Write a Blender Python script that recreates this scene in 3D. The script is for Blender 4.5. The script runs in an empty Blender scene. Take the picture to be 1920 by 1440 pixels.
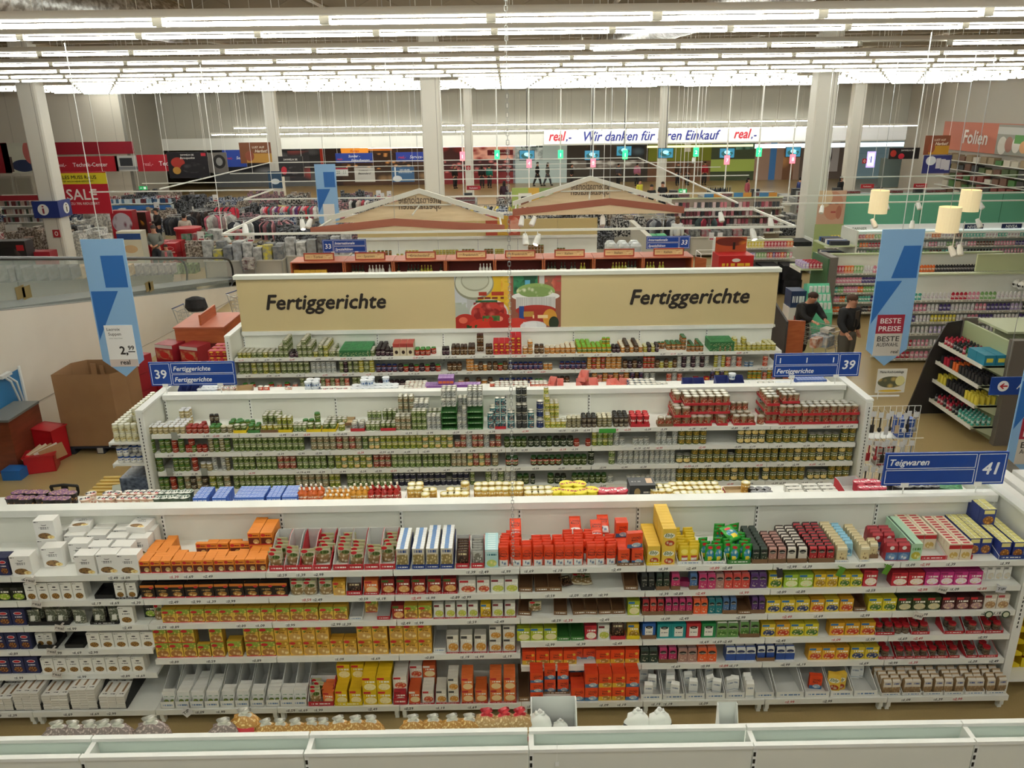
import bpy, math, random
from mathutils import Vector, Matrix
R = math.radians
rnd = random.Random(7)
SC = bpy.context.scene
COL = SC.collection

# ---------------------------------------------------------------- camera, world, exposure
CAM_H = 6.03; FPX = 1500.0; PITCH = R(19.3); YAW = R(0.35); ROLL = R(0.75)
_f = Vector((math.sin(YAW)*math.cos(PITCH), math.cos(YAW)*math.cos(PITCH), -math.sin(PITCH)))
_r0 = Vector((math.cos(YAW), -math.sin(YAW), 0)); _u0 = _r0.cross(_f)
_r = _r0*math.cos(ROLL) - _u0*math.sin(ROLL); _u = _u0*math.cos(ROLL) + _r0*math.sin(ROLL)
cam_d = bpy.data.cameras.new('camera'); cam = bpy.data.objects.new('camera', cam_d); COL.objects.link(cam)
cam.matrix_world = Matrix(((_r.x, _u.x, -_f.x, 0), (_r.y, _u.y, -_f.y, 0), (_r.z, _u.z, -_f.z, CAM_H), (0, 0, 0, 1)))
cam_d.sensor_width = 36.0; cam_d.lens = 36.0*FPX/1920.0; cam_d.clip_start = 0.1; cam_d.clip_end = 300
SC.camera = cam
SC.view_settings.view_transform = 'Standard'; SC.view_settings.look = 'None'
SC.view_settings.gamma = 1.0; SC.view_settings.exposure = 0.1; SC.view_settings.use_curve_mapping = False
world = bpy.data.worlds.new('ambient_fill'); SC.world = world; world.use_nodes = True
world.node_tree.nodes['Background'].inputs[0].default_value = (1.0, 0.95, 0.86, 1)
world.node_tree.nodes['Background'].inputs[1].default_value = 0.22  # weak ambient fill added around the hall, no lamp of its own
TUBE = 42.0        # emission of the fluorescent tubes

# measured pixel of the 1920x1440 photo -> point on a known plane of the hall
def ray(X, Y): return _f*FPX + _r*(X-960) - _u*(Y-720)
def at_y(X, Y, yw):
    d = ray(X, Y); t = yw/d.y; return Vector((t*d.x, yw, t*d.z+CAM_H))
def at_z(X, Y, zw):
    d = ray(X, Y); t = (zw-CAM_H)/d.z; return Vector((t*d.x, t*d.y, zw))
def at_x(X, Y, xw):
    d = ray(X, Y); t = xw/d.x; return Vector((xw, t*d.y, t*d.z+CAM_H))
def proj(p):
    d = Vector(p) - Vector((0, 0, CAM_H)); zc = d.dot(_f); return 960+FPX*d.dot(_r)/zc, 720-FPX*d.dot(_u)/zc
def x_on(X, yw, zw):            # world x where a horizontal edge at depth yw, height zw meets photo column X
    a, b = -12.0, 12.0
    fa, fb = proj((a, yw, zw))[0]-X, proj((b, yw, zw))[0]-X
    for _ in range(4):
        c = a - fa*(b-a)/(fb-fa); fc = proj((c, yw, zw))[0]-X
        a, fa = c, fc
        if abs(fc) < 1e-6 or abs(fb-fa) < 1e-9: break
    return a

# ---------------------------------------------------------------- materials
def lin(h):
    if not isinstance(h, str): return tuple(h)+((1,) if len(h) == 3 else ())
    h = h.lstrip('#'); out = []
    for i in (0, 2, 4):
        c = int(h[i:i+2], 16)/255.0
        out.append(c/12.92 if c <= 0.04045 else ((c+0.055)/1.055)**2.4)
    return (*out, 1.0)
_mats = {}
def M(h, rough=0.5, metal=0.0, emit=0.0, alpha=1.0, trans=0.0, key=None):
    k = key or ('m', h, rough, metal, emit, alpha, trans)
    if k in _mats: return _mats[k]
    m = bpy.data.materials.new('mat_%s' % (key or h.strip('#'))); m.use_nodes = True
    b = m.node_tree.nodes['Principled BSDF']
    b.inputs['Base Color'].default_value = lin(h); b.inputs['Roughness'].default_value = rough; b.inputs['Metallic'].default_value = metal
    if emit:
        b.inputs['Emission Color'].default_value = lin(h); b.inputs['Emission Strength'].default_value = emit
    if alpha < 1: b.inputs['Alpha'].default_value = alpha
    if trans: b.inputs['Transmission Weight'].default_value = trans
    _mats[k] = m; return m
def N(nt, t, **kw):
    n = nt.nodes.new(t)
    for k, v in kw.items(): setattr(n, k, v)
    return n
def math_n(nt, op, a, b=None, c=None):
    n = N(nt, 'ShaderNodeMath', operation=op)
    for i, v in enumerate((a, b, c)):
        if v is None: continue
        if isinstance(v, (int, float)): n.inputs[i].default_value = v
        else: nt.links.new(v, n.inputs[i])
    return n.outputs[0]
def mix_n(nt, fac, a, b):
    n = N(nt, 'ShaderNodeMix', data_type='RGBA')
    for i, v in ((0, fac), (6, a), (7, b)):
        if hasattr(v, 'is_linked') or isinstance(v, bpy.types.NodeSocket): nt.links.new(v, n.inputs[i])
        else: n.inputs[i].default_value = v if i == 0 else lin(v)
    return n.outputs[2]
_pcount = [0]
def PM(base, *layers, rough=0.45, emit=0.0):
    """printed material over UV: layers ('r'|'e',cu,cv,eu,ev,col) flat patch; ('p'|'q',...,colA,colB,scale) mottled picture (ellipse|rect); ('t',cu,cv,eu,ev,col,n) lettering-like strokes"""
    k = ('p', base, layers, rough, emit)
    if k in _mats: return _mats[k]
    _pcount[0] += 1
    m = bpy.data.materials.new('printed_%03d' % _pcount[0]); m.use_nodes = True; nt = m.node_tree
    bs = nt.nodes['Principled BSDF']; bs.inputs['Roughness'].default_value = rough
    uv = N(nt, 'ShaderNodeUVMap'); sp = N(nt, 'ShaderNodeSeparateXYZ'); nt.links.new(uv.outputs[0], sp.inputs[0]); u, v = sp.outputs[0], sp.outputs[1]
    cur = None
    for L in layers:
        t, cu, cv, eu, ev, ca = L[:6]
        if t in 'ep':
            a = math_n(nt, 'MULTIPLY', math_n(nt, 'SUBTRACT', u, cu), 1.0/eu); b = math_n(nt, 'MULTIPLY', math_n(nt, 'SUBTRACT', v, cv), 1.0/ev)
            fac = math_n(nt, 'LESS_THAN', math_n(nt, 'ADD', math_n(nt, 'MULTIPLY', a, a), math_n(nt, 'MULTIPLY', b, b)), 1.0)
        else:
            fac = math_n(nt, 'MULTIPLY', math_n(nt, 'COMPARE', u, cu, eu), math_n(nt, 'COMPARE', v, cv, ev))
        if t == 'n':
            nz = N(nt, 'ShaderNodeTexNoise'); nz.inputs['Scale'].default_value = L[7]*.8; nt.links.new(uv.outputs[0], nz.inputs['Vector']); fac = math_n(nt, 'MULTIPLY', fac, math_n(nt, 'GREATER_THAN', nz.outputs[0], .46))
        col = ca
        if t in 'pqn':
            ns = N(nt, 'ShaderNodeTexVoronoi' if L[7] > 0 else 'ShaderNodeTexNoise'); ns.inputs['Scale'].default_value = abs(L[7])
            nt.links.new(uv.outputs[0], ns.inputs['Vector'])
            cr = N(nt, 'ShaderNodeMapRange'); cr.inputs[1].default_value = 0.12 if L[7] > 0 else 0.42; cr.inputs[2].default_value = 0.5 if L[7] > 0 else 0.6
            nt.links.new(ns.outputs[0], cr.inputs[0]); col = mix_n(nt, cr.outputs[0], ca, L[6])
        if t == 't':
            ns = N(nt, 'ShaderNodeTexNoise'); ns.noise_dimensions = '1D'; ns.inputs['Scale'].default_value = L[6]*2.2; ns.inputs['Detail'].default_value = 0
            nt.links.new(u, ns.inputs['W']); fac = math_n(nt, 'MULTIPLY', fac, math_n(nt, 'GREATER_THAN', ns.outputs[0], 0.44))
        cur = mix_n(nt, fac, cur if cur is not None else base, col)
    if cur is None: bs.inputs['Base Color'].default_value = lin(base)
    else:
        nt.links.new(cur, bs.inputs['Base Color'])
        if emit: nt.links.new(cur, bs.inputs['Emission Color']); bs.inputs['Emission Strength'].default_value = emit
    _mats[k] = m; return m

def noise_mat(key, h1, h2, scale=3.0, rough=0.5, bump=0.0, stretch=(1, 1, 1), lo=0.35, hi=0.65, metal=0.0):
    if key in _mats: return _mats[key]
    m = bpy.data.materials.new(key); m.use_nodes = True; nt = m.node_tree; bs = nt.nodes['Principled BSDF']
    tc = N(nt, 'ShaderNodeTexCoord'); mp = N(nt, 'ShaderNodeMapping'); mp.inputs['Scale'].default_value = stretch
    nt.links.new(tc.outputs['Object'], mp.inputs[0])
    ns = N(nt, 'ShaderNodeTexNoise'); ns.inputs['Scale'].default_value = scale; ns.inputs['Detail'].default_value = 4
    nt.links.new(mp.outputs[0], ns.inputs['Vector'])
    mr = N(nt, 'ShaderNodeMapRange'); mr.inputs[1].default_value = lo; mr.inputs[2].default_value = hi; nt.links.new(ns.outputs[0], mr.inputs[0])
    nt.links.new(mix_n(nt, mr.outputs[0], h1, h2), bs.inputs['Base Color'])
    bs.inputs['Roughness'].default_value = rough; bs.inputs['Metallic'].default_value = metal
    if bump:
        bp = N(nt, 'ShaderNodeBump'); bp.inputs['Strength'].default_value = bump; nt.links.new(ns.outputs[0], bp.inputs['Height']); nt.links.new(bp.outputs[0], bs.inputs['Normal'])
    _mats[key] = m; return m

# ---------------------------------------------------------------- mesh builder
_text = {}
TMP = bpy.data.scenes.new('scratch')          # small scene in which letters and bodies are turned into meshes
def baked(o):
    TMP.collection.objects.link(o)
    with bpy.context.temp_override(scene=TMP, view_layer=TMP.view_layers[0]): dg = bpy.context.evaluated_depsgraph_get()
    me = bpy.data.meshes.new_from_object(o.evaluated_get(dg), depsgraph=dg); bpy.data.objects.remove(o); return me
def text_geo(s, italic=0.0, bold=0.0):
    k = (s, italic, bold)
    if k in _text: return _text[k]
    cu = bpy.data.curves.new('t', 'FONT'); cu.body = s; cu.size = 1.0; cu.shear = italic; cu.resolution_u = 2
    me = baked(bpy.data.objects.new('t', cu))
    vs = [(v.co.x, v.co.y, 0) for v in me.vertices]; fs = [tuple(p.vertices) for p in me.polygons]
    bpy.data.meshes.remove(me); bpy.data.curves.remove(cu)
    if vs:
        x0 = min(v[0] for v in vs); x1 = max(v[0] for v in vs)
        vs = [(v[0]-x0, v[1], 0) for v in vs]; w = x1-x0
    else: w = 0
    if bold:
        n0 = len(vs); v0, f0 = list(vs), list(fs)
        for q, (dx, dy) in enumerate(((bold*1.4, 0), (bold*.7, bold*.7), (bold*.7, -bold*.7))):
            o = len(vs); vs += [(x+dx, y+dy, q+1) for x, y, _ in v0]; fs += [tuple(i+o for i in f) for f in f0]
        w += bold*1.4
    _text[k] = (vs, fs, w); return _text[k]

class MB:
    def __init__(s): s.v = []; s.f = []; s.m = []; s.uv = {}
    def add(s, vs, fs, m=0, uvs=None):
        o = len(s.v); s.v += [tuple(v) for v in vs]
        for i, f in enumerate(fs):
            if uvs and uvs[i] is not None: s.uv[len(s.f)] = uvs[i]
            s.f.append(tuple(o+j for j in f)); s.m.append(m[i] if isinstance(m, (list, tuple)) else m)
        return s
    def box(s, x0, x1, y0, y1, z0, z1, m=0, front=None, top=None, back=None):
        v = [(x0,y0,z0),(x1,y0,z0),(x1,y1,z0),(x0,y1,z0),(x0,y0,z1),(x1,y0,z1),(x1,y1,z1),(x0,y1,z1)]
        f = [(0,1,5,4),(1,2,6,5),(2,3,7,6),(3,0,4,7),(4,5,6,7),(3,2,1,0)]
        mm = [m if front is None else front, m, m if back is None else back, m, m if top is None else top, m]
        q = [(0,0),(1,0),(1,1),(0,1)]
        return s.add(v, f, mm, [q, None, q if back is not None else None, None, q if top is not None else None, None])
    def cbox(s, c, d, m=0, **k): return s.box(c[0]-d[0]/2, c[0]+d[0]/2, c[1]-d[1]/2, c[1]+d[1]/2, c[2]-d[2]/2, c[2]+d[2]/2, m, **k)
    def quad(s, a, b, c, d, m=0): return s.add([a, b, c, d], [(0,1,2,3)], m, [[(0,0),(1,0),(1,1),(0,1)]])
    def slab(s, pts, n, t, m=0, side=None):      # polygon pts extruded by t along n
        n = Vector(n).normalized()*t; k = len(pts); p2 = [tuple(Vector(p)+n) for p in pts]
        fs = [tuple(range(k)), tuple(range(2*k-1, k-1, -1))]+[(i, k+i, k+(i+1) % k, (i+1) % k) for i in range(k)]
        sd = m if side is None else side
        uv = [(0,0),(1,0),(1,1),(0,1)] if k == 4 else None
        return s.add(list(pts)+p2, fs, [m, sd]+[sd]*k, [uv, None]+[None]*k)
    def tube(s, p, q, r, m=0, n=6, cap=True):
        p, q = Vector(p), Vector(q); d = (q-p).normalized(); a = d.orthogonal().normalized(); b = d.cross(a)
        vs = []
        for c in (p, q):
            for i in range(n):
                t = 2*math.pi*i/n; vs.append(tuple(c+(a*math.cos(t)+b*math.sin(t))*r))
        fs = [(i, (i+1) % n, n+(i+1) % n, n+i) for i in range(n)]
        if cap: fs += [tuple(range(n-1, -1, -1)), tuple(range(n, 2*n))]
        return s.add(vs, fs, m)
    def path(s, pts, r, m=0, n=6):
        for i in range(len(pts)-1): s.tube(pts[i], pts[i+1], r, m, n)
        return s
    def ring(s, c, rad, r, m=0, seg=16, n=5):
        pts = [(c[0]+rad*math.cos(2*math.pi*i/seg), c[1]+rad*math.sin(2*math.pi*i/seg), c[2]) for i in range(seg+1)]
        return s.path(pts, r, m, n)
    def lathe(s, prof, n=12, c=(0, 0, 0), lab=None, top=True, sx=1.0, sy=1.0):
        """prof [(r,z,slot)...]; slot belongs to the segment above the point; lab = slot that gets label UVs"""
        vs = []; fs = []; ms = []; uvs = []
        for r, z, _ in prof:
            for i in range(n):
                t = 2*math.pi*(i+0.5)/n - math.pi/2; vs.append((c[0]+r*math.cos(t)*sx, c[1]+r*math.sin(t)*sy, c[2]+z))
        zs = [z for (r, z, sl), nx in zip(prof, prof[1:]) if sl == lab for z in (z, nx[1])] or [0, 1]
        z0, z1 = min(zs), max(zs)
        for j in range(len(prof)-1):
            for i in range(n):
                fs.append((j*n+i, j*n+(i+1) % n, (j+1)*n+(i+1) % n, (j+1)*n+i)); ms.append(prof[j][2])
                if prof[j][2] == lab:
                    a = ((i+0.5)/n*2+0.5) % 1.0; b = a+2.0/n; va = (prof[j][1]-z0)/(z1-z0+1e-9); vb = (prof[j+1][1]-z0)/(z1-z0+1e-9)
                    uvs.append([(a, va), (b, va), (b, vb), (a, vb)])
                else: uvs.append(None)
        if top and prof[-1][0] > 1e-6: fs.append(tuple(range((len(prof)-1)*n, len(prof)*n))); ms.append(prof[-1][2]); uvs.append(None)
        return s.add(vs, fs, ms, uvs)
    def ball(s, c, r, m=0, n=10, k=6, sz=1.0):
        prof = [(max(1e-4, r*math.sin(math.pi*j/k)), -r*sz*math.cos(math.pi*j/k), m) for j in range(k+1)]
        return s.lathe(prof, n, c, top=False)
    def text(s, st, o, ex, ey, size, m=0, italic=0.0, bold=0.0, anchor='c', width=None):
        """flat letters: o anchor point on the base line, ex/ey unit directions of writing and up"""
        vs, fs, w = text_geo(st, italic, bold)
        if not vs: return s
        o, ex, ey = Vector(o), Vector(ex), Vector(ey); en = ex.cross(ey)*size*.006; kx = size if width is None else width/w
        dx = {'c': -w/2, 'l': 0, 'r': -w}[anchor]
        return s.add([tuple(o+ex*((x+dx)*kx)+ey*(y*size)+en*q) for x, y, q in vs], fs, m)
    def mesh(s, name, mats):
        me = bpy.data.meshes.new(name); me.from_pydata(s.v, [], s.f); 
        for m in mats: me.materials.append(m)
        me.polygons.foreach_set('material_index', s.m)
        if s.uv:
            ul = me.uv_layers.new(name='UVMap'); data = [0.0]*(2*len(me.loops))
            for fi, uv in s.uv.items():
                ls = me.polygons[fi].loop_start
                for j, (a, b) in enumerate(uv): data[2*(ls+j)] = a; data[2*(ls+j)+1] = b
            for p in me.polygons:
                if p.index not in s.uv:
                    for j in range(p.loop_start, p.loop_start+p.loop_total): data[2*j] = -9.0; data[2*j+1] = -9.0
            ul.data.foreach_set('uv', data)
        me.update(); return me
    def build(s, name, mats, parent=None, loc=(0, 0, 0), rz=0.0, smooth=False):
        me = s.mesh(name, mats if isinstance(mats, (list, tuple)) else [mats])
        if smooth: me.polygons.foreach_set('use_smooth', [True]*len(me.polygons))
        return obj(name, me, parent, loc, rz)
def obj(name, me, parent=None, loc=(0, 0, 0), rz=0.0):
    o = bpy.data.objects.new(name, me); COL.objects.link(o); o.location = loc; o.rotation_euler = (0, 0, rz)
    if parent is not None: o.parent = parent
    return o
def tag(o, label=None, cat=None, group=None, kind=None):
    if label: o['label'] = label
    if cat: o['category'] = cat
    if group: o['group'] = group
    if kind: o['kind'] = kind
    return o
def thing(name, label, cat, loc=(0, 0, 0), rz=0.0, group=None):
    return tag(obj(name, None, None, loc, rz), label, cat, group)
def struct(name, mb, mats, **k): return tag(mb.build(name, mats, **k), kind='structure')

X_, Y_, Z_ = Vector((1, 0, 0)), Vector((0, 1, 0)), Vector((0, 0, 1))
WHITE = M('#e9ebe4', 0.38); WHITE2 = M('#f2f3ee', 0.35); CREAM = M('#e8e2d4', 0.6); BLACK = M('#141414', 0.5); DARKG = M('#3a3b3c', 0.5)
STEEL = M('#b9bcbd', 0.3, 0.8); BLUE = M('#0f3f96', 0.35); SIGNW = M('#f4f6fa', 0.5); RED = M('#b81b2b', 0.45)
# ================================================================ the hall
mb = MB(); mb.box(-45, 45, -3, 80, -0.2, 0)
fl = bpy.data.materials.new('floor_vinyl'); fl.use_nodes = True; nt = fl.node_tree; bs = nt.nodes['Principled BSDF']
tc = N(nt, 'ShaderNodeTexCoord'); ns = N(nt, 'ShaderNodeTexNoise'); ns.inputs['Scale'].default_value = 0.5; ns.inputs['Detail'].default_value = 6; nt.links.new(tc.outputs['Object'], ns.inputs['Vector'])
c1 = mix_n(nt, ns.outputs[0], '#9d885c', '#ae986a')
n2 = N(nt, 'ShaderNodeTexNoise'); n2.inputs['Scale'].default_value = 60; nt.links.new(tc.outputs['Object'], n2.inputs['Vector'])
mr = N(nt, 'ShaderNodeMapRange'); mr.inputs[1].default_value = 0.3; mr.inputs[2].default_value = 0.7; mr.inputs[3].default_value = 0.0; mr.inputs[4].default_value = 0.35; nt.links.new(n2.outputs[0], mr.inputs[0])
nt.links.new(mix_n(nt, mr.outputs[0], c1, '#928055'), bs.inputs['Base Color']); bs.inputs['Roughness'].default_value = 0.3
struct('floor', mb, [fl])

# ceiling deck with ribs, seen between the light rows
mb = MB(); mb.box(-45, 45, 2, 60, 8.9, 9.1)
y = 3.0
while y < 60: mb.box(-45, 45, y, y+0.16, 8.78, 8.9); y += 0.5
struct('ceiling', mb, [M('#d2b98c', 0.8)])
for i, y in enumerate((9.5, 16.5, 23.5, 30.5, 37.5, 44.5)):
    mb = MB(); mb.box(-45, 45, y-0.12, y+0.12, 8.75, 8.8); mb.box(-45, 45, y-0.12, y+0.12, 8.2, 8.25); mb.box(-45, 45, y-0.02, y+0.02, 8.25, 8.75)
    for k in range(-20, 21): mb.tube((k*2.2, y, 8.22), (k*2.2+1.1, y, 8.78), 0.035); mb.tube((k*2.2+1.1, y, 8.78), (k*2.2+2.2, y, 8.22), 0.035)
    struct('trim_%d' % (i+1), mb, [M('#8f8068', 0.6)])
for i, x in enumerate((-19, -12, -5, 2.5, 9.5, 17)):
    mb = MB(); mb.tube((x, 3, 8.45), (x+1.2, 58, 8.45), 0.06); struct('trim_%d' % (i+10), mb, [M('#a89a80', 0.5)])
FOIL = noise_mat('duct_foil', '#8f8c86', '#cfd0cf', 9, 0.35, 0.6, (1, 1, 1), 0.4, 0.6, 0.7)
for a, b, r, lb in (((1130, 88), (1560, -60), 0.38, 'silver foil ventilation duct running diagonally above the ceiling lights'), ((330, 42), (-260, -40), 0.45, 'fat grey ventilation duct above the lights at the left end of the hall')):
    p, q = at_z(*a, 7.9), at_z(*b, 7.9); d = (q-p); mb = MB(); n = 26
    prof = [(r*(1.0 if k % 2 else 0.96), d.length*k/n, 0) for k in range(n+1)]; mb.lathe(prof, 16)
    o = mb.build('ventilation_duct', [FOIL], loc=p, smooth=True); o.rotation_euler = d.to_track_quat('Z', 'Y').to_euler(); tag(o, lb, 'duct')

# outer walls
def panel_wall(name, x0, x1, y, z0, z1, col, step=1.25, seam='#8d8a80', rot=0, thick=0.2):
    mb = MB(); mb.box(x0, x1, y, y+thick, z0, z1, 0); x = x0+step
    while x < x1: mb.box(x-0.012, x+0.012, y-0.004, y, z0, z1, 1); x += step
    return struct(name, mb, [M(col, 0.75), M(seam, 0.8)])
panel_wall('wall_back_upper', -23, 27.2, 56, 4.1, 9, '#a8a69b')
mb = MB(); mb.box(-23, 27.2, 56.02, 56.2, 3.35, 4.1); struct('wall_back_fascia', mb, [M('#dfe0da', 0.6)])
panel_wall('wall_left_front', -36, -23, 51, 0, 9, '#d9d2c4', seam='#b9b3a6')
mb = MB(); mb.box(-23, -22.8, 51, 56, 0, 9); struct('wall_left_return', mb, [M('#8f8c84', 0.8)])
mb = MB(); mb.box(27, 27.2, 20, 56, 0, 9); struct('wall_right', mb, [M('#aba69c', 0.75)])
mb = MB(); mb.box(-45, -44.8, -3, 80, 0, 9); struct('wall_left_far', mb, [M('#c9c4b8', 0.8)])
mb = MB(); mb.box(44.8, 45, -3, 80, 0, 9); struct('wall_right_far', mb, [M('#c9c4b8', 0.8)])
mb = MB(); mb.box(-45, 45, 79.8, 80, 0, 9); struct('wall_mall_end', mb, [M('#b9b6ac', 0.8)])
mb = MB(); mb.box(-45, 45, 56.2, 80, 3.9, 4.0); struct('ceiling_mall', mb, [M('#c8c5bb', 0.8)])

for i in range(14):
    o = MB().box(-.9, .9, -.3, .3, -.06, 0).build('mall_fill_panel', [M('#fff4e4', .5, 0, 9)], None, (-20+i*3.1, 59.5+(i % 2)*3.5, 3.895)); tag(o, 'added flat fill light panel over the mall passage', 'ceiling light', 'added mall fill panels')  # glowing panels added only to brighten the dark mall behind the tills
# columns (their own structure pieces)
def column(i, x, y, w, d, zt=9.0, base='#d8d5cb'):
    mb = MB(); c = 0.05
    pts = [(x-w/2+c, y-d/2), (x+w/2-c, y-d/2), (x+w/2, y-d/2+c), (x+w/2, y+d/2-c), (x+w/2-c, y+d/2), (x-w/2+c, y+d/2), (x-w/2, y+d/2-c), (x-w/2, y-d/2+c)]
    mb.slab([(a, b, 0) for a, b in pts], (0, 0, 1), zt)
    mb.box(x+w*0.28, x+w*0.30, y-d/2-0.004, y-d/2, 0, zt, 1)
    o = struct('wall_column_%d' % i, mb, [M(base, 0.6), M('#8f8c84', 0.7)]); return o
pillars = [(-16.7, 30.3, .68, .68), (-2.57, 30.3, .68, .68), (11.45, 30.3, .72, .72), (-13.7, 50.0, .68, .5), (-2.1, 50.0, .5, .5), (9.6, 50.3, .52, .5), (21.0, 50.0, .72, .6)]
for i, c in enumerate(pillars): column(i+1, *c)

# ---------------------------------------------------------------- ceiling light rows
TUBEM = bpy.data.materials.new('fluorescent_tube'); TUBEM.use_nodes = True
b = TUBEM.node_tree.nodes['Principled BSDF']; b.inputs['Base Color'].default_value = (1, 1, 1, 1)
b.inputs['Emission Color'].default_value = (0.99, 1.0, 0.92, 1); b.inputs['Emission Strength'].default_value = TUBE
HOUS = M('#e2ded4', 0.4); ENDC = M('#8b877c', 0.5)
def fixture_mesh(twin, tube=True):
    body = MB(); L = 1.53
    body.box(-L/2+.003, L/2-.003, -0.045, 0.045, 0.06, 0.125, 0)
    body.add([(-L/2, -0.045, 0.125), (L/2, -0.045, 0.125), (L/2, -0.13, 0.045), (-L/2, -0.13, 0.045), (-L/2, -0.135, 0.055), (L/2, -0.135, 0.055)], [(0, 1, 2, 3), (3, 2, 5, 4), (0, 4, 5, 1)], 0)
    body.add([(-L/2, 0.045, 0.125), (L/2, 0.045, 0.125), (L/2, 0.13, 0.045), (-L/2, 0.13, 0.045)], [(3, 2, 1, 0)], 0)
    ys = (-0.04, 0.04) if twin else (0.0,)
    for y in ys:
        for s in (-1, 1): body.box(min(s*(L/2-.045), s*(L/2)), max(s*(L/2-.045), s*(L/2)), y-0.02, y+0.02, -0.02, 0.06, 1)
    body.tube((-L/2+0.2, 0, 0.12), (-L/2+0.2, 0, 1.87 if not twin else 1.95), 0.005, 0, 3)
    tb = MB()
    for y in ys: tb.tube((-L/2+.045, y, 0), (L/2-.045, y, 0), 0.017 if twin else 0.02, 0, 6, False)
    return body, tb
fb, ft = fixture_mesh(True); FB2, FT2 = fb.mesh('housing', [HOUS, ENDC]), ft.mesh('tube', [TUBEM])
fb, ft = fixture_mesh(False)
o = len(fb.v); fb1 = fb.mesh('housing', [HOUS, ENDC]); ft1 = ft.mesh('tube', [TUBEM])
one = MB(); one.v = fb.v+ft.v; one.f = fb.f+[tuple(i+o for i in f) for f in ft.f]; one.m = fb.m+[2]*len(ft.f); FONE = one.mesh('tube_light', [HOUS, ENDC, TUBEM])
ordn = ['first', 'second', 'third', 'fourth', 'fifth', 'sixth', 'seventh', 'eighth', 'ninth', 'tenth', 'eleventh', 'twelfth', 'thirteenth', 'fourteenth']
n_l = 0; far_l = []
for n in range(-3, 14):
    yy = 8.1+3.23*n; zz = 6.76 if n == 0 else 6.90
    xl, xr = (x_on(-40, yy, zz) if n < 9 else x_on(-20, yy, zz)), x_on(1960, yy, zz)
    k0, k1 = math.ceil((xl+0.10)/1.53)-1, math.floor((xr+0.10)/1.53)+1
    if n < 0: k0, k1 = -6, 6
    for k in range(k0, k1):
        xx = -0.10+1.53*(k+0.5)
        if n >= 7 and xx < -25: continue
        if xx > 26: continue
        if any(abs(c[1]-yy) < c[3]/2+.2 and abs(c[0]-xx) < 1.1 for c in pillars): continue
        lb = 'lit fluorescent tube light in the %s ceiling row counted from the camera' % ordn[n] if n >= 0 else 'lit tube light in a ceiling row above and behind the camera'; gp = 'tube lights of the %s ceiling row' % (ordn[n] if n >= 0 else 'rear')
        if n < 0 or n > 7:
            far_l.append((xx, yy, zz)); continue
        if 0 <= n < 3:
            t = thing('tube_light', lb, 'ceiling light', (xx, yy, zz), 0, gp); obj('housing', FB2 if n < 2 else fb1, t)
            if n == 2 and k == 4: t['label'] = 'unlit fixture with a missing tube in the third ceiling row'; del t['group']
            else: obj('tube', FT2 if n < 2 else ft1, t)
        else: tag(obj('tube_light', FONE, None, (xx, yy, zz)), lb, 'ceiling light', gp)
        n_l += 1
mb = MB()
for p in far_l:
    o = len(mb.v); mb.v += [(a+p[0], b+p[1], c+p[2]) for a, b, c in one.v]; mb.f += [tuple(i+o for i in f) for f in one.f]; mb.m += one.m
tag(mb.build('far_and_rear_tube_lights', [HOUS, ENDC, TUBEM]), 'remaining lit ceiling tube lights of the farthest rows and the unseen rows behind the camera', 'ceiling light', None, 'stuff')  # includes the unseen rows behind the camera that light the near shelves
# lower lights in front of the back fascia
for row, (yy, zz, a, b_) in enumerate(((52.6, 4.42, -18.3, 27), (54.6, 4.75, -17.5, 22))):
    k = 0; x = a
    while x+1.5 < b_:
        if not any(abs(c[1]-yy) < 0.6 and abs(c[0]-x-.76) < 1.1 for c in pillars):
            tag(obj('tube_light', FONE, None, (x+0.76, yy, zz)), 'low hanging tube light in the %s row before the white fascia' % ('front', 'rear')[row], 'ceiling light', 'low tube lights before the fascia, %s row' % ('front', 'rear')[row])
        x += 1.53
# back fascia writing
RB = M('#c51f35', 0.5); BB = M('#25308e', 0.5)
fz = lambda X, Y: at_y(X, Y, 55.95)
t = thing('fascia_sign', 'long white fascia sign reading Wir danken für Ihren Einkauf', 'sign', (0, 55.9, 3.42))
p, q = fz(1020, 256), fz(1775, 256)
mb = MB(); mb.box(p.x, q.x, -0.03, 0.05, 3.42-3.4, 4.3-3.4); mb.build('sign_board', [M('#f1f3f4', 0.4, 0, 0.12)], t)
mb = MB()
mb.text('Wir danken für Ihren Einkauf', (fz(1222, 262).x, -0.05, 0.2), X_, Z_, 0.86, 0, .28, .025, 'c', fz(1351, 262).x-fz(1096, 262).x); mb.build('lettering', [BB], t)
for X in (1049, 1395):
    mb = MB(); mb.text('real', (fz(X-4, 262).x, -0.05, 0.25), X_, Z_, 0.86, 0, .28, .035, 'c', 1.15); mb.text(',-', (fz(X+17, 262).x, -0.05, 0.25), X_, Z_, 0.66, 1, .28, .03); mb.build('lettering', [RB, BB], t)
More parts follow.
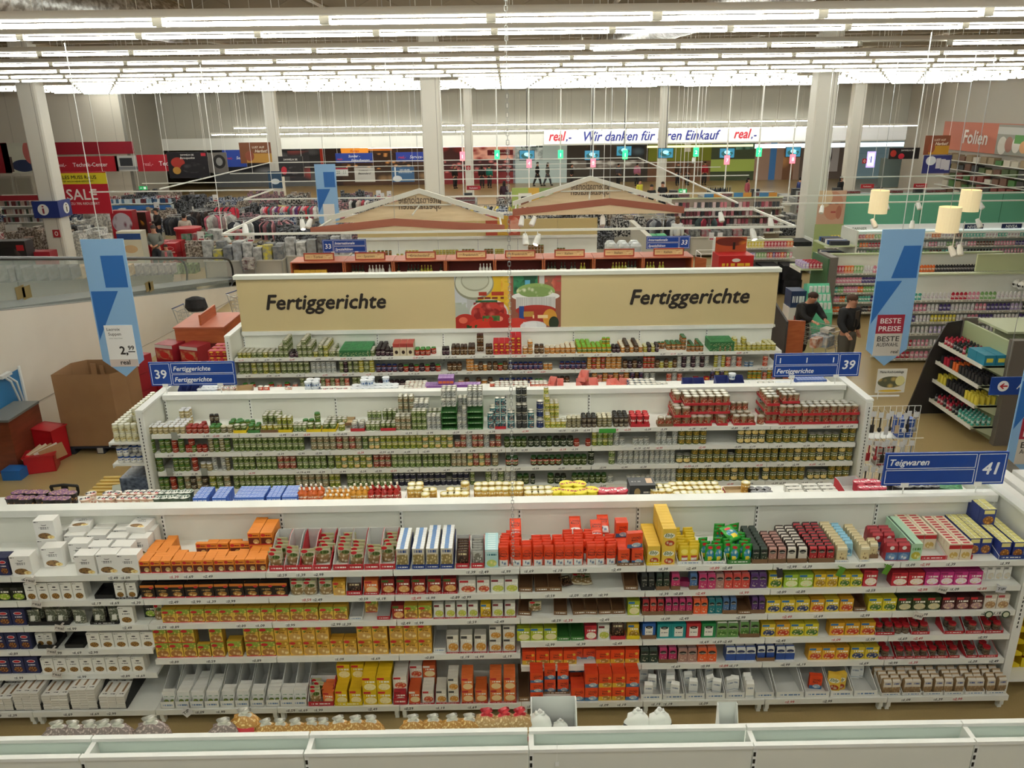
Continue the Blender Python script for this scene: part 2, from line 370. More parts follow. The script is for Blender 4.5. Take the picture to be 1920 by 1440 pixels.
# ================================================================ shelving
SHM = noise_mat('shelf_white', '#e6e8e1', '#eff0ea', 2.0, 0.38); PANEL = noise_mat('panel_white', '#dcddd2', '#e4e5da', 1.2, 0.45); MINT = M('#d9e6dd', 0.4)
def price_txt(rd): return rd.choice(['1,39', '0,99', '1,99', '2,49', '0,59', '1,19', '0,89', '1,69', '2,99', '1,09'])
def shelf_mesh(w, depth, lip=0.058, tags=4, rd=rnd, thick=0.028, sgn=-1, red=0.15):
    """shelf board whose front lip faces -y (sgn -1); origin at the middle of the front edge, top surface z=0"""
    mb = MB(); y1 = depth
    mb.box(-w/2, w/2, 0, y1, -thick, 0, 0)
    strip = MB(); strip.box(-w/2+.002, w/2-.002, -0.012, 0.0, -lip, 0.004, 0)
    n = tags; xs = sorted(rd.uniform(-w/2+.08, w/2-.08) for _ in range(n)); last = -9
    for x in xs:
        if x-last < 0.1: continue
        last = x
        c = 2 if rd.random() < red else 1
        strip.box(x-.045, x+.045, -0.0135, -0.012, -lip+.006, -0.004, 3)
        strip.text(price_txt(rd), (x+.018, -0.0145, -lip*0.72), X_, Z_, .044, c, .2, .02)
        strip.box(x-.04, x-.012, -0.0145, -0.0135, -lip*.45, -lip*.38, c); strip.box(x-.04, x-.008, -0.0145, -0.0135, -lip*.7, -lip*.62, c)
    return mb, strip
STRIPM = [SHM, BLACK, RED, WHITE2]
LV = {}      # level registry: (gondola, level) -> (front y, z)
def bay(x0, x1, yp, yf, ztop, levels, place, front=True, rear=(), base_y=None, thick=0.05, cap=0.15, lastlev=None, kind_word='white shelving bay', slots=True, tags=4, yr=None, seed=1, capm=None, gapz=0.02):
    """one 1.25 m section: levels [(z, yfront)]"""
    rd = random.Random(seed); w = x1-x0; xc = (x0+x1)/2
    t = thing('shelving_bay', place, 'shelving', (xc, yp, 0))
    mb = MB(); mb.box(-w/2+.004, w/2-.004, -thick/2, thick/2, 0.12, ztop-.0, 0); mb.build('back_panel', [PANEL], t)
    mb = MB(); mb.box(-w/2, w/2, -cap/2, cap/2, ztop, ztop+.03, 0); mb.box(-w/2, w/2, -cap/2, -cap/2+.006, ztop-.045, ztop, 0); mb.box(-w/2, w/2, cap/2-.006, cap/2, ztop-.045, ztop, 0)
    mb.build('top_cap', [capm or SHM], t)
    mb = MB(); mb.box(-w/2+.001, -w/2+.036, -thick/2-.012, thick/2+.012, 0, ztop-.01, 0)
    z = ztop-.08
    while z > 0.5: mb.box(-w/2+.006, -w/2+.018, -thick/2-.0135, -thick/2-.012, z-.028, z, 1); z -= 0.05
    mb.build('upright', [SHM, BLACK], t)
    for i, (z, y) in enumerate(levels):
        a, s = shelf_mesh(w-.004, yp-thick/2-y, tags=tags, rd=rd); sh = a.build('shelf', [SHM], t, (0, y-yp, z)); s.build('price_strip', STRIPM, sh)
    mb = MB(); by = (levels[-1][1] if levels else yp-.5)
    if levels:
        mb.box(-w/2+.02, w/2-.02, by-yp+.12, by-yp+.14, 0.02, levels[-1][0]-.03)
        for s in (-1, 1): mb.box(s*(w/2-.04)-.02, s*(w/2-.04)+.02, by-yp+.02, -thick/2, 0.05, levels[-1][0]-.03); mb.box(s*(w/2-.04)-.02, s*(w/2-.04)+.02, by-yp+.04, by-yp+.09, 0, 0.05)
        mb.build('base', [SHM], t)
    for (z, d) in rear:
        mb = MB(); mb.box(-w/2+.002, w/2-.002, thick/2, d, z-.028, z); mb.box(-w/2+.002, w/2-.002, d, d+.012, z-.055, z+.004); mb.build('rear_shelf', [SHM], t)
    return t

# joints of the shelving modules (1.26 m)
g2j = [-7.47, -6.2, -4.93, -3.67, -2.42, -1.16, 0.095, 1.35, 2.61, 3.88, 5.14]
g3j = [-5.05, -3.81, -2.55, -1.29, -0.04, 1.19, 2.46, 3.73, 4.98]
g4j = [-5.0, -3.74, -2.47, -1.22, 0.02, 1.26, 2.52, 3.80, 5.06]
g1j = [-4.95, -3.68, -2.42, -1.17, 0.09, 1.35, 2.6, 3.87]
six = [1.685, 1.395, 1.10, 0.81, 0.51, 0.19]; five = [1.685, 1.395, 1.10, 0.675, 0.19]
posn = ['first', 'second', 'third', 'fourth', 'fifth', 'sixth', 'seventh', 'eighth', 'ninth', 'tenth']
for i in range(10):
    lv = five if -3.7 < g2j[i] < -0.1 else six
    bay(g2j[i], g2j[i+1], 7.56, 6.88, 2.06, [(z, 6.70 if z < .3 else 6.88) for z in lv], 'white pasta shelving bay, %s from the right end, tall back panel' % posn[9-i], rear=((1.88, .64), (1.45, .64)), seed=i, tags=5)
for i in range(8):
    bay(g3j[i], g3j[i+1], 11.1, 10.5, 2.045, [(z, 10.32 if z < .3 else 10.5) for z in (1.67, 1.38, 1.085, .79, .49, .19)], 'white canned food shelving bay, %s from its right end' % posn[7-i], rear=((1.93, .62), (1.45, .6)), seed=20+i, tags=6)
    bay(g4j[i], g4j[i+1], 14.7, 14.05, 2.0, [(z, 13.9 if z < .3 else 14.05) for z in (1.68, 1.37, 1.06, .75, .45, .19)], 'white shelving bay below the beige board, %s from its right end' % posn[7-i], seed=40+i, tags=6)
for i in range(7):       # tall pair of panels with the open trough nearest to the camera
    t = thing('tall_shelving_bay', 'tall empty white shelving bay nearest the camera, %s from the left' % posn[i], 'shelving', ((g1j[i]+g1j[i+1])/2, 3.63, 0)); w = g1j[i+1]-g1j[i]
    for yy, nm in ((-.07, 'front_panel'), (.07, 'rear_panel')):
        mb = MB(); mb.box(-w/2+(.026 if yy<0 else .006), w/2-.004, yy-.008, yy+.008, 0.2, 2.60, 0); mb.box(-w/2+.004, w/2-.004, yy-.018, yy+.014, 2.60, 2.622, 1); mb.build(nm, [PANEL if yy < 0 else MINT, SHM], t)
    mb = MB(); mb.box(-w/2+.03, w/2-.03, -.062, .062, 2.38, 2.39, 0); mb.build('trough_floor', [MINT], t)
    mb = MB(); mb.box(-w/2+.001, -w/2+.03, -.06, .06, 0, 2.60, 0); mb.box(-w/2+.002, -w/2+.026, -.0805, -.06, 0.2, 2.60, 0)
    z = 2.57
    while z > 1.7: mb.box(-w/2+.004, -w/2+.018, -.0815, -.0805, z-.03, z, 1); z -= .05
    mb.build('upright', [SHM, BLACK], t)
    mb = MB(); mb.box(-w/2, w/2, .085, .68, 2.03, 2.06); mb.box(-w/2, w/2, .68, .695, 2.01, 2.064); mb.build('rear_shelf', [SHM], t)

# ================================================================ goods
K = {}
def kd(key, name, cat, desc, w, h, d, mesh): K[key] = dict(name=name, cat=cat, desc=desc, w=w, h=h, d=d, mesh=mesh)
def cbox(w, h, d, side, front, top=None, word=None):
    def f():
        mb = MB(); mb.box(-w/2, w/2, -d/2, d/2, 0, h, 0, front=1, top=2); ms = [M(side, .55), front, top or M(side, .55)]
        if word:
            s, col, sz, z, it = word; mb.text(s, (0, -d/2-.0008, h*z), X_, Z_, sz*h, 3, it, .02, 'c', min(w*.86, text_geo(s, it, .02)[2]*sz*h)); ms.append(M(col, .5))
        return mb.mesh('carton', ms)
    return f
def bag(w, h, d, mats, word=None, puff=1.0, top='crimp'):
    def f():
        mb = MB(); nu, nv = 6, 7; vs = []; fs = []; uv = []
        for side in (-1, 1):
            o = len(vs)
            for j in range(nv+1):
                v = j/nv
                for i in range(nu+1):
                    u = i/nu; b = (1-(2*u-1)**4)**.5*(math.sin(math.pi*min(1, v*1.0+.22)) if top == 'crimp' else (1-(2*v-1)**6)**.5)
                    b = max(0.03, b*puff)*(1+.08*math.sin(7*u+5*v*side))
                    ww = w*(1-.10*b*.5) if v < .85 else w*.98
                    vs.append(((u-.5)*ww, side*d/2*b, h*v*.98+(.0 if v else 0)))
            for j in range(nv):
                for i in range(nu):
                    q = (o+j*(nu+1)+i, o+j*(nu+1)+i+1, o+(j+1)*(nu+1)+i+1, o+(j+1)*(nu+1)+i)
                    fs.append(q if side < 0 else q[::-1]); c = [(i/nu, j/nv), ((i+1)/nu, j/nv), ((i+1)/nu, (j+1)/nv), (i/nu, (j+1)/nv)]; uv.append(c if side < 0 else c[::-1])
        mb.add(vs, fs, 0, uv)
        k = (nu+1)*(nv+1)                                        # close the seams
        ed = [j*(nu+1) for j in range(nv+1)]
        for j in range(nv):
            a, b = ed[j], ed[j+1]; mb.f.append((a, b, b+k, a+k)); mb.m.append(0)
            a, b = ed[j]+nu, ed[j+1]+nu; mb.f.append((a, a+k, b+k, b)); mb.m.append(0)
        for i in range(nu): mb.f.append((i, i+k, i+1+k, i+1)); mb.m.append(0); a = nv*(nu+1)+i; mb.f.append((a, a+1, a+1+k, a+k)); mb.m.append(0)
        ms = [mats]
        if word: s, col, sz, z, it = word; mb.text(s, (0, -d/2*1.1, h*z), X_, Z_, sz*h, 1, it, .02, 'c', w*.8); ms.append(M(col, .5))
        me = mb.mesh('bag', ms); me.polygons.foreach_set('use_smooth', [True]*len(me.polygons)); return me
    return f
def can(r, h, lab, metal='#c9c7bd', tin=STEEL, n=14):
    def f():
        mb = MB(); mb.lathe([(r*.93, 0, 0), (r, .004, 0), (r, .008, 1), (r*.985, .012, 1), (r*.985, h-.010, 0), (r, h-.007, 0), (r, h-.002, 0), (r*.94, h, 0), (r*.9, h-.004, 0), (r*.55, h-.004, 2), (r*.5, h-.003, 2)], n, lab=1)
        return mb.mesh('can', [M(metal, .35, .5), lab, M('#dcdad2', .3, .5)])
    return f
def jar(r, h, lab, food, lid, lidh=.016, neck=.85, n=14):
    def f():
        mb = MB(); mb.lathe([(r*.9, 0, 1), (r, .006, 1), (r, h*.18, 2), (r*1.01, h*.19, 2), (r*1.01, h*.68, 1), (r, h*.70, 1), (r*.97, h*.8, 1), (r*neck, h-lidh-.004, 1), (r*neck, h-lidh, 0), (r*neck*1.06, h-lidh, 0), (r*neck*1.06, h-.002, 0), (r*neck, h, 0)], n, lab=2)
        return mb.mesh('jar', [M(lid, .35), M(food, .12), lab])
    return f
def bottle(r, h, lab, body, cap, sh=.66, neck=.3, caph=.12, n=12, flat=1.0):
    def f():
        mb = MB(); mb.lathe([(r*.9, 0, 1), (r, .005, 1), (r, h*.12, 2), (r, h*(sh-.08), 1), (r*.96, h*sh, 1), (r*neck*1.3, h*(sh+.14), 1), (r*neck, h*(1-caph), 0), (r*neck*1.15, h*(1-caph), 0), (r*neck*1.15, h, 0)], n, lab=2, sy=flat)
        return mb.mesh('bottle', [M(cap, .35), M(body, .2), lab])
    return f
def tub(r, h, lab, lid, body='#efefe8', taper=.8, n=14):
    def f():
        mb = MB(); mb.lathe([(r*taper, 0, 1), (r*taper, .003, 1), (r*.97, h-.012, 0), (r*1.05, h-.012, 0), (r*1.05, h-.003, 0), (r*.95, h, 2)], n, lab=1)
        mb2 = MB(); o = len(mb.v); prof = r*.95
        mb.lathe([(r*.95, h+.0005, 2), (1e-4, h+.001, 2)], n, top=False)
        for i in range(len(mb.f)-n, len(mb.f)): mb.uv[i] = [(.5+mb.v[j][0]/prof/2, .5+mb.v[j][1]/prof/2) for j in mb.f[i]]
        return mb.mesh('tub', [M(body, .4), lab, lid])
    return f
def standpack(w, h, d, front, side, word=None):         # gusseted coffee / rice pack: box body with folded top
    def f():
        mb = MB(); z1 = h*.84; v = [(-w/2,-d/2,0),(w/2,-d/2,0),(w/2,d/2,0),(-w/2,d/2,0),(-w/2*1.03,-d/2*1.06,z1*.5),(w/2*1.03,-d/2*1.06,z1*.5),(w/2*1.03,d/2*1.06,z1*.5),(-w/2*1.03,d/2*1.06,z1*.5),(-w/2*.96,-d/2*.9,z1),(w/2*.96,-d/2*.9,z1),(w/2*.96,d/2*.9,z1),(-w/2*.96,d/2*.9,z1),(-w/2*.9,-d*.1,h*.93),(w/2*.9,-d*.1,h*.93),(w/2*.9,d*.08,h),(-w/2*.9,d*.08,h)]
        fs = []; uv = []; mm = []
        for k, (a, b) in enumerate(((0, 4), (4, 8), (8, 12))):
            for i in range(4):
                j = (i+1) % 4; fs.append((a+i, a+j, b+j, b+i)); mm.append(0 if i == 0 else 1)
                lo, hi = (0, .42, .84)[k], (.42, .84, 1)[k]; uv.append([(0, lo), (1, lo), (1, hi), (0, hi)] if i == 0 else None)
        fs.append((12, 13, 14, 15)); mm.append(1); uv.append(None); mb.add(v, fs, mm, uv); ms = [front, M(side, .4)]
        if word: s, col, sz, z, it = word; mb.text(s, (0, -d/2*1.07-.001, h*z), X_, Z_, sz*h, 2, it, .02, 'c', w*.8); ms.append(M(col, .5))
        return mb.mesh('pack', ms)
    return f
def tray(w, h, d, out, inn, hf=.3, front=None, thick=.004):
    def f():
        mb = MB(); t = thick; mb.box(-w/2, w/2, -d/2, d/2, 0, t, 1); zf = h*hf
        mb.box(-w/2, w/2, -d/2, -d/2+t, 0, zf, 0, front=2); mb.box(-w/2, w/2, d/2-t, d/2, 0, h, 1)
        for s in (-1, 1):
            x = s*(w/2-t) if s > 0 else -w/2
            prof = [(-d/2, 0), (d/2, 0), (d/2, h), (d*.25, h), (-d/2, zf)]
            mb.slab([(x, a, b) for a, b in prof], (1, 0, 0), t, 1 if s > 0 else 0, 0 if s > 0 else 1)
        return mb.mesh('tray', [M(out, .6), M(inn, .65), front or M(out, .6)])
    return f
def stackbox(w, h, d, side, front, n, top=None):         # n equal packs one behind another read as single boxes elsewhere
    return cbox(w, h, d, side, front, top)

# food print helpers
def fp(base, ca, cb, logo=None, txt=None, cy=.32, e=(.42, .26), sc=9, lc=(.5, .82), le=(.3, .1), tcy=.66, extra=()):
    L = [('p', .5, cy, e[0], e[1], ca, cb, sc)]
    if logo: L.append(('e', lc[0], lc[1], le[0], le[1], logo))
    if txt: L.append(('t', .5, tcy, .36, .05, txt, 8)); L.append(('t', .5, tcy-.12, .28, .025, txt, 14))
    return PM(base, *(L+list(extra)))
o_ = '#e2571c'
kd('pastaW', 'pasta_box', 'box', 'white pasta box with dark oval food window', .215, .215, .135, cbox(.215, .215, .135, '#e9e8e2', PM('#efeeea', ('p', .45, .2, .33, .16, '#4a3524', '#8d6a3c', 9), ('p', .74, .13, .18, .09, '#d9a441', '#f0dc9a', 8), ('e', .5, .78, .13, .045, '#2b2b2b'), ('e', .5, .80, .12, .035, '#efeeea'), ('t', .5, .64, .26, .022, '#555555', 9), ('t', .5, .57, .2, .02, '#777777', 9), ('t', .13, .93, .1, .02, '#222222', 6))))
kd('pastaB', 'pasta_box', 'box', 'navy pasta box with red logo', .12, .2, .06, cbox(.12, .2, .06, '#1a2040', PM('#1d2550', ('p', .5, .26, .34, .16, '#d9963c', '#5d2f1e', 9), ('e', .5, .74, .3, .09, '#f3f3f3'), ('e', .5, .74, .26, .07, '#c4222f'), ('t', .5, .52, .25, .03, '#e8e8e8', 7))))
kd('pastaW2', 'small_pasta_box', 'box', 'small white pasta box with yellow window', .122, .17, .06, cbox(.122, .17, .06, '#e6e4da', PM('#ecebe3', ('p', .5, .22, .34, .17, '#c79a4a', '#7a5526', 10), ('e', .5, .74, .16, .04, '#333333'), ('t', .5, .58, .26, .025, '#555555', 7), ('t', .2, .92, .14, .02, '#222222', 6))))
kd('dumpO', 'dumpling_box', 'box', 'orange dumpling box with maroon front', .118, .135, .04, cbox(.118, .135, .04, '#d9822b', PM('#e08a2c', ('r', .5, .3, .47, .3, '#5b1d16'), ('p', .66, .26, .25, .2, '#e9dfb9', '#b79a5a', 5), ('e', .24, .8, .2, .12, '#c4222f'), ('t', .62, .78, .26, .05, '#7a1d12', 6), ('r', .5, .04, .5, .04, '#c4222f'))))
kd('dumpB', 'black_dumpling_box', 'box', 'black and orange dumpling box', .142, .15, .05, cbox(.142, .15, .05, '#221a16', PM('#1c1513', ('r', .5, .9, .5, .1, '#c9742b'), ('p', .52, .26, .32, .17, '#e3c987', '#9a6a2c', 5), ('e', .78, .78, .14, .08, '#c4222f'), ('t', .45, .55, .3, .04, '#c9a25a', 7), ('r', .5, .04, .5, .05, '#b5202b'))))
kd('knodel', 'potato_dumpling_box', 'box', 'yellow green potato dumpling box', .142, .155, .05, cbox(.142, .155, .05, '#c2992f', PM('#dcb64a', ('r', .5, .85, .5, .15, '#7d9a3a'), ('p', .5, .8, .5, .2, '#e8cf6a', '#8aa33c', 5), ('p', .5, .27, .44, .24, '#e3c48a', '#a06a34', 4.5), ('e', .27, .78, .24, .1, '#c4222f'), ('r', .5, .03, .5, .03, '#c4222f')), None, ('Knödel', '#4a2a12', .2, .52, .2)))
kd('puree', 'mash_box', 'box', 'yellow mashed potato box', .142, .155, .05, cbox(.142, .155, .05, '#c8942a', PM('#dfae45', ('p', .5, .85, .5, .2, '#e8c65e', '#b58a2c', 4), ('p', .5, .27, .44, .24, '#f0dfa4', '#c59a55', 4), ('e', .25, .84, .23, .09, '#c4222f'), ('e', .2, .62, .1, .06, '#6f9a3a')), None, ('Püree', '#5a2a10', .22, .53, .2)))
kd('riceBag', 'rice_bag', 'bag', 'bright orange rice bag with blue picture', .118, .235, .05, bag(.118, .235, .05, PM('#e0431a', ('q', .5, .17, .42, .17, '#2d5a8a', '#e8e8e4', 5), ('e', .5, .62, .34, .15, '#b52d14'), ('e', .5, .62, .3, .12, '#e0431a')), ("Uncle\nBen's", '#1b1b1b', .11, .62, 0), .9))
kd('riceBox', 'rice_box', 'box', 'orange cook bag rice box with blue picture', .14, .165, .055, cbox(.14, .165, .055, '#c93d1a', PM('#df4a1f', ('r', .5, .13, .5, .13, '#3d6f9c'), ('p', .6, .2, .3, .15, '#ecebe2', '#9fb7c4', 6), ('e', .8, .66, .12, .12, '#b8321a')), None, ("Uncle\nBen's", '#1b1b1b', .17, .64, 0)))
kd('riceBoxY', 'rice_box', 'box', 'orange and yellow rice box with food bowl', .14, .165, .055, cbox(.14, .165, .055, '#c93d1a', PM('#df4a1f', ('r', .5, .16, .5, .16, '#d9b23a'), ('p', .6, .2, .32, .16, '#ecd9a0', '#a5803c', 6), ('e', .8, .7, .12, .1, '#e0b43a')), None, ("Uncle\nBen's", '#1b1b1b', .17, .64, 0)))
kd('pouchK', 'dumpling_pouch', 'pouch', 'glossy pouch of mini dumplings', .13, .19, .05, bag(.13, .19, .05, PM('#c2b89c', ('p', .5, .34, .48, .32, '#dccfae', '#8a7048', 5), ('e', .6, .66, .3, .1, '#66783a'), ('r', .5, .93, .5, .07, '#a8a578'), ('e', .28, .84, .22, .1, '#c4222f'), ('t', .5, .66, .36, .07, '#3c4a1c', 5), rough=.2)))
kd('couscous', 'couscous_box', 'box', 'slim white topped couscous box', .128, .215, .045, cbox(.128, .215, .045, '#d9d5c8', PM('#cfcabb', ('q', .5, .4, .46, .3, '#e8d9a8', '#8d7a4a', 6), ('r', .5, .08, .5, .1, '#223a78'), ('t', .5, .86, .35, .07, '#2c4a86', 5)), PM('#eef0ee', ('r', .5, .5, .18, .5, '#5f86b8')) ))
kd('brownP', 'brown_pouch', 'pouch', 'dark brown snack pouch', .13, .17, .045, bag(.13, .17, .045, PM('#4a3428', ('p', .5, .4, .4, .3, '#8a6446', '#2c1c14', 7), ('t', .5, .8, .35, .06, '#d9c9a0', 5), rough=.25)))
kd('silverP', 'silver_pouch', 'pouch', 'silver grey foil pouch', .13, .17, .045, bag(.13, .17, .045, PM('#a9a89f', ('p', .5, .45, .42, .4, '#d3d2ca', '#6c6a60', 6), rough=.2)))
kd('paleB', 'mash_carton', 'box', 'pale blue potato carton', .135, .2, .04, cbox(.135, .2, .04, '#a9cdd0', PM('#b4d8da', ('p', .5, .24, .38, .2, '#e6dc90', '#b9c96a', 4), ('t', .5, .72, .36, .05, '#2d6b7a', 6), ('r', .5, .93, .5, .03, '#e9f3f2')), PM('#a8d3d6', ('r', .5, .5, .3, .2, '#dff0ef'))))
kd('ebly', 'wheat_box', 'box', 'yellow wheat box with red oval window', .14, .2, .055, cbox(.14, .2, .055, '#d9b23a', PM('#e6c24a', ('p', .55, .2, .35, .16, '#d9cfae', '#b23c22', 5), ('e', .5, .62, .42, .15, '#f4efdc')), None, ('Ebly', '#3a6a2a', .26, .56, .3)))
kd('yelBag', 'yellow_rice_bag', 'bag', 'yellow rice bag with red label', .13, .19, .05, bag(.13, .19, .05, PM('#e3c62c', ('r', .5, .3, .32, .17, '#b5432c'), ('r', .5, .27, .3, .08, '#e9e6d8'), ('e', .5, .66, .34, .13, '#f0de6a'))))
kd('grnBag', 'green_snack_bag', 'bag', 'shiny green bag of rice cakes', .16, .2, .06, bag(.16, .2, .06, PM('#27952c', ('p', .5, .45, .38, .26, '#dfe9d4', '#2d7f9a', 4), ('r', .45, .25, .2, .12, '#e9d23a'), ('e', .5, .8, .25, .08, '#c4222f'), rough=.22)))
def sp(key, desc, front, side, w=.085, h=.17, d=.055, name='grain_pack', word=('müller', '#e6e2d2', .09, .6, 0), lay=None):
    kd(key, name, 'pack', desc, w, h, d, standpack(w, h, d, PM(front, *(lay or (('e', .5, .66, .4, .12, '#1d1d1d'), ('p', .5, .25, .36, .14, '#d9cfb4', front, 6)))), side, word))
sp('pkDG', 'dark green grain pack with black oval', '#28382c', '#223026'); sp('pkPK', 'dusty pink grain pack with black oval', '#a97f73', '#5a3a32'); sp('pkWH', 'white and brown seed pack', '#cfc8ba', '#3e332d')
sp('pkRD', 'red and dark seed pack', '#a8242c', '#3a1c1c'); sp('pkPI', 'magenta grain pack', '#b83264', '#8c2450'); sp('pkCO', 'coral red grain pack', '#c8463c', '#9a352c'); sp('pkPU', 'purple grain pack', '#56326e', '#3f2452')
sp('pkOR', 'orange grain pack', '#dd5b2c', '#a8431f'); sp('pkTE', 'teal grain pack', '#127077', '#0e545a'); sp('pkBL', 'steel blue grain pack', '#4b6f9c', '#3a5678'); sp('pkNA', 'navy and white rice pack', '#e2e2dd', '#23407f', w=.095, lay=(('r', .5, .3, .5, .24, '#284a96'), ('e', .5, .68, .42, .11, '#1d2d5a')))
sp('pkGR', 'green and white rice pack', '#5f8c46', '#dcdcd0', w=.1, lay=(('e', .5, .68, .4, .11, '#1c2a1c'), ('p', .5, .3, .4, .15, '#b9cf8c', '#3e6a2a', 5)))
sp('pkBK', 'black lentil pack', '#2c2f2c', '#222422'); sp('pkKR', 'kraft brown flour pack', '#cfc8ba', '#a58a64', w=.095, h=.19, word=None, lay=(('q', .5, .3, .5, .2, '#b59a74', '#8b7150', 5), ('t', .5, .7, .36, .05, '#3a4f86', 6)))
sp('pkSU', 'white paper sugar pack', '#ecece6', '#e6e6df', w=.1, h=.17, word=None, lay=(('t', .5, .6, .36, .05, '#8a97a8', 6), ('r', .5, .12, .5, .03, '#b9c2c9')), name='sugar_pack')
sp('pkBE', 'beige nut pack with brown picture', '#cdbf95', '#b9ab84', w=.09, word=None, lay=(('p', .5, .3, .42, .26, '#6d4a26', '#d9c898', 5), ('r', .5, .8, .5, .1, '#e6dfc2')))
sp('pkLB', 'pale blue seed pack', '#8fc3d9', '#7aaec4', w=.09, word=None, lay=(('p', .5, .3, .4, .25, '#e9e6d8', '#4a7fa0', 5),))
sp('pkRB', 'red and blue rice pack', '#a52c34', '#8c242c', w=.125, h=.2, d=.06, word=None, lay=(('r', .5, .26, .5, .22, '#4a6f9c'), ('p', .5, .24, .36, .17, '#e8e6df', '#6f93b8', 5), ('e', .5, .72, .2, .1, '#e8e4dc')))
def tubc(key, desc, c, c2='#ece9df'): kd(key, 'rice_tub', 'tub', desc, .14, .17, .1, cbox(.14, .17, .1, c, PM(c, ('r', .5, .45, .3, .33, c2), ('t', .5, .4, .22, .03, '#777777', 6), ('e', .5, .74, .26, .1, '#1b1b1b')), M(c, .4), ('müller', '#f0eee2', .08, .71, 0)))
tubc('tbB', 'blue rice carton with black oval', '#2c5faa'); tubc('tbT', 'teal rice carton with black oval', '#158a8c'); tubc('tbR', 'red rice carton with black oval', '#b82c34'); tubc('tbG', 'green rice carton with black oval', '#1f7f46')
def rb(key, desc, base, acc, side, w=.142, h=.15, d=.05, name='ready_meal_box', logo='#2d6fae', extra=()): kd(key, name, 'box', desc, w, h, d, cbox(w, h, d, side, PM(base, ('p', .55, .3, .42, .24, '#e3cf9a', acc, 6), ('r', .3, .87, .26, .08, logo), ('t', .55, .66, .36, .06, '#f4f2e6', 5), *extra)))
rb('bxYG', 'yellow green grain box with bowl picture', '#d3c62e', '#3c6a2a', '#b8ac28'); rb('bxYR', 'yellow and red grain box with bowl', '#dba52c', '#b8321f', '#c08f24'); rb('bxYB', 'yellow and navy grain box with bowl', '#d8be34', '#22386e', '#bca42c')
rb('bxLG', 'light green risotto box', '#9fbf3a', '#dfe8b8', '#86a430'); rb('bxYE', 'bright yellow rice meal box', '#dcb92c', '#a07a1c', '#c2a225'); rb('bxRE', 'red cream dessert box', '#b82434', '#f0e6da', '#9a1f2c', logo='#8c1622'); rb('bxPK', 'pink dessert box with plate picture', '#c2357f', '#f2e8ea', '#a32c6a', logo='#8f1f58')
rb('bxDG', 'dark green risotto box with plate', '#33421f', '#c9c29a', '#2a3619', logo='#c4222f'); rb('bxMA', 'maroon lentil box with bowl', '#4a1f22', '#b08a8a', '#3a181a', logo='#c4222f'); rb('bxBE', 'cream coloured lentil carton', '#d8cfc0', '#a9825a', '#c9c0b0', w=.135, h=.17, logo='#b8434a')
rb('bxGN', 'lime green nut meal box', '#a8b52c', '#e3dcae', '#8f9a25', logo='#2d6fae'); rb('bxSP', 'red spaghetti meal box', '#8c1f1c', '#d9a05a', '#74191a', w=.15, h=.16, logo='#3a6a2a'); rb('bxOR', 'orange red gratin box', '#cc5a2a', '#e9d3a0', '#b54a22', logo='#e9e6da'); rb('bxWO', 'white gratin box with potato picture', '#dcd8cc', '#c78a34', '#c9c5b8', logo='#3c3c3c')
rb('bxLE', 'white lemon dessert box', '#dfe0d6', '#b8c24a', '#cfd0c6', w=.142, h=.155, logo='#7a2430'); rb('bxWR', 'white and red pasta meal box', '#ddd9cf', '#c24a34', '#ccc8be', logo='#b5202b'); rb('bxYM', 'yellow mash box with cream swirl', '#dcb818', '#f2e6b0', '#cfa914', w=.15, h=.17, logo='#c4222f')
rb('bxOK', 'orange potato pocket box', '#d9733a', '#eccf9a', '#c9612c', logo='#b5202b'); rb('bxW3', 'tiny plain white carton', '#e9e7df', '#d9d5c8', '#dedcd3', w=.1, h=.15, logo='#9a9a94'); rb('bxGRN', 'dark green and black pasta box', '#141c14', '#8fae2c', '#11140f', w=.13, h=.15, logo='#3a3a3a')
kd('flatW', 'flat_pasta_pack', 'box', 'flat white lasagne pack with slot window', .09, .03, .24, lambda: MB().box(-.045, .045, -.12, .12, 0, .028, 0, front=0, top=1).mesh('flat', [PM('#dcd9d0', ('r', .5, .5, .42, .06, '#9a958a')), PM('#e9e7df', ('r', .5, .6, .13, .3, '#8b6a48'), ('t', .5, .18, .3, .03, '#444444', 5))]))
kd('redyel', 'red_checked_box', 'box', 'cream semolina box with red checks', .105, .18, .05, cbox(.105, .18, .05, '#d9cdb4', PM('#dccfb4', ('r', .5, .8, .5, .12, '#b8242c'), ('p', .5, .3, .36, .2, '#e9dcae', '#c9a85a', 5)), PM('#e3d8c0', ('r', .5, .5, .3, .28, '#bb2a30'))))
kd('mintB', 'mint_soup_box', 'box', 'mint green slim soup box', .12, .19, .03, cbox(.12, .19, .03, '#9cc6a8', PM('#a9cfae', ('p', .5, .3, .4, .22, '#e3e0a0', '#b9b03a', 4), ('t', .5, .68, .36, .07, '#4a8a3a', 5)), PM('#b5d8bd', ('r', .2, .5, .1, .5, '#2f4f3a'))))
kd('navyY', 'navy_pasta_box', 'box', 'yellow topped navy cereal box', .12, .18, .06, cbox(.12, .18, .06, '#24357c', PM('#22357f', ('p', .5, .3, .42, .26, '#e0a24a', '#8a5424', 6), ('r', .5, .82, .4, .12, '#e3d98c')), PM('#e3dc8c', ('r', .5, .5, .06, .5, '#f2efcf'), ('t', .25, .5, .2, .08, '#4a5a9a', 5))))
kd('spice', 'spice_jar', 'jar', 'small red lidded soup base jar', .075, .1, .075, jar(.037, .1, PM('#7a6a55', ('p', .5, .5, .45, .4, '#a09078', '#4a3a2c', 6)), '#6a5a48', '#b21f2c', .022, .95))
kd('clearN', 'noodle_pouch', 'pouch', 'transparent pouch of noodles', .16, .15, .07, bag(.16, .15, .07, PM('#9a9884', ('p', .5, .5, .5, .5, '#c9c8b4', '#5f6350', 9), ('r', .5, .42, .2, .18, '#d6d5c8'), rough=.12)))
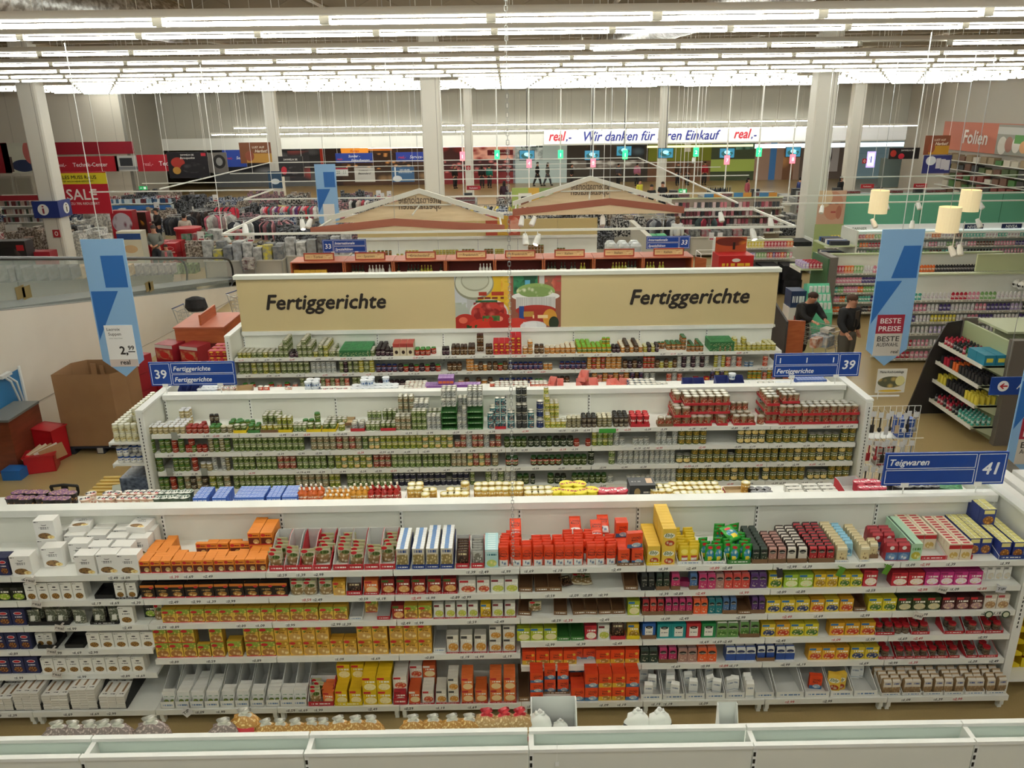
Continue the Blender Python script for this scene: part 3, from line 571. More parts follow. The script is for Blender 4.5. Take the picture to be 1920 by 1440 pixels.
def sack(r, h, m, tuft, tm):
    def f():
        mb = MB(); n = 12; mb.lathe([(r*.7, 0, 0), (r*.98, h*.16, 0), (r*1.02, h*.36, 0), (r*.98, h*.58, 0), (r*.72, h*.76, 0), (r*.4, h*.84, 1), (r*.16, h*.88, 1), (r*.3, h*.95, 1), (r*.42, h*(1 if tuft else .86), 1)], n, lab=0)
        for i, v in enumerate(mb.v): k = 1+.1*math.sin(i*2.4)+.06*math.sin(i*5.1); mb.v[i] = (v[0]*k, v[1]*k*.8, v[2]*(1+.04*math.sin(i*1.7)))
        me = mb.mesh('sack', [m, tm]); me.polygons.foreach_set('use_smooth', [True]*len(me.polygons)); return me
    return f
FILM = M('#c9c6b8', .15)
kd('noodle', 'noodle_bag', 'bag', 'clear bag of pale egg noodles', .2, .17, .16, sack(.1, .17, PM('#d9ae62', ('q', .5, .5, .6, .5, '#ecd08c', '#a87838', 14), ('r', .5, .62, .22, .1, '#c4303a'), rough=.2), True, FILM))
kd('noodleR', 'noodle_bag', 'bag', 'clear bag of pale noodles tied with red top', .2, .19, .16, sack(.1, .19, PM('#d9b98a', ('q', .5, .5, .6, .5, '#e6cfa0', '#a88454', 14), ('r', .5, .2, .3, .1, '#c42a34'), rough=.2), True, M('#c42a34', .3)))
kd('whiteR', 'rice_sack', 'bag', 'white bag with black lettering', .18, .2, .15, sack(.095, .2, PM('#e9e8e2', ('t', .5, .45, .7, .14, '#2b2b2b', 5), rough=.3), False, M('#e9e8e2', .4)))
kd('greyN', 'pasta_sack', 'bag', 'clear bag', .2, .15, .16, sack(.1, .15, PM('#a89a92', ('q', .5, .5, .6, .5, '#cdb9b0', '#7d6f6a', 14), rough=.15), True, FILM))
kd('whPk', 'white_soup_pack', 'pack', 'slim white pack with small food picture', .075, .15, .05, cbox(.075, .15, .05, '#e6e5de', PM('#e9e8e2', ('p', .5, .22, .4, .16, '#d9b05a', '#6a8a3a', 5), ('t', .5, .62, .3, .03, '#4a8a5a', 5))))
for key, c in (('R', '#b3212c'), ('N', '#223a80'), ('W', '#e2e2dc'), ('K', '#1c1c1c'), ('B', '#7a5a3c'), ('Y', '#e0c414'), ('G', '#3f7d3a')):
    nmc = dict(R='red', N='navy blue', W='white', K='black', B='brown cardboard', Y='yellow', G='green')[key]
    kd('ty'+key, 'carton_tray', 'tray', nmc+' open shelf carton with sloping sides', .15, .2, .34, tray(.15, .2, .34, c, '#cfd0cc' if key in 'RNW' else c, .28, PM(c, ('t', .5, .5, .36, .12, '#f0efe6' if key != 'W' else '#5f7fa8', 6))))
    kd('tl'+key, 'carton_tray', 'tray', 'low '+nmc+' cardboard tray', .15, .055, .2, tray(.15, .055, .2, c, '#b9a27c' if key in 'BYRG' else c, .8))
def cl(base, a, b, band=None, txt='#f2f0e2', sc=5): return PM(base, ('p', .5, .36, .42, .3, a, b, sc), ('t', .5, .78, .36, .07, txt, 5), *([('r', .5, .06, 1, .06, band)] if band else []))
def ck(key, name, desc, *a, r=.042, h=.108, metal='#b9b7a8', txt='#f2f0e2'): kd(key, name, 'can', desc, 2*r, h, 2*r, can(r, h, cl(*a, txt=txt), metal))
ck('cG', 'vegetable_can', 'green vegetable can', '#77893f', '#c9cf8e', '#3f5a22', '#5a6f2c'); ck('cP', 'pea_can', 'green and cream pea can', '#8c9a5a', '#dcd9b0', '#58752c', '#4f6a2a')
ck('cC', 'corn_can', 'yellow green corn can', '#a7a238', '#e3cf52', '#5f7428', '#5f7a2c'); ck('cO', 'carrot_can', 'green and orange carrot can', '#6f8a35', '#dd8a3a', '#e6c98c', '#4a6a25')
ck('cR', 'bean_can', 'red and green bean can', '#9a4a38', '#dcc3a0', '#8a2a20', '#5f7434'); ck('cM', 'mushroom_can', 'brown and cream mushroom can', '#8a8560', '#dcd4b8', '#8a7450', '#3f5a2a')
ck('cW', 'plain_can', 'white and grey plain can', '#c9cbc4', '#e9ebe6', '#8a8f8a', txt='#333333'); ck('cN', 'olive_tin', 'dark tin with white square label', '#22243a', '#22243a', '#22243a', txt='#e6e6e0')
ck('cS', 'stew_can', 'large yellow green stew can', '#4f5f24', '#d9b23c', '#7d6a2c', '#3a5220', r=.053, h=.125); ck('cS2', 'soup_can', 'large dark green soup can', '#36481f', '#d9a23a', '#e3cf8a', '#26361a', r=.053, h=.125)
ck('cT', 'tall_tin', 'silver tin with picture label', '#8d7a5a', '#d9cdb0', '#9a3a22', r=.052, h=.125, txt='#7a1f1a'); ck('cTe', 'teal_tin', 'teal fish tin', '#147a86', '#e06a3c', '#0f5a66', r=.045, h=.12)
ck('cK', 'black_tin', 'black tin with silver lid', '#1b1d1e', '#1b1d1e', '#3a3d3c', r=.045, h=.12, txt='#b9bcb8'); ck('cNv', 'navy_tin', 'navy blue tin', '#1f2c5c', '#3a5aa0', '#1a2450', r=.045, h=.12)
ck('cY', 'yellow_tin', 'yellow tin', '#d9c832', '#f0e69a', '#7a8a2c', r=.042, h=.1)
ck('cAu', 'golden_can', 'golden yellow soup can', '#c9a03c', '#e3c878', '#a8792a', txt='#f4ead0', r=.05, h=.13, metal='#d9cf9a')
def jk(key, name, desc, lab, food, lid, r=.038, h=.12, lidh=.015, sc=5): kd(key, name, 'jar', desc, 2*r, h, 2*r, jar(r, h, lab if not isinstance(lab, tuple) else cl(*lab), food, lid, lidh))
jk('jW', 'white_lid_jar', 'white lidded jar of beige vegetables', ('#b5a67c', '#d9cfae', '#8a7a50'), '#a39566', '#e9eaec'); jk('jG', 'pickle_jar', 'green pickle jar with green lid', ('#4a5a24', '#cdd09a', '#39481c'), '#3a4a1c', '#2f5a2c', r=.042, h=.145)
jk('jR', 'relish_jar', 'red relish jar', ('#a53a26', '#e0b08a', '#7a1f18'), '#8f2c1c', '#9a2f2a', h=.1); jk('jGs', 'small_green_jar', 'small green lidded vegetable jar', ('#55702c', '#d3cf9a', '#3f5a22'), '#6a7a35', '#3f7a3a', h=.1)
jk('jM', 'mushroom_jar', 'mushroom jar with black lid', ('#3a332a', '#cfc6a8', '#5a4c38'), '#57483a', '#1d1d1c', h=.1); jk('jC', 'mushroom_jar', 'mushroom jar with cream lid', ('#6a6a48', '#d3cfae', '#6a5c40'), '#7a7048', '#cfcab0', h=.1)
jk('jP', 'cabbage_jar', 'dark green jar with red label', ('#b5321f', '#e6dcc0', '#3f5a22'), '#24351a', '#2f5a2c', r=.044, h=.14); jk('jO', 'olive_jar', 'dark jar with pale label', ('#3a4a2c', '#dfe0d0', '#26331c'), '#1f2c18', '#27281f', r=.042, h=.14)
kd('tR', 'red_tub', 'tub', 'tall red lidded drum', .11, .15, .11, tub(.055, .15, PM('#b5242c', ('t', .5, .6, .4, .1, '#f0e6dc', 4)), M('#c42a30', .3), '#a82028', .97)); kd('tY', 'yellow_tub', 'tub', 'yellow lidded broth tub', .16, .12, .16, tub(.08, .12, PM('#e0cf1f'), PM('#e6d724', ('t', .5, .5, .5, .12, '#a8442c', 4)), '#ddcc1c', .9))
kd('tRd', 'red_lid_tub', 'tub', 'tub with round red lid', .13, .11, .13, tub(.065, .11, PM('#b01c34'), PM('#c22844', ('t', .5, .5, .5, .14, '#f4e6e6', 4)), '#a81c30', .9)); kd('tC', 'noodle_cup', 'cup', 'noodle cup with printed foil lid', .115, .12, .115, tub(.057, .12, PM('#c9a48a', ('p', .5, .5, .5, .4, '#d98a7a', '#efe6d6', 4)), PM('#ece8e0', ('t', .5, .5, .6, .22, '#2e2e2e', 4), ('e', .7, .3, .2, .1, '#c42a30')), '#d6b49c', .72))
kd('tCk', 'dark_noodle_cup', 'cup', 'dark noodle cup with purple and gold lid', .115, .13, .115, tub(.057, .13, PM('#1c1512', ('p', .5, .5, .5, .3, '#d9a25a', '#2c1a12', 5)), PM('#8a6a58', ('p', .5, .5, .6, .5, '#d9b27a', '#6a3a6a', 4)), '#191310', .8))
kd('tCg', 'noodle_cup', 'cup', 'noodle cup with green printed lid', .115, .12, .115, tub(.057, .12, PM('#4a5a44'), PM('#e3e4da', ('t', .5, .5, .6, .22, '#22402c', 4), ('r', .5, .9, 1, .12, '#3a5a44')), '#3c4a3a', .72))
kd('tPl', 'dressing_lid_tub', 'tub', 'tub with dark metallic round lid', .12, .12, .12, tub(.06, .12, PM('#22201f'), PM('#6a6c70', ('e', .5, .5, .3, .3, '#3a3b40'), ('p', .4, .6, .3, .2, '#a8aab0', '#4a4b50', 3), rough=.2), '#1f1d1c', .95))
kd('bOr', 'sauce_bottle', 'bottle', 'orange sauce bottle with white cap', .075, .19, .075, bottle(.037, .19, cl('#c96a2c', '#e9d3a0', '#b5421c'), '#c05a22', '#efece2')); kd('bYe', 'dressing_bottle', 'bottle', 'yellow brown dressing bottle with cream cap', .075, .19, .075, bottle(.037, .19, cl('#d9a23c', '#efdca8', '#a87022'), '#c58a2c', '#f0ead8'))
kd('bRe', 'ketchup_bottle', 'bottle', 'red ketchup bottle with cream cap', .075, .2, .075, bottle(.037, .2, cl('#a8241c', '#e6cfae', '#8a1c16'), '#9a1f18', '#efe6d0')); kd('bxBl', 'blue_dressing_sachet', 'box', 'slim blue sauce sachet box', .05, .13, .03, cbox(.05, .13, .03, '#3a62b8', PM('#3c66bd', ('t', .5, .6, .4, .2, '#e6ecf6', 4)), PM('#4a72c4', ('r', .5, .5, .4, .14, '#dfe8f6'))))
kd('dkBx', 'coffee_gift_box', 'box', 'large black gift box with gold print', .3, .17, .2, cbox(.3, .17, .2, '#1e2024', PM('#1f2125', ('p', .3, .5, .12, .3, '#4a4030', '#8a7448', 5), ('t', .7, .5, .2, .06, '#a8a49a', 5)), PM('#22242a', ('r', .8, .6, .12, .3, '#c9a98a'), ('t', .3, .5, .2, .06, '#8a8a88', 5))))
# small goods of the far shelves
ck('fG', 'small_green_can', 'small olive green can', '#7d8750', '#b9b98a', '#4a5a2a', r=.045, h=.11); ck('fY', 'yellow_label_can', 'small can with yellow label', '#a39a3c', '#d9c84a', '#5f6a2a', r=.045, h=.11)
jk('fD', 'dark_sauce_jar', 'dark purple sauce jar', ('#3a2230', '#a9808a', '#2a1822'), '#2c1a22', '#2a2024', r=.045, h=.14); jk('fR', 'ketchup_jar', 'red sauce jar with green lid', ('#a8281c', '#e6d3b0', '#7a1f14'), '#a02c1c', '#3a8a3a', r=.045, h=.12)
jk('fB', 'brown_sauce_jar', 'brown sauce jar with dark lid', ('#6a4a2c', '#cfb98a', '#4a3018'), '#5a3a20', '#3a2a20', r=.042, h=.16); jk('fBl', 'blue_label_jar', 'navy blue labelled sauce jar', ('#1e3a7c', '#b96a3a', '#16285a'), '#5a2a1c', '#1c3470', r=.042, h=.14)
jk('fO', 'curry_jar', 'amber curry jar with cream lid', ('#c98a3a', '#efd9a0', '#8a5a22'), '#b5702a', '#e0d8c0', r=.05, h=.12); jk('fP', 'pesto_jar', 'pesto jar with bright green lid', ('#7a9a3a', '#d9b04a', '#4a6a22'), '#c9822c', '#6fae2c', r=.042, h=.12)
jk('fPk', 'bruschetta_jar', 'antipasti jar with green lid', ('#8a6a3a', '#d9b98a', '#5a3a1c'), '#9a5a2c', '#2f6a3c', r=.042, h=.12); jk('fMs', 'mustard_jar', 'yellow green mustard jar', ('#b5a93c', '#e3dca0', '#8a8a2c'), '#a89a3c', '#c9c8a0', r=.042, h=.12)
kd('fRb', 'red_soup_box', 'box', 'red and gold soup box', .11, .12, .06, cbox(.11, .12, .06, '#b5202a', PM('#b8222c', ('p', .5, .35, .35, .2, '#e6b93a', '#8a1418', 4), ('e', .5, .78, .3, .12, '#e6c23a')))); kd('fTb', 'tall_sauce_carton', 'box', 'tall cream sauce carton with red roof', .12, .26, .1, cbox(.12, .26, .1, '#c9b99a', PM('#d9ccae', ('e', .5, .3, .25, .15, '#3a241c'), ('r', .5, .85, .5, .15, '#a8403a')), M('#b04a42', .4)))
kd('fGt', 'green_jar_tray', 'tray', 'flat green shrink wrapped jar tray', .3, .1, .2, cbox(.3, .1, .2, '#2a7a44', PM('#2c6a3c', ('p', .5, .4, .5, .35, '#b9c88a', '#1f5a34', 6)), PM('#2f8a4c', ('p', .5, .5, .5, .5, '#46a062', '#1f6a38', 6))))
kd('fPi', 'pink_sachet_tray', 'tray', 'pink sloping carton tray', .17, .1, .2, tray(.17, .12, .2, '#dd7f74', '#e89a8e', .5)); kd('fWh', 'cream_tub', 'tub', 'white lidded cream tub', .11, .09, .11, tub(.055, .09, PM('#d3dae0', ('t', .5, .5, .4, .2, '#4a6a9a', 4)), PM('#e9eef2', ('e', .5, .5, .3, .3, '#d9dfe4')), '#cfd6dc'))
kd('fRc', 'tomato_can', 'can', 'orange red tomato can', .085, .1, .085, can(.042, .1, cl('#cc4a2a', '#efdcc0', '#a82c1c'))); kd('fPu', 'purple_snack_box', 'box', 'small purple and orange spice box', .07, .1, .06, cbox(.07, .1, .06, '#6a3a7c', PM('#73408a', ('r', .5, .35, .4, .2, '#cf6a3a')), PM('#7a4a9a', ('t', .5, .5, .4, .2, '#d9c0e0', 4))))
kd('fBt', 'blue_fish_tin', 'can', 'flat blue fish tin', .1, .05, .08, can(.045, .05, cl('#2f6a9c', '#9ac3d9', '#1f4a7a'))); kd('fNb', 'navy_ramen_box', 'box', 'navy blue display box', .2, .1, .16, tray(.2, .14, .16, '#25306a', '#2c3878', .5))
kd('wB', 'wine_bottle', 'bottle', 'slim dark wine bottle', .075, .3, .075, bottle(.037, .3, PM('#ddd6c0', ('t', .5, .5, .3, .2, '#3a2a20', 4)), '#1f2a1c', '#2a2a26', .58)); kd('wO', 'oil_bottle', 'bottle', 'golden oil bottle', .07, .28, .07, bottle(.035, .28, PM('#d9c25a', ('t', .5, .5, .3, .2, '#5a4a20', 4)), '#8a8a2c', '#c9a83c', .6))
kd('wW', 'white_bottle', 'bottle', 'white ouzo bottle', .075, .3, .075, bottle(.037, .3, PM('#e6e6e0', ('t', .5, .5, .3, .1, '#6a6a66', 4)), '#dcdcd4', '#e9e9e4', .62)); kd('wC', 'cola_jar', 'jar', 'brown antipasti jar with white label', .085, .13, .085, jar(.042, .13, PM('#d9d0bc', ('t', .5, .5, .4, .2, '#5a2a20', 4)), '#4a2c20', '#22201e'))
kd('wY', 'tea_box', 'box', 'yellow tea carton', .13, .2, .09, cbox(.13, .2, .09, '#d9a838', PM('#dcae40', ('p', .5, .35, .36, .24, '#7a3a1c', '#e6cf8a', 4)))); kd('wS', 'coffee_glass', 'glass', 'small glass of white spread', .06, .09, .06, jar(.03, .09, cl('#cfc0a8', '#e9e0cc', '#9a7a5a'), '#d9c8a8', '#e9dcc0'))

# ---------------------------------------------------------------- placing goods
_me = {}
def kmesh(k):
    if k not in _me: _me[k] = K[k]['mesh']()
    return _me[k]
PLACE = {'g2': 'shelf of the pasta shelving', 'g3': 'shelf of the canned food shelving', 'g4': 'shelf below the beige board'}
LVN = {0: 'top', 1: 'second', 2: 'third', 3: 'fourth', 4: 'fifth', 5: 'bottom'}
LEV = {('g2', i): (6.88 if i < 5 else 6.70, six[i]) for i in range(6)}
LEV[('g2', '4s')] = (6.88, .675)
for i, z in enumerate((1.67, 1.38, 1.085, .79)): LEV[('g3', i)] = (10.5, z)
for i, z in enumerate((1.68, 1.37, 1.06)): LEV[('g4', i)] = (14.05, z)
n_goods = [0]
def put(k, x, y, z, rz=0.0, sc=(1, 1, 1), label=None, group=None, rx=0.0):
    d = K[k]; o = bpy.data.objects.new(d['name'], kmesh(k)); COL.objects.link(o); o.location = (x, y, z); o.rotation_euler = (rx, 0, rz); o.scale = sc
    lb = label or d['desc']; o['label'] = lb; o['category'] = d['cat']; o['group'] = group or ('repeats: '+lb); n_goods[0] += 1; return o
def run(g, lv, X0, X1, spec, n=None, deep=1, high=1, dy=0.0, miss=0.0, jit=.0, tr=None, trn=1, sh=1.0, note='', seedx=0, slope=None, dgap=1.04, hl=None, trh=None, raw=None):
    if g == 'g2' and lv in (1, 2, 3, 4) and not tr: deep = min(deep, 2)
    yf, z = LEV[(g, lv)]; pl = 'on the %s %s' % (LVN.get(lv, 'fourth' if lv == '4s' else ''), PLACE[g])
    if g == 'g2' and X1 < 260: pl = 'on the %s shelf, left end of pasta shelving' % LVN.get(lv, 'fourth')
    x0, x1 = (x_on(X0, yf, z), x_on(X1, yf, z)) if raw is None else raw
    ks = spec.split('|'); w = sum(K[k]['w'] for k in ks)/len(ks)
    n = n or max(1, round((x1-x0)/w)); cell = (x1-x0)/n; rd = random.Random(int(X0*7+lv.__hash__() % 97 if isinstance(lv, int) else X0*7))
    for i in range(n):
        k = ks[i % len(ks)] if not note.startswith('~') else rd.choice(ks); d = K[k]; xs = min(1.3, max(.7, cell*.95/d['w'])) if d['cat'] not in ('can', 'jar', 'bottle', 'tub', 'cup') else min(1.12, max(.8, cell*.985/d['w']))
        xx = x0+cell*(i+.5); ztray = 0
        if tr:
            if i % trn == 0:
                tw = cell*min(trn, n-i); td = max(d['d']*deep*dgap+.02, .12); q = K[tr]; hh = trh or q['h']
                put(tr, x0+cell*i+tw/2, yf+.012+dy+td/2, z+.001, 0, (tw*.985/q['w'], td/q['d'], hh/q['h']), q['desc']+' '+pl)
            ztray = .006; xs *= .88
        nd = deep if slope is None else max(1, int(slope[i % len(slope)]))
        nh = high if hl is None else hl[i % len(hl)]
        for j in range(nd):
            for h in range(nh):
                if miss and rd.random() < miss: break
                jx, jz = rd.uniform(-jit-.1, jit+.1)*.01, rd.uniform(-jit, jit)*.06
                ds = xs if d['cat'] in ('can', 'jar', 'bottle', 'tub', 'cup') else 1.0
                put(k, xx+jx, yf+.02+dy+d['d']*dgap*(j+.5)*ds+(.006 if tr else 0), z+.001+ztray+h*d['h']*sh*1.003, jz, (xs, ds, sh), d['desc']+' '+pl)

# ================================================================ pasta shelving, front side
G = 'g2'
run(G, 0, -60, -2, 'pastaB', deep=2); run(G, 0, -2, 19, 'pastaB', n=1, deep=2, high=1)
def wbox(X, j, h=0, rz=0.0, flat=0):
    x = x_on(X, 6.88, 1.685); put('pastaW', x, 6.965+j*.142+rnd.uniform(-.012, .012), 1.686+.216*h, rz, (.93, .96, 1), 'white pasta box %s on the top pasta shelf, left' % ('lying flat on others' if flat else 'with dark food window'), rx=-R(90) if flat else 0)
for X, j, h, rz in ((42, 0, 0, .03), (163, 0, 0, -.02), (203, 0, 0, .02), (243, 0, 0, 0), (86, 1, 0, .05), (130, 1.6, 0, 0), (174, 1.2, 0, .02), (218, 1.1, 0, -.03), (62, 2.2, 0, 0), (62, 2.2, 1, .03), (106, 2.8, 0, .02), (150, 2.8, 0, -.02), (194, 2.3, 0, .02), (238, 2.1, 0, 0), (106, 3.8, 0, .01), (150, 3.8, 0, 0), (194, 3.4, 0, 0), (238, 3.2, 0, 0), (62, 3.5, 0, 0)): wbox(X, j, h, rz)
for X, j in ((112, 3.0), (226, 2.6)): wbox(X, j-.2, 1, .15 if X < 200 else -.12, 1)
run(G, 0, 262, 500, 'dumpO', n=12, slope=[10, 12, 7, 5, 4, 4, 5, 5, 4, 5, 11, 13], jit=.4)
run(G, 0, 345, 455, 'dumpO', n=5, slope=[1, 2, 2, 2, 1], dy=.32, jit=.6); run(G, 0, 452, 500, 'dumpO', n=2, slope=[8, 7], dy=.28, high=2)
for a, b, sl, k in ((504, 533, 5, 'tyW'), (533, 562, 2, 'tyR'), (556, 588, 1, 'tyR'), (586, 620, 5, 'tyR'), (624, 653, 6, 'tyR'), (652, 681, 4, 'tyR'), (682, 712, 2, 'tyR'), (712, 741, 6, 'tyR')):
    run(G, 0, a+1, b-1, 'pouchK', n=1, deep=sl, dgap=1.35, jit=3, dy=.03+.04*((a//7) % 3)); q = K['tyR']; x0, x1 = x_on(a, 6.88, 1.685), x_on(b, 6.88, 1.685)
    put('tyR', (x0+x1)/2, 7.12, 1.686, 0, ((x1-x0)*.99/q['w'], 1.32, 1.12), 'red printed shelf carton for dumpling pouches on the top pasta shelf')
for a, dn in ((742, 9), (772, 9), (798, 10), (825, 10)): run(G, 0, a, a+26, 'couscous', n=1, deep=dn, tr='tyN', trh=.17)
run(G, 0, 854, 880, 'brownP', n=1, deep=6, tr='tyR', dgap=1.1, jit=1); run(G, 0, 883, 908, 'silverP', n=1, deep=6, tr='tyR', dgap=1.1, jit=1)
run(G, 0, 909, 935, 'paleB', n=1, deep=8)
run(G, 0, 937, 1157, 'riceBag', n=11, slope=[6, 8, 3, 5, 5, 5, 7, 8, 7, 7, 5], jit=1.5, dgap=1.0)
run(G, 0, 960, 976, 'riceBag', n=1, dy=.3, raw=(-.04, .08)); 
for X, j in ((968, 5.5), (1085, 6), (1140, 6.5), (1125, 4.5)): put('riceBag', x_on(X, 6.88, 1.685), 6.9+j*.052, 1.686+.17, 0, (1, 1, 1), 'orange rice bag lying over others on the top pasta shelf', rx=-1.1)
run(G, 0, 997, 1018, 'tlB', n=1, dy=.25, raw=(.2, .34)); run(G, 0, 1157, 1208, 'riceBox', n=2, deep=4, high=1, tr='tyB', trn=2, trh=.12); run(G, 0, 1160, 1184, 'riceBox', n=1, deep=2, dy=.26, high=2); put('riceBox', x_on(1190, 6.88, 1.685), 6.97, 1.856, .12, (1.1, 1, 1), 'single orange rice box on top of the rice carton row')
run(G, 0, 1212, 1240, 'ebly', n=1, deep=8, tr='tyY', trh=.12); run(G, 0, 1240, 1266, 'ebly', n=1, deep=2, high=2); run(G, 0, 1240, 1266, 'ebly', n=1, deep=7, dy=.12, high=2)
run(G, 0, 1270, 1316, 'yelBag', n=2, deep=8, tr='tyW', trn=2, trh=.14, jit=2); run(G, 0, 1318, 1362, 'grnBag', n=2, deep=3, tr='tyW', trn=2, trh=.13, jit=4, dgap=1.1); run(G, 0, 1364, 1408, 'grnBag', n=2, deep=6, tr='tyG', trn=2, trh=.16, jit=4, dgap=.95); run(G, 0, 1360, 1404, 'grnBag', n=2, deep=3, dy=.3, high=1, jit=6); put('grnBag', x_on(1388, 6.88, 1.68), 7.05, 1.86, .5, (1, 1, 1), 'green snack bag lying on the heap of green bags', rx=-1.2)
run(G, 0, 1410, 1440, 'pkDG', n=2, deep=8, tr='tlB', trn=2); run(G, 0, 1440, 1475, 'pkPK', n=2, deep=6, tr='tlB', trn=2); run(G, 0, 1476, 1514, 'pkWH', n=2, deep=8, tr='tlB', trn=2, jit=.6); run(G, 0, 1516, 1566, 'pkRD', n=3, deep=9, tr='tlB', trn=3, jit=.6)
run(G, 0, 1566, 1592, 'pkBE', n=1, deep=9, tr='tyW', trh=.08); run(G, 0, 1590, 1606, 'pkLB', n=1, deep=7, dy=.1); run(G, 0, 1612, 1632, 'pkBE', n=1, deep=8, tr='tyW', trh=.08); run(G, 0, 1634, 1652, 'pkBE', n=1, deep=2, dy=.06, tr='tlB')
run(G, 0, 1660, 1706, 'pkRB', n=2, deep=2); run(G, 0, 1650, 1694, 'pkRB', n=2, deep=3, dy=.2, high=1); run(G, 0, 1706, 1728, 'mintB', n=1, deep=18); run(G, 0, 1726, 1774, 'redyel', n=2, deep=8, dy=.2); q = K['tyR']
for X, lab in ((1750, 'emptied'), (1800, 'full')): put('tyR', x_on(X, 6.88, 1.685), 7.16, 1.686, 0, (.27/.15, 1.5, .8), '%s red carton with white inside on the top pasta shelf' % lab)
run(G, 0, 1777, 1822, 'redyel', n=2, deep=11); run(G, 0, 1784, 1834, 'navyY', n=2, deep=8, dy=.1, high=1, raw=(x_on(1826, 6.88, 1.685), x_on(1870, 6.88, 1.685))); run(G, 0, 1840, 1868, 'navyY', n=1, deep=5, dy=.36, high=2, raw=(4.86, 5.0)); run(G, 0, 1874, 1925, 'navyY', n=2, deep=8, tr='tyN', trn=2, dy=.0, trh=.16, raw=(5.02, 5.12+.0) if 0 else (x_on(1872, 6.88, 1.685), 5.12))
# second shelf
run(G, 1, -60, 47, 'bxGRN', n=4, deep=2); run(G, 1, 48, 160, 'pastaW2', n=5, deep=2, sh=1.15); run(G, 1, 175, 213, 'tlK', n=1, raw=(x_on(175, 6.88, 1.4), x_on(213, 6.88, 1.4))); run(G, 1, 214, 258, 'pastaW2', n=2, tr='tyK', trn=2, trh=.07)
run(G, 1, 264, 541, 'dumpB', n=10, deep=3, miss=.0, jit=.5, high=1); run(G, 1, 543, 622, 'pouchK', n=3, deep=2, jit=1, sh=.85); run(G, 1, 624, 648, 'puree', n=1, deep=2); run(G, 1, 649, 679, 'brownP', n=1, deep=1, tr='tyR', sh=.7, trh=.18); run(G, 1, 681, 711, 'bxOK', n=1, deep=2, tr='tyR', trh=.12)
run(G, 1, 713, 858, 'bxSP', n=5, deep=2, tr='tyR', trh=.07); run(G, 1, 860, 893, 'bxWR', n=1, deep=2); run(G, 1, 894, 919, 'bxWR', n=1); run(G, 1, 920, 972, 'bxLE', n=2, deep=2)
for a, b in ((974, 1000), (1001, 1029), (1029, 1054), (1170, 1200)): q = K['tyB']; put('tyB', (x_on(a, 6.88, 1.395)+x_on(b, 6.88, 1.395))/2, 7.09, 1.396, rnd.uniform(-.05, .05), (.92, 1.1, .85), 'empty brown cardboard shelf carton on the second pasta shelf')
for X, y, rz in ((1067, 6.97, .3), (1082, 6.99, -.2), (1103, 6.98, .1), (1100, 7.12, .8)): put('brownP' if X < 1070 else 'pouchK', x_on(X, 6.88, 1.395), y, 1.42, rz, (.9, .6, .9), 'flat snack pouch lying near the empty cartons on second shelf', rx=-1.45)
run(G, 1, 1202, 1228, 'pkBK', n=2, deep=3, tr='tlK', trn=2); run(G, 1, 1230, 1256, 'pkDG', n=2, deep=3, tr='tlB', trn=2); run(G, 1, 1258, 1276, 'pkPI', n=1, deep=2, tr='tlB'); run(G, 1, 1293, 1309, 'pkBL', n=1, deep=2, tr='tlB'); put('pkPI', x_on(1280, 6.88, 1.39), 6.99, 1.43, 1.2, (1, 1, .8), 'fallen magenta grain pack on the second pasta shelf', rx=1.45)
run(G, 1, 1310, 1358, 'pkPI|pkPI|pkPK', n=3, deep=3); run(G, 1, 1358, 1406, 'pkCO', n=3, deep=3); run(G, 1, 1407, 1438, 'pkPU', n=2, deep=3); run(G, 1, 1441, 1467, 'bxYG', n=1, deep=3, sh=1.1); run(G, 1, 1469, 1525, 'bxLG', n=2, deep=3); run(G, 1, 1526, 1571, 'bxYE', n=2, deep=3); run(G, 1, 1572, 1617, 'bxYG', n=2, deep=3, sh=.95)
run(G, 1, 1618, 1645, 'bxRE', n=1, deep=2, sh=1.2); run(G, 1, 1646, 1668, 'bxRE', n=1, dy=.25, deep=2); run(G, 1, 1671, 1733, 'bxRE', n=2, deep=4); run(G, 1, 1734, 1842, 'bxPK', n=4, deep=4); run(G, 1, 1843, 1905, 'bxW3', n=4, deep=2, dy=.08)
# third shelf
run(G, 2, -60, 50, 'pastaB', n=4, deep=2, sh=.95); run(G, 2, 52, 130, 'clearN', n=3, deep=2, tr='tlK', trn=3, jit=3); run(G, 2, 133, 160, 'clearN', n=1, jit=2); run(G, 2, 168, 222, 'clearN', n=2, deep=2, tr='tyK', trn=2, trh=.1, jit=3); run(G, 2, 223, 252, 'pastaW2', n=1, sh=1.15, raw=None); run(G, 2, 262, 285, 'bxGRN', n=1, dy=.1)
run(G, 2, 286, 301, 'pouchK', n=1, dy=.04); run(G, 2, 303, 652, 'knodel', n=13, deep=3, sh=1.0, jit=.5); run(G, 2, 681, 706, 'knodel', n=1, dy=.12); 
for a, b, k in ((655, 680, 'tyW'), (706, 732, 'tyR')): put(k, (x_on(a, 6.88, 1.1)+x_on(b, 6.88, 1.1))/2, 7.08, 1.101, 0, (.9, 1.1, .7), 'empty open shelf carton on the third pasta shelf, %s' % ('white' if k == 'tyW' else 'red'))
run(G, 2, 735, 758, 'bxSP', n=1, deep=2); run(G, 2, 758, 810, 'knodel', n=2, deep=3); run(G, 2, 812, 898, 'bxLE', n=4, deep=2, tr='tyR', trh=.05); run(G, 2, 900, 922, 'bxYE', n=1, deep=2, tr='tyR', trh=.05); run(G, 2, 922, 968, 'bxLE', n=2, deep=3, tr='tyR', trh=.05)
for a in (974, 1040, 1072, 1098, 1122, 1147): put('tyB', x_on(a+13, 6.88, 1.1), 7.1, 1.101, rnd.uniform(-.12, .12), (.9, 1.05, .82), 'empty brown shelf carton on the third pasta shelf')
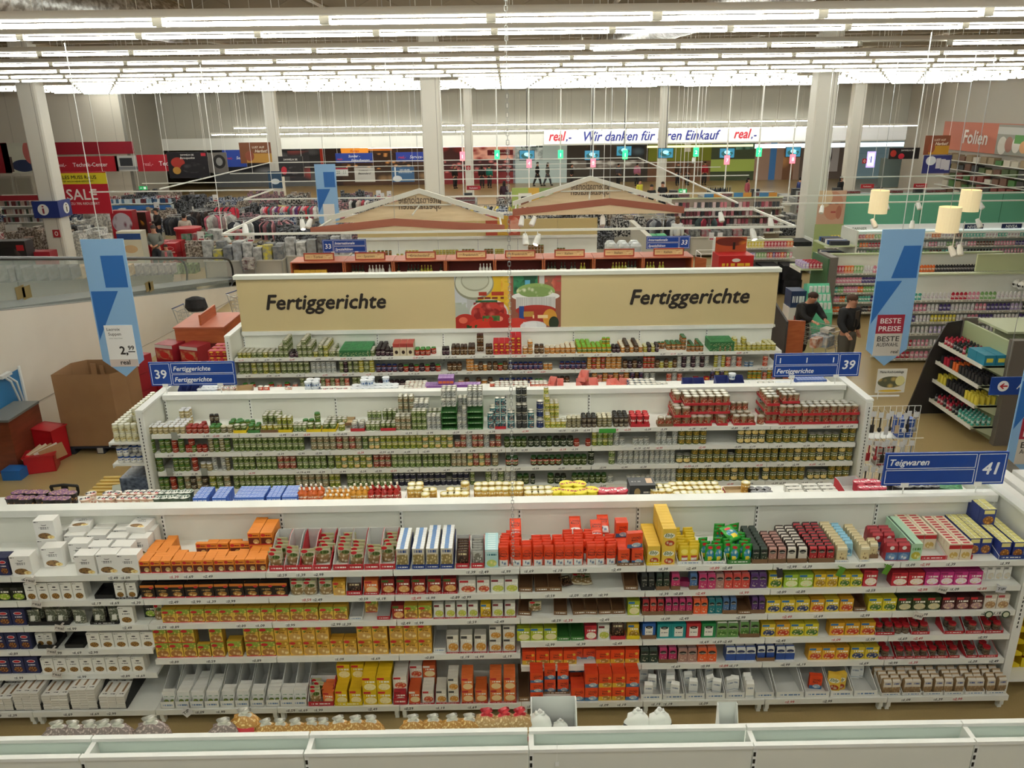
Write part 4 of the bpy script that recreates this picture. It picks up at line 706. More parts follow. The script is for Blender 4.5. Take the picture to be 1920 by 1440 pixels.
put('pouchK', x_on(1004, 6.88, 1.1), 6.98, 1.12, 0, (1, 1, .6), 'red and white pouch standing in empty cartons on third shelf'); run(G, 2, 1177, 1200, 'bxGN', n=1, deep=2, sh=1.1)
run(G, 2, 1204, 1246, 'pkRD|pkCO|pkRD', n=3, deep=3, tr='tlB', trn=3); run(G, 2, 1247, 1299, 'pkPI', n=4, deep=3, tr='tlB', trn=2); run(G, 2, 1300, 1327, 'pkOR', n=2, deep=3); run(G, 2, 1328, 1354, 'pkTE', n=2, deep=3); run(G, 2, 1355, 1382, 'pkBL', n=2, deep=3, tr='tlB', trn=2)
put('tyB', x_on(1396, 6.88, 1.1), 7.02, 1.101, 0, (.95, .8, .8), 'closed fronted brown carton with black oval on third shelf'); run(G, 2, 1409, 1435, 'pkPU', n=2, deep=3, tr='tlB', trn=2); run(G, 2, 1436, 1518, 'bxYB', n=3, deep=4); run(G, 2, 1519, 1573, 'bxYR|bxYB', n=2, deep=4); run(G, 2, 1574, 1600, 'bxYR', n=1, deep=3); put('tyB', x_on(1613, 6.88, 1.1), 7.05, 1.101, 0, (.85, .9, .85), 'empty brown carton between yellow grain boxes on third shelf')
run(G, 2, 1627, 1681, 'bxYG', n=2, deep=4); run(G, 2, 1682, 1764, 'bxDG', n=3, deep=4); run(G, 2, 1765, 1843, 'bxMA', n=3, deep=3); run(G, 2, 1844, 1892, 'bxBE', n=2, deep=2)
# fourth shelf, left part two high
run(G, 3, -60, 60, 'pastaB', n=5, deep=2); run(G, 3, 62, 112, 'tlK', n=1, raw=(x_on(62, 6.88, .81), x_on(112, 6.88, .81))); run(G, 3, 113, 163, 'tlK', n=1, raw=(x_on(113, 6.88, .81), x_on(163, 6.88, .81))); run(G, 3, 63, 95, 'pastaW2', n=2, dy=.05, sh=.9); run(G, 3, 164, 290, 'pastaW2', n=5, deep=2, sh=1.05)
run(G, '4s', 293, 370, 'knodel', n=3, deep=2, high=2, sh=1.15); run(G, '4s', 371, 396, 'knodel', n=1, deep=1); run(G, '4s', 397, 422, 'knodel', n=1, deep=2, high=2, sh=1.15); run(G, '4s', 427, 455, 'knodel', n=1, deep=2, sh=1.2); run(G, '4s', 461, 518, 'knodel', n=2, deep=2, high=2, sh=1.15)
run(G, '4s', 518, 620, 'puree', n=4, deep=2, high=2, sh=1.15); run(G, '4s', 620, 670, 'puree', n=2, deep=2, sh=1.2); run(G, '4s', 671, 729, 'puree', n=2, deep=2, high=2, sh=1.15); run(G, '4s', 732, 811, 'puree', n=3, deep=2, high=2, sh=1.15)
run(G, '4s', 836, 914, 'bxWO', n=3, hl=[1, 1, 1], deep=2, tr='tyR', trh=.05, sh=1.35); run(G, '4s', 916, 968, 'bxWO', n=2, deep=2, high=2, tr='tyR', trh=.05)
put('tyW', x_on(824, 6.88, .675), 7.1, .676, 0, (.85, 1.1, .9), 'empty grey shelf carton on the fourth pasta shelf')
run(G, 3, 969, 1045, 'bxGN', n=3, deep=3); put('tyG', x_on(1057, 6.88, .81), 7.06, .811, 0, (.9, 1, .8), 'empty green carton on the fourth pasta shelf'); put('tyG', x_on(1083, 6.88, .81), 7.06, .811, 0, (.9, 1, .8), 'green carton holding one red pouch on fourth shelf')
run(G, 3, 1096, 1119, 'bxRE', n=1, deep=2, sh=1.1); run(G, 3, 1121, 1143, 'bxLE', n=1, deep=1, sh=1.1); run(G, 3, 1145, 1173, 'brownP', n=1, deep=2, tr='tlR'); run(G, 3, 1175, 1200, 'bxYE', n=1, deep=2, sh=1.1, tr='tlY')
run(G, 3, 1203, 1231, 'tbB', n=1, deep=3, tr='tlB'); run(G, 3, 1232, 1286, 'tbT', n=2, deep=3); run(G, 3, 1287, 1314, 'tbR', n=1, deep=3); run(G, 3, 1315, 1342, 'tbG', n=1, deep=3); run(G, 3, 1344, 1385, 'pkGR', n=2, deep=3); run(G, 3, 1387, 1425, 'pkGR', n=2, deep=3, tr='tlB', trn=2)
run(G, 3, 1427, 1535, 'bxYB|bxYR|bxYG|bxYG', n=4, deep=4); run(G, 3, 1555, 1641, 'bxYR', n=3, deep=4); 
for a, b, nn in ((1641, 1678, 2), (1709, 1744, 2), (1770, 1808, 1), (1810, 1844, 1), (1845, 1882, 2)): run(G, 3, a, b, 'spice', n=nn, deep=2, tr='tyR', trn=2, trh=.13)
run(G, 3, 1680, 1708, 'spice', n=2, deep=3)
# fifth shelf
run(G, 4, -60, 75, 'pastaB', n=5, deep=2); run(G, 4, 78, 272, 'pastaW2', n=8, deep=2, sh=1.05); run(G, 4, 979, 1082, 'riceBoxY', n=4, deep=3); run(G, 4, 1092, 1114, 'riceBox', n=1, dy=.15, sh=.8); run(G, 4, 1117, 1199, 'riceBoxY', n=3, deep=3)
run(G, 4, 1201, 1233, 'pkDG', n=2, deep=2); run(G, 4, 1235, 1270, 'pkPI', n=2, deep=2, tr='tlB', trn=2); run(G, 4, 1271, 1344, 'pkPK|pkPK|pkOR|pkOR', n=4, deep=2); run(G, 4, 1361, 1417, 'pkNA', n=3, deep=2); run(G, 4, 1419, 1453, 'pkNA', n=2, deep=2, tr='tlB', trn=2); run(G, 4, 1455, 1490, 'pkNA', n=2, deep=2)
run(G, 4, 1515, 1592, 'bxYR', n=3, deep=4); run(G, 4, 1594, 1648, 'bxYB', n=2, deep=4)
for a, b, nn in ((1648, 1678, 1), (1681, 1699, 1), (1700, 1713, 1), (1714, 1742, 2), (1743, 1779, 2), (1781, 1800, 1), (1812, 1834, 1), (1835, 1872, 1)): run(G, 4, a, b, 'spice', n=nn, deep=2, tr='tyR', trn=2, trh=.11)
# bottom shelf
for i, a in enumerate((-50, 2, 54, 107, 160, 213, 266)):
    if i == 6: a = 258
    x0, x1 = x_on(a-28 if i else a, 6.70, .19), x_on(a+24, 6.70, .19)
    if i in (6,): continue
    put('tyK', (x0+x1)/2, 6.98, .191, 0, (.285/.15, 1.5, 1.35), 'black carton with flat white lasagne packs on the bottom shelf')
    for c in range(3):
        for h in range((6, 5, 7, 6, 8, 5)[i]):
            put('flatW', (x0+x1)/2-.085+c*.087, 6.84+rnd.uniform(-.005, .005), .2+h*.03, rnd.uniform(-.02, .02), (.95, 1, 1), 'flat white lasagne pack in a black carton on bottom shelf')
        for h in range(3): put('flatW', (x0+x1)/2-.085+c*.087, 7.08, .25+h*.07, 0, (.95, .95, 1), 'flat white lasagne pack in a black carton on bottom shelf', rx=.35)
for i, a in enumerate((300, 328, 355, 383, 412, 440, 468, 498, 524, 548)):
    x0, x1 = x_on(a+1, 6.70, .19), x_on(a+27, 6.70, .19)
    put('tyW', (x0+x1)/2, 6.97, .191, 0, ((x1-x0)/.15*.98, 1.5, 1.45), 'white shelf carton with soup packs on the bottom pasta shelf')
    nn = (1, 5, 6, 5, 2, 3, 2, 3, 2, 2)[i]
    for j in range(nn):
        for s in (-.5, .5): put('whPk', (x0+x1)/2+s*(x1-x0)*.44, 6.80+j*.055, .198, rnd.uniform(-.03, .03), (.85, 1, 1), 'slim white soup pack in a white carton on bottom shelf')
run(G, 5, 577, 626, 'pouchK|bxOK', n=2, deep=4, tr='tyR', trn=2, trh=.2, jit=3); run(G, 5, 627, 680, 'bxYM', n=2, deep=4, tr='tyY', trn=2, trh=.14, sh=1.0); run(G, 5, 627, 680, 'bxYM', n=2, deep=3, dy=.2, high=2); run(G, 5, 681, 735, 'bxYM', n=2, deep=5, high=2)
run(G, 5, 737, 764, 'bxRE', n=1, deep=8, high=1, tr='tyR', trh=.28); run(G, 5, 737, 764, 'bxWR', n=1, deep=7, dy=.05, high=2); run(G, 5, 765, 815, 'bxOR|bxWR', n=2, deep=4, tr='tyR', trn=2, trh=.06); run(G, 5, 765, 815, 'bxWR|bxOR', n=2, deep=3, dy=.22, high=2); run(G, 5, 816, 862, 'bxWO', n=2, deep=4, hl=[1, 2], tr='tyR', trn=2, trh=.06); run(G, 5, 864, 915, 'bxOK', n=2, deep=4, hl=[2, 1], tr='tyR', trn=2, trh=.06); run(G, 5, 917, 969, 'bxOK', n=2, deep=4, high=2, tr='tyR', trn=2, trh=.06)
run(G, 5, 972, 993, 'tyB', n=1); run(G, 5, 994, 1019, 'riceBox', n=1, deep=3, high=3, sh=.72); run(G, 5, 1020, 1070, 'riceBox', n=2, deep=4, dy=.12, high=2, tr='tyB', trn=2, trh=.1); run(G, 5, 1071, 1198, 'riceBox|riceBox|riceBoxY|riceBoxY|riceBox', n=5, deep=3, hl=[1, 2, 2, 2, 2]); run(G, 5, 1071, 1198, 'riceBox', n=5, deep=2, dy=.26, high=3, sh=.9)
for i, (a, b) in enumerate(((1201, 1242), (1243, 1284), (1285, 1322), (1323, 1360), (1361, 1397), (1416, 1452), (1455, 1508), (1509, 1556), (1557, 1600), (1601, 1646))):
    x0, x1 = x_on(a, 6.70, .19), x_on(b, 6.70, .19); put('tyW', (x0+x1)/2, 6.98, .191, 0, ((x1-x0)/.15*.97, 1.55, 1.25), 'white printed shelf carton on the bottom shelf, right half')
    for j, s in (((0, -.2), (1.5, .3), (3, -.3), (4, .3)), ((0, .2), (1.2, -.1), (2.6, .1), (4.2, -.2)), ((.6, 0), (2, -.3), (3.6, .25)), ((.5, .3), (1.2, -.25), (3.5, 0)), ((.8, -.3), (1, .2)), (), (), ((1, .2),), ((.6, -.4), (.7, .1)), ((3, 0), (3.2, .4)))[i]:
        put('pkSU' if i not in (7, 8) else ('riceBox' if i == 7 else 'ebly'), (x0+x1)/2+s*.12, 6.78+j*.075, .2, rnd.uniform(-.3, .3), (.9, .9, 1), ('white paper sugar pack' if i not in (7, 8) else 'left over orange or yellow carton')+' in a white carton on the bottom shelf')
run(G, 5, 1398, 1414, 'pkSU', n=1, sh=1.2, deep=3)
for i in range(6):
    a = 1652+i*39.5; run(G, 5, a, a+37, 'pkKR', n=2, deep=4, tr='tyW', trn=2, trh=.15, jit=1.2); 
run(G, 5, 1652, 1885, 'pkKR', n=12, deep=1, dy=.46, high=2)
# ================================================================ canned food shelving
G = 'g3'
run(G, 0, 273, 346, 'jW', n=7, slope=[2, 3, 2, 3, 5, 5, 4], sh=.95); run(G, 0, 322, 342, 'jW', n=2, dy=.3, high=2, deep=2); run(G, 0, 347, 390, 'jR', n=4, deep=2, slope=[2, 2, 3, 1], hl=[1, 1, 1]); run(G, 0, 391, 412, 'jGs', n=2, deep=2, high=1); run(G, 0, 384, 402, 'jM', n=2, dy=.2, high=2); run(G, 0, 412, 436, 'jC', n=2); run(G, 0, 420, 445, 'jGs', n=2, dy=.16, deep=2)
run(G, 0, 437, 462, 'cG', n=2, deep=1, tr='tlY', trn=2, hl=[1]); run(G, 0, 440, 470, 'jGs', n=3, dy=.2, high=1); run(G, 0, 464, 487, 'jGs', n=2, deep=2, high=1, tr='tlG', trn=2); run(G, 0, 488, 522, 'cY', n=3, deep=1, tr='tlB', trn=3); run(G, 0, 488, 522, 'cG', n=3, deep=3, dy=.09, high=2, tr='tlY', trn=3); 
run(G, 0, 519, 548, 'cC', n=3, deep=2, high=2, tr='tlY', trn=3); run(G, 0, 549, 574, 'cP', n=3, deep=2, high=1); run(G, 0, 560, 595, 'jGs', n=3, dy=.2, hl=[1, 1, 2]); run(G, 0, 574, 602, 'cG', n=2, deep=1, tr='tlY', trn=2); run(G, 0, 603, 630, 'cG', n=2, tr='tlY', trn=2, deep=2); run(G, 0, 606, 645, 'cG', n=4, dy=.2, high=1, deep=2); run(G, 0, 631, 648, 'cC', n=1, deep=1)
put('tlB', x_on(650, 10.5, 1.67), 10.72, 1.72, 0, (1, 1, 1), 'open brown cardboard tray above green cans on the top shelf'); run(G, 0, 657, 684, 'cW', n=2, deep=2, tr='tlR', trn=2); run(G, 0, 685, 712, 'cP', n=3, deep=2, high=1); run(G, 0, 685, 712, 'cP', n=3, dy=.2, high=2, deep=1)
run(G, 0, 713, 742, 'cG', n=3, deep=2, tr='tlR', trn=3); run(G, 0, 713, 742, 'cG', n=3, deep=2, dy=.2, high=2, tr='tlR', trn=3); run(G, 0, 741, 771, 'cM', n=3, deep=2, high=2); run(G, 0, 744, 775, 'cM', n=3, deep=2, dy=.2, high=4, tr='tlR', trn=3)
run(G, 0, 772, 800, 'cG', n=3, deep=2, high=3, sh=.9); run(G, 0, 773, 803, 'cW', n=3, deep=3, dy=.2, high=3, sh=1.05); run(G, 0, 800, 827, 'cW', n=3, deep=2, high=2); run(G, 0, 800, 827, 'cP', n=3, deep=2, high=2, dy=.2)
for a in (828, 877): 
    run(G, 0, a, a+28, 'cW', n=3, deep=4, high=4, miss=0, dy=.02, sh=.95) if False else None
    x0, x1 = x_on(a, 10.5, 1.67), x_on(a+29, 10.5, 1.67)
    for h in range(4): put('tyG', (x0+x1)/2, 10.68, 1.672+h*.085, 0, ((x1-x0)/.15*.98, .95, .40), 'bright green tray in a tall stack on the top shelf of cans'); 
    for i in range(3):
        for j in range(4): put('cW', x0+(x1-x0)*(i+.5)/3, 10.56+j*.085, 1.672+.26+.085, 0, (.85, .85, 1), 'silver lidded can on top of a green tray stack')
        for j in range(3): put('cW', x0+(x1-x0)*(i+.5)/3, 10.64+j*.085, 1.672+.26+.085+.11, 0, (.85, .85, 1), 'silver lidded can on top of a green tray stack')
run(G, 0, 857, 876, 'cW', n=2, deep=2, hl=[2, 3]); run(G, 0, 858, 876, 'cW', n=2, deep=2, dy=.2, high=4, sh=.95); run(G, 0, 914, 926, 'cTe', n=1, hl=[2]); run(G, 0, 928, 949, 'cTe', n=2, deep=1, high=4, sh=.95, tr='tlR', trn=2); run(G, 0, 918, 930, 'cTe', n=1, deep=2, dy=.2, high=2)
run(G, 0, 951, 966, 'cTe', n=1, deep=2, high=2); run(G, 0, 968, 989, 'cK', n=2, deep=1, high=3); run(G, 0, 968, 989, 'cK', n=2, deep=1, dy=.14, high=5, sh=.95); run(G, 0, 990, 1002, 'cTe', n=1, deep=2, hl=[2]); run(G, 0, 1006, 1020, 'cNv', n=1, high=1, deep=1); run(G, 0, 1006, 1021, 'cNv', n=1, high=3, dy=.12, deep=1)
run(G, 0, 1022, 1062, 'cY', n=4, deep=2, hl=[2, 1, 1, 1]); run(G, 0, 1023, 1050, 'cY', n=3, deep=3, dy=.2, hl=[4, 3, 3]); run(G, 0, 1022, 1030, 'cY', n=1, dy=.3, high=5)
run(G, 0, 1063, 1090, 'jC', n=3, deep=2, high=2, sh=.75); run(G, 0, 1091, 1119, 'jM', n=3, deep=3, high=2, sh=.75); run(G, 0, 1120, 1148, 'jC', n=3, deep=3, high=2, sh=.75); run(G, 0, 1151, 1179, 'jM', n=3, deep=4, high=2, sh=.75); run(G, 0, 1182, 1219, 'tR', n=3, deep=3, tr='tlR', trn=3); run(G, 0, 1233, 1262, 'cT', n=2, deep=1, tr='tlB', trn=2)
S3 = K['tlR']
def bigstack(X0, X1, n, deep, tiers, dy, seed=0, top=1):
    x0, x1 = x_on(X0, 10.5, 1.67), x_on(X1, 10.5, 1.67); c = (x1-x0)/n
    for h in range(tiers):
        put('tlR', (x0+x1)/2, 10.515+dy+deep*.108/2, 1.672+h*.132, 0, ((x1-x0)/.15, deep*.11/.2, .9), 'red tray with large tins, tier of the stacks at the right top')
        for i in range(n):
            for j in range(deep if h == tiers-1 else 1):
                put('cT', x0+c*(i+.5), 10.53+dy+.054+j*.107, 1.68+h*.132, rnd.uniform(-2, 2), (c*.95/.104, 1, .99), 'large silver topped tin in red trays at the right top')
bigstack(1263, 1295, 2, 4, 2, 0); bigstack(1283, 1335, 4, 1, 1, 0); bigstack(1285, 1330, 3, 3, 3, .12); bigstack(1330, 1372, 3, 3, 3, .12); bigstack(1345, 1365, 1, 1, 1, 0); bigstack(1268, 1283, 1, 3, 3, .24); bigstack(1376, 1417, 3, 1, 1, 0); bigstack(1374, 1415, 3, 3, 1, .15); run(G, 0, 1377, 1412, 'cT', n=3, dy=.24, high=2); run(G, 0, 1421, 1435, 'cT', n=1)
bigstack(1462, 1502, 3, 1, 2, 0); bigstack(1438, 1462, 2, 5, 3, .06); bigstack(1470, 1503, 3, 3, 3, .14); bigstack(1504, 1556, 4, 2, 2, 0); bigstack(1557, 1610, 4, 2, 2, 0); run(G, 0, 1508, 1600, 'cT', n=7, dy=.24, high=2, deep=1)
# second to fourth shelves, cans two high
def rows(lv, lst):
    for a, b, k, n, h, *r in lst: run(G, lv, a, b, k, n=n, deep=1, high=h, miss=r[0] if r else 0, sh=r[1] if len(r) > 1 else 1.0)
rows(1, [(277, 292, 'jGs', 1, 2), (298, 320, 'jGs', 2, 2), (321, 345, 'jR|jGs', 2, 2), (346, 388, 'jR|jGs|jR', 4, 1), (352, 366, 'jR', 1, 2), (390, 431, 'jC|jGs', 4, 2, .1), (436, 480, 'cG', 4, 2), (480, 570, 'cG', 8, 2), (582, 618, 'cM|cM', 3, 2), (618, 678, 'cM|cR', 5, 2), (679, 690, 'cG', 1, 2), (691, 712, 'cO', 2, 2), (712, 780, 'cC', 6, 2), (780, 850, 'cC|cO', 6, 2), (852, 940, 'cR|cR|cW', 8, 2, .06)])
rows(2, [(282, 305, 'jGs', 2, 2), (324, 356, 'jGs', 3, 2), (358, 372, 'jR', 1, 2), (375, 397, 'jW', 2, 1), (398, 431, 'cW|jC', 4, 2, .2), (436, 478, 'cG', 4, 2), (480, 519, 'cG', 4, 2), (520, 555, 'cR', 3, 2), (556, 612, 'cG|cP', 5, 2), (614, 626, 'cG', 1, 2), (628, 698, 'cC|cO', 6, 2), (700, 733, 'cR', 3, 2), (734, 790, 'cP', 5, 2), (792, 812, 'cG', 2, 2), (813, 845, 'cG|cP', 3, 2), (846, 875, 'cM', 3, 2), (876, 920, 'cO|cR', 4, 2), (921, 936, 'cM', 1, 2)])
rows(3, [(288, 317, 'jGs', 3, 2, .1, .9), (318, 345, 'jR|jGs', 2, 2), (346, 390, 'cM|jM', 4, 2), (392, 418, 'cC|cG', 2, 2), (419, 432, 'cM', 1, 2), (438, 480, 'cG', 4, 2), (480, 552, 'cG|cP|cG', 6, 2), (553, 616, 'cM', 5, 2), (617, 638, 'cC', 2, 2), (650, 700, 'cG', 4, 2), (700, 735, 'cG|cP', 3, 2), (737, 780, 'cN', 4, 2), (782, 880, 'cN', 9, 2, .1), (882, 890, 'cG', 1, 2), (910, 945, 'cG|cW', 3, 2)])
rows(1, [(945, 988, 'jG', 4, 1), (990, 1012, 'jO', 2, 1), (1014, 1036, 'jO|jG', 2, 1), (1037, 1076, 'jO', 3, 1), (1076, 1098, 'jR', 2, 1, .5), (1098, 1108, 'jR', 1, 1), (1110, 1150, 'cC|cP', 4, 2), (1151, 1172, 'cW', 2, 2, .2), (1187, 1218, 'cW', 3, 1), (1230, 1271, 'cW', 4, 2, .15), (1272, 1326, 'cS', 4, 2), (1327, 1382, 'cS2', 4, 2, .3), (1383, 1436, 'cS2', 4, 2), (1438, 1515, 'cS', 5, 2), (1518, 1575, 'cS', 4, 1), (1578, 1606, 'cS', 2, 2)])
rows(2, [(948, 972, 'jP', 2, 1), (995, 1053, 'jP', 5, 1), (1056, 1101, 'jG', 4, 1), (1103, 1138, 'jO', 3, 2, .2, .8), (1139, 1156, 'cP', 1, 2), (1158, 1188, 'cW', 3, 2), (1189, 1217, 'cW', 3, 2, .1), (1218, 1266, 'cW', 5, 2), (1268, 1296, 'cS2', 2, 1), (1296, 1365, 'cS', 5, 2), (1366, 1378, 'cS', 1, 1), (1379, 1460, 'cS', 6, 2), (1462, 1600, 'cS|cS|cS2', 10, 2)])
rows(3, [(946, 968, 'cW', 2, 2), (969, 992, 'jG', 2, 1), (995, 1012, 'jO', 2, 1, .3), (1026, 1040, 'jG', 1, 1), (1040, 1062, 'jO', 2, 1, .5), (1072, 1104, 'jG', 3, 1), (1105, 1138, 'jG', 3, 1), (1140, 1172, 'cW', 3, 1, .3), (1175, 1220, 'cW', 5, 1), (1219, 1268, 'cW', 5, 2), (1268, 1342, 'cS', 5, 2), (1343, 1398, 'cS|cS|cS2', 4, 2), (1400, 1425, 'cS', 2, 2), (1430, 1443, 'cS2', 1, 2), (1444, 1510, 'cS', 5, 2), (1515, 1552, 'cS2', 3, 1), (1553, 1594, 'cS', 3, 2)])

# rear side of the pasta shelving: tops seen over the panel
def rear(X0, X1, k, n, yrows, z, place, high=1, jit=1.0, miss=0, rx=0, sc=(1, 1, 1)):
    x0, x1 = x_on(X0, yrows[0], z+K[k]['h']), x_on(X1, yrows[0], z+K[k]['h']); c = (x1-x0)/n
    for yy in yrows:
        for i in range(n):
            if miss and rnd.random() < miss: continue
            for h in range(high): put(k, x0+c*(i+.5)+rnd.uniform(-1, 1)*.006*jit, yy+rnd.uniform(-1, 1)*.006*jit, z+h*K[k]['h']*sc[2], rnd.uniform(-.5, .5)*jit if K[k]['cat'] != 'box' else 0, sc, K[k]['desc']+' '+place, rx=rx)
PB = 'behind the pasta shelving'; z2 = 1.881
rear(10, 80, 'tCk', 5, (7.95, 8.08), z2, PB, jit=3); rear(30, 128, 'tCk', 7, (8.02, 8.14), z2+.0, PB, jit=2) if False else None; rear(84, 128, 'tCk', 4, (7.92, 8.05), z2, PB, high=1); rear(108, 126, 'tCk', 1, (8.1,), z2, PB, high=1)
rear(152, 215, 'tC', 4, (7.92, 8.05), z2, PB, miss=.2); rear(222, 290, 'tC', 5, (7.93, 8.06), z2, PB); rear(290, 352, 'tCg', 5, (7.93, 8.06), z2, PB)
for a, n in ((362, 3), (398, 3), (440, 4), (468, 4), (500, 3), (530, 4)): rear(a, a+26, 'bxBl', n if n > 3 else 3, tuple(7.88+.035*j for j in range(8)), z2, PB, jit=.2)
rear(556, 604, 'bOr', 5, (7.95, 8.04), z2, PB); rear(604, 656, 'bYe', 5, (7.86, 7.95, 8.04), z2, PB, sc=(1, 1, .82)); rear(656, 690, 'bYe', 3, (7.95, 8.04), z2, PB); rear(690, 748, 'bRe', 5, (7.95, 8.04), z2, PB)
rear(766, 790, 'cAu', 2, (7.98, 8.09), z2, PB, sc=(1, 1, 1.25)); rear(792, 840, 'cAu', 4, (7.9, 8.0), z2, PB, miss=.2); rear(838, 878, 'cAu', 3, (7.9, 8.0), z2, PB, miss=.2); rear(866, 880, 'cAu', 1, (8.08,), z2, PB, high=1, sc=(1, 1, 1.3)); rear(890, 980, 'cAu', 7, (7.95, 8.07), z2, PB, sc=(1, 1, 1.2), miss=.1); rear(985, 1034, 'cAu', 4, (7.9, 8.0), z2, PB)
rear(1034, 1052, 'tY', 1, (7.94,), z2, PB); rear(1052, 1100, 'tY', 2, (7.9, 8.07), z2, PB, sc=(1, 1, 1.15)); rear(1101, 1118, 'tY', 1, (7.95,), z2, PB); rear(1122, 1174, 'tRd', 3, (7.95,), z2, PB, sc=(1.1, 1.1, 1)); put('dkBx', x_on(1202, 8, 1.9), 8.02, z2, 0, (.95, 1, 1), 'large black coffee gift box behind the pasta shelving top edge')
rear(1222, 1260, 'cAu', 3, (7.9, 8.0), z2, PB); rear(1262, 1356, 'cAu', 7, (7.88, 7.99, 8.1), z2, PB, sc=(.95, .95, .8)); put('tlR', x_on(1382, 8, 1.8), 7.99, z2, 0, (1.9, 1.3, .8), 'flat red and white tray with one yellow tin behind pasta top'); put('cAu', x_on(1397, 8, 1.8), 8.03, z2+.01, 0, (1, 1, 1), 'single yellow tin in a red tray behind the pasta shelving')
rear(1408, 1450, 'tPl', 3, (7.9, 7.99), z2, PB, sc=(.7, .7, .7)); 
for a in (1482, 1515, 1546): rear(a, a+26, 'bxW3', 2, (7.9, 7.98, 8.06), z2, PB, jit=.1, rx=0, sc=(.8, 1, .55))
put('tyR', x_on(1595, 8, 1.8), 8.0, z2, .1, (1.7, 1, .6), 'red and white tipped carton tray behind the pasta shelving'); rear(1612, 1658, 'tRd', 3, (7.92, 8.06), z2, PB); rear(1676, 1712, 'tPl', 2, (7.92, 8.05), z2, PB); rear(1712, 1760, 'tPl', 3, (7.92, 8.05), z2, PB); rear(1764, 1800, 'fGt', 1, (7.98,), z2, PB, sc=(.8, 1, .8))
PC = 'behind the canned food shelving'; z2 = 1.931
rear(340, 372, 'fNb', 2, (11.5,), z2, PC); rear(372, 405, 'fWh', 4, (11.45, 11.57), z2, PC); rear(408, 440, 'tC', 3, (11.5,), z2, PC, sc=(1, 1, .7)); put('tlB', x_on(462, 11.5, 1.75), 11.5, z2, .2, (1.6, 1.2, 1.5), 'brown cardboard box lying behind the canned food shelving'); rear(482, 505, 'fRc', 2, (11.5,), z2, PC); rear(520, 560, 'tC', 3, (11.5,), z2, PC, miss=.2, sc=(1, 1, .6))
rear(572, 598, 'fWh', 2, (11.45, 11.57), z2, PC, high=2); rear(600, 650, 'tC', 4, (11.45,), z2, PC, sc=(1, 1, .5)); rear(658, 692, 'fWh', 3, (11.4, 11.52), z2, PC, high=1); rear(676, 700, 'fWh', 2, (11.5, 11.62), z2, PC, high=2); rear(692, 745, 'fWh', 5, (11.42, 11.54), z2, PC); rear(716, 732, 'fWh', 1, (11.6,), z2, PC, high=2)
rear(758, 798, 'fRc', 5, (11.36, 11.45, 11.54, 11.63), z2, PC, sc=(.95, .95, 1)); rear(798, 850, 'fPu', 8, (11.4, 11.47, 11.54), z2, PC, jit=.2); rear(822, 850, 'fPu', 4, (11.47, 11.54, 11.61), z2+.1, PC, jit=.1); rear(850, 900, 'fPu', 7, (11.45, 11.52), z2, PC, jit=.4); rear(912, 936, 'fRc', 1, (11.5,), z2, PC)
rear(928, 990, 'fRc', 7, (11.36, 11.45, 11.54), z2, PC); rear(996, 1026, 'fRc', 4, (11.45, 11.55), z2, PC); rear(1028, 1042, 'fPi', 1, (11.5,), z2, PC, sc=(.6, .9, 1.3)); rear(1044, 1056, 'fPi', 1, (11.5,), z2, PC, sc=(.55, 1, 1)); rear(1085, 1122, 'fPi', 2, (11.5,), z2, PC, sc=(.8, 1.2, 1)); rear(1086, 1102, 'fPi', 1, (11.55,), z2+.1, PC, sc=(.7, 1, 1.1)); rear(1140, 1182, 'fPi', 2, (11.5,), z2, PC, sc=(.9, 1, .9))
rear(1180, 1232, 'fBt', 5, (11.36, 11.46, 11.56), z2, PC, high=2); rear(1232, 1254, 'fBt', 2, (11.4, 11.5), z2, PC); rear(1280, 1320, 'fNb', 2, (11.5,), z2, PC, sc=(.8, .8, .8)); rear(1340, 1395, 'fNb', 2, (11.5,), z2, PC); put('fWh', x_on(1371, 11.5, 1.9), 11.5, z2+.1, 0, (1, 1, 1), 'white lidded tub standing on a navy display box'); rear(1420, 1450, 'fBt', 3, (11.5,), z2, PC); rear(1455, 1490, 'fWh', 3, (11.45,), z2, PC, sc=(1, 1, .6))
rear(1495, 1550, 'bxBl', 9, tuple(11.4+.04*j for j in range(4)), z2, PC, jit=.2, sc=(1, 1, .8))
# noodle bags on the rear shelf of the tall front shelving
PD = 'beyond the tall front panel'
def nb(X, k, desc, s=1.0, y=4.28): y = max(y, 4.24); put(k, at_z(X, 1368, 2.06).x*(y/at_z(X, 1368, 2.06).y) if 0 else x_on(X, y, 2.1), y-.03, 2.062, rnd.uniform(-.25, .25), (s*1.15, s*.75, 1.55*s), desc+' '+PD)
for X in (120, 150, 180, 205, 232): nb(X, 'greyN', 'clear crumpled bag of pink grey pasta', .9, 4.14)
nb(293, 'greyN', 'single crumpled clear bag of pasta', 1.0, 4.15); nb(428, 'greyN', 'clear crumpled bag tied at top', .9, 4.15); nb(468, 'noodle', 'clear bag of yellow round pasta', .95)
for X in (505, 532, 560, 590, 612): nb(X, 'noodle', 'clear bag of pale curly noodles', .75, 4.2)
for X in (640, 672, 700): nb(X, 'noodle', 'clear bag of golden noodles with red label', .8, 4.2)
for X in (778, 815, 850, 882): nb(X, 'noodle', 'clear bag of pale noodles with red printed label', .8, 4.2)
for X in (914, 946, 975): nb(X, 'noodleR', 'clear noodle bag tied with red top', .85, 4.22)
put('tyW', x_on(1037, 4.3, 2.05), 4.22, 2.062, 0, (2.0, .5, 1.35), 'large open white carton beyond the tall front panel'); nb(1012, 'whiteR', 'crumpled white rice bag in an open carton', .8, 4.24); nb(1050, 'whiteR', 'flat white plastic bag in an open carton', .55, 4.2)
for X, y in ((1193, 4.24), (1233, 4.24)): nb(X, 'whiteR', 'white rice bag with black lettering', .8, y)
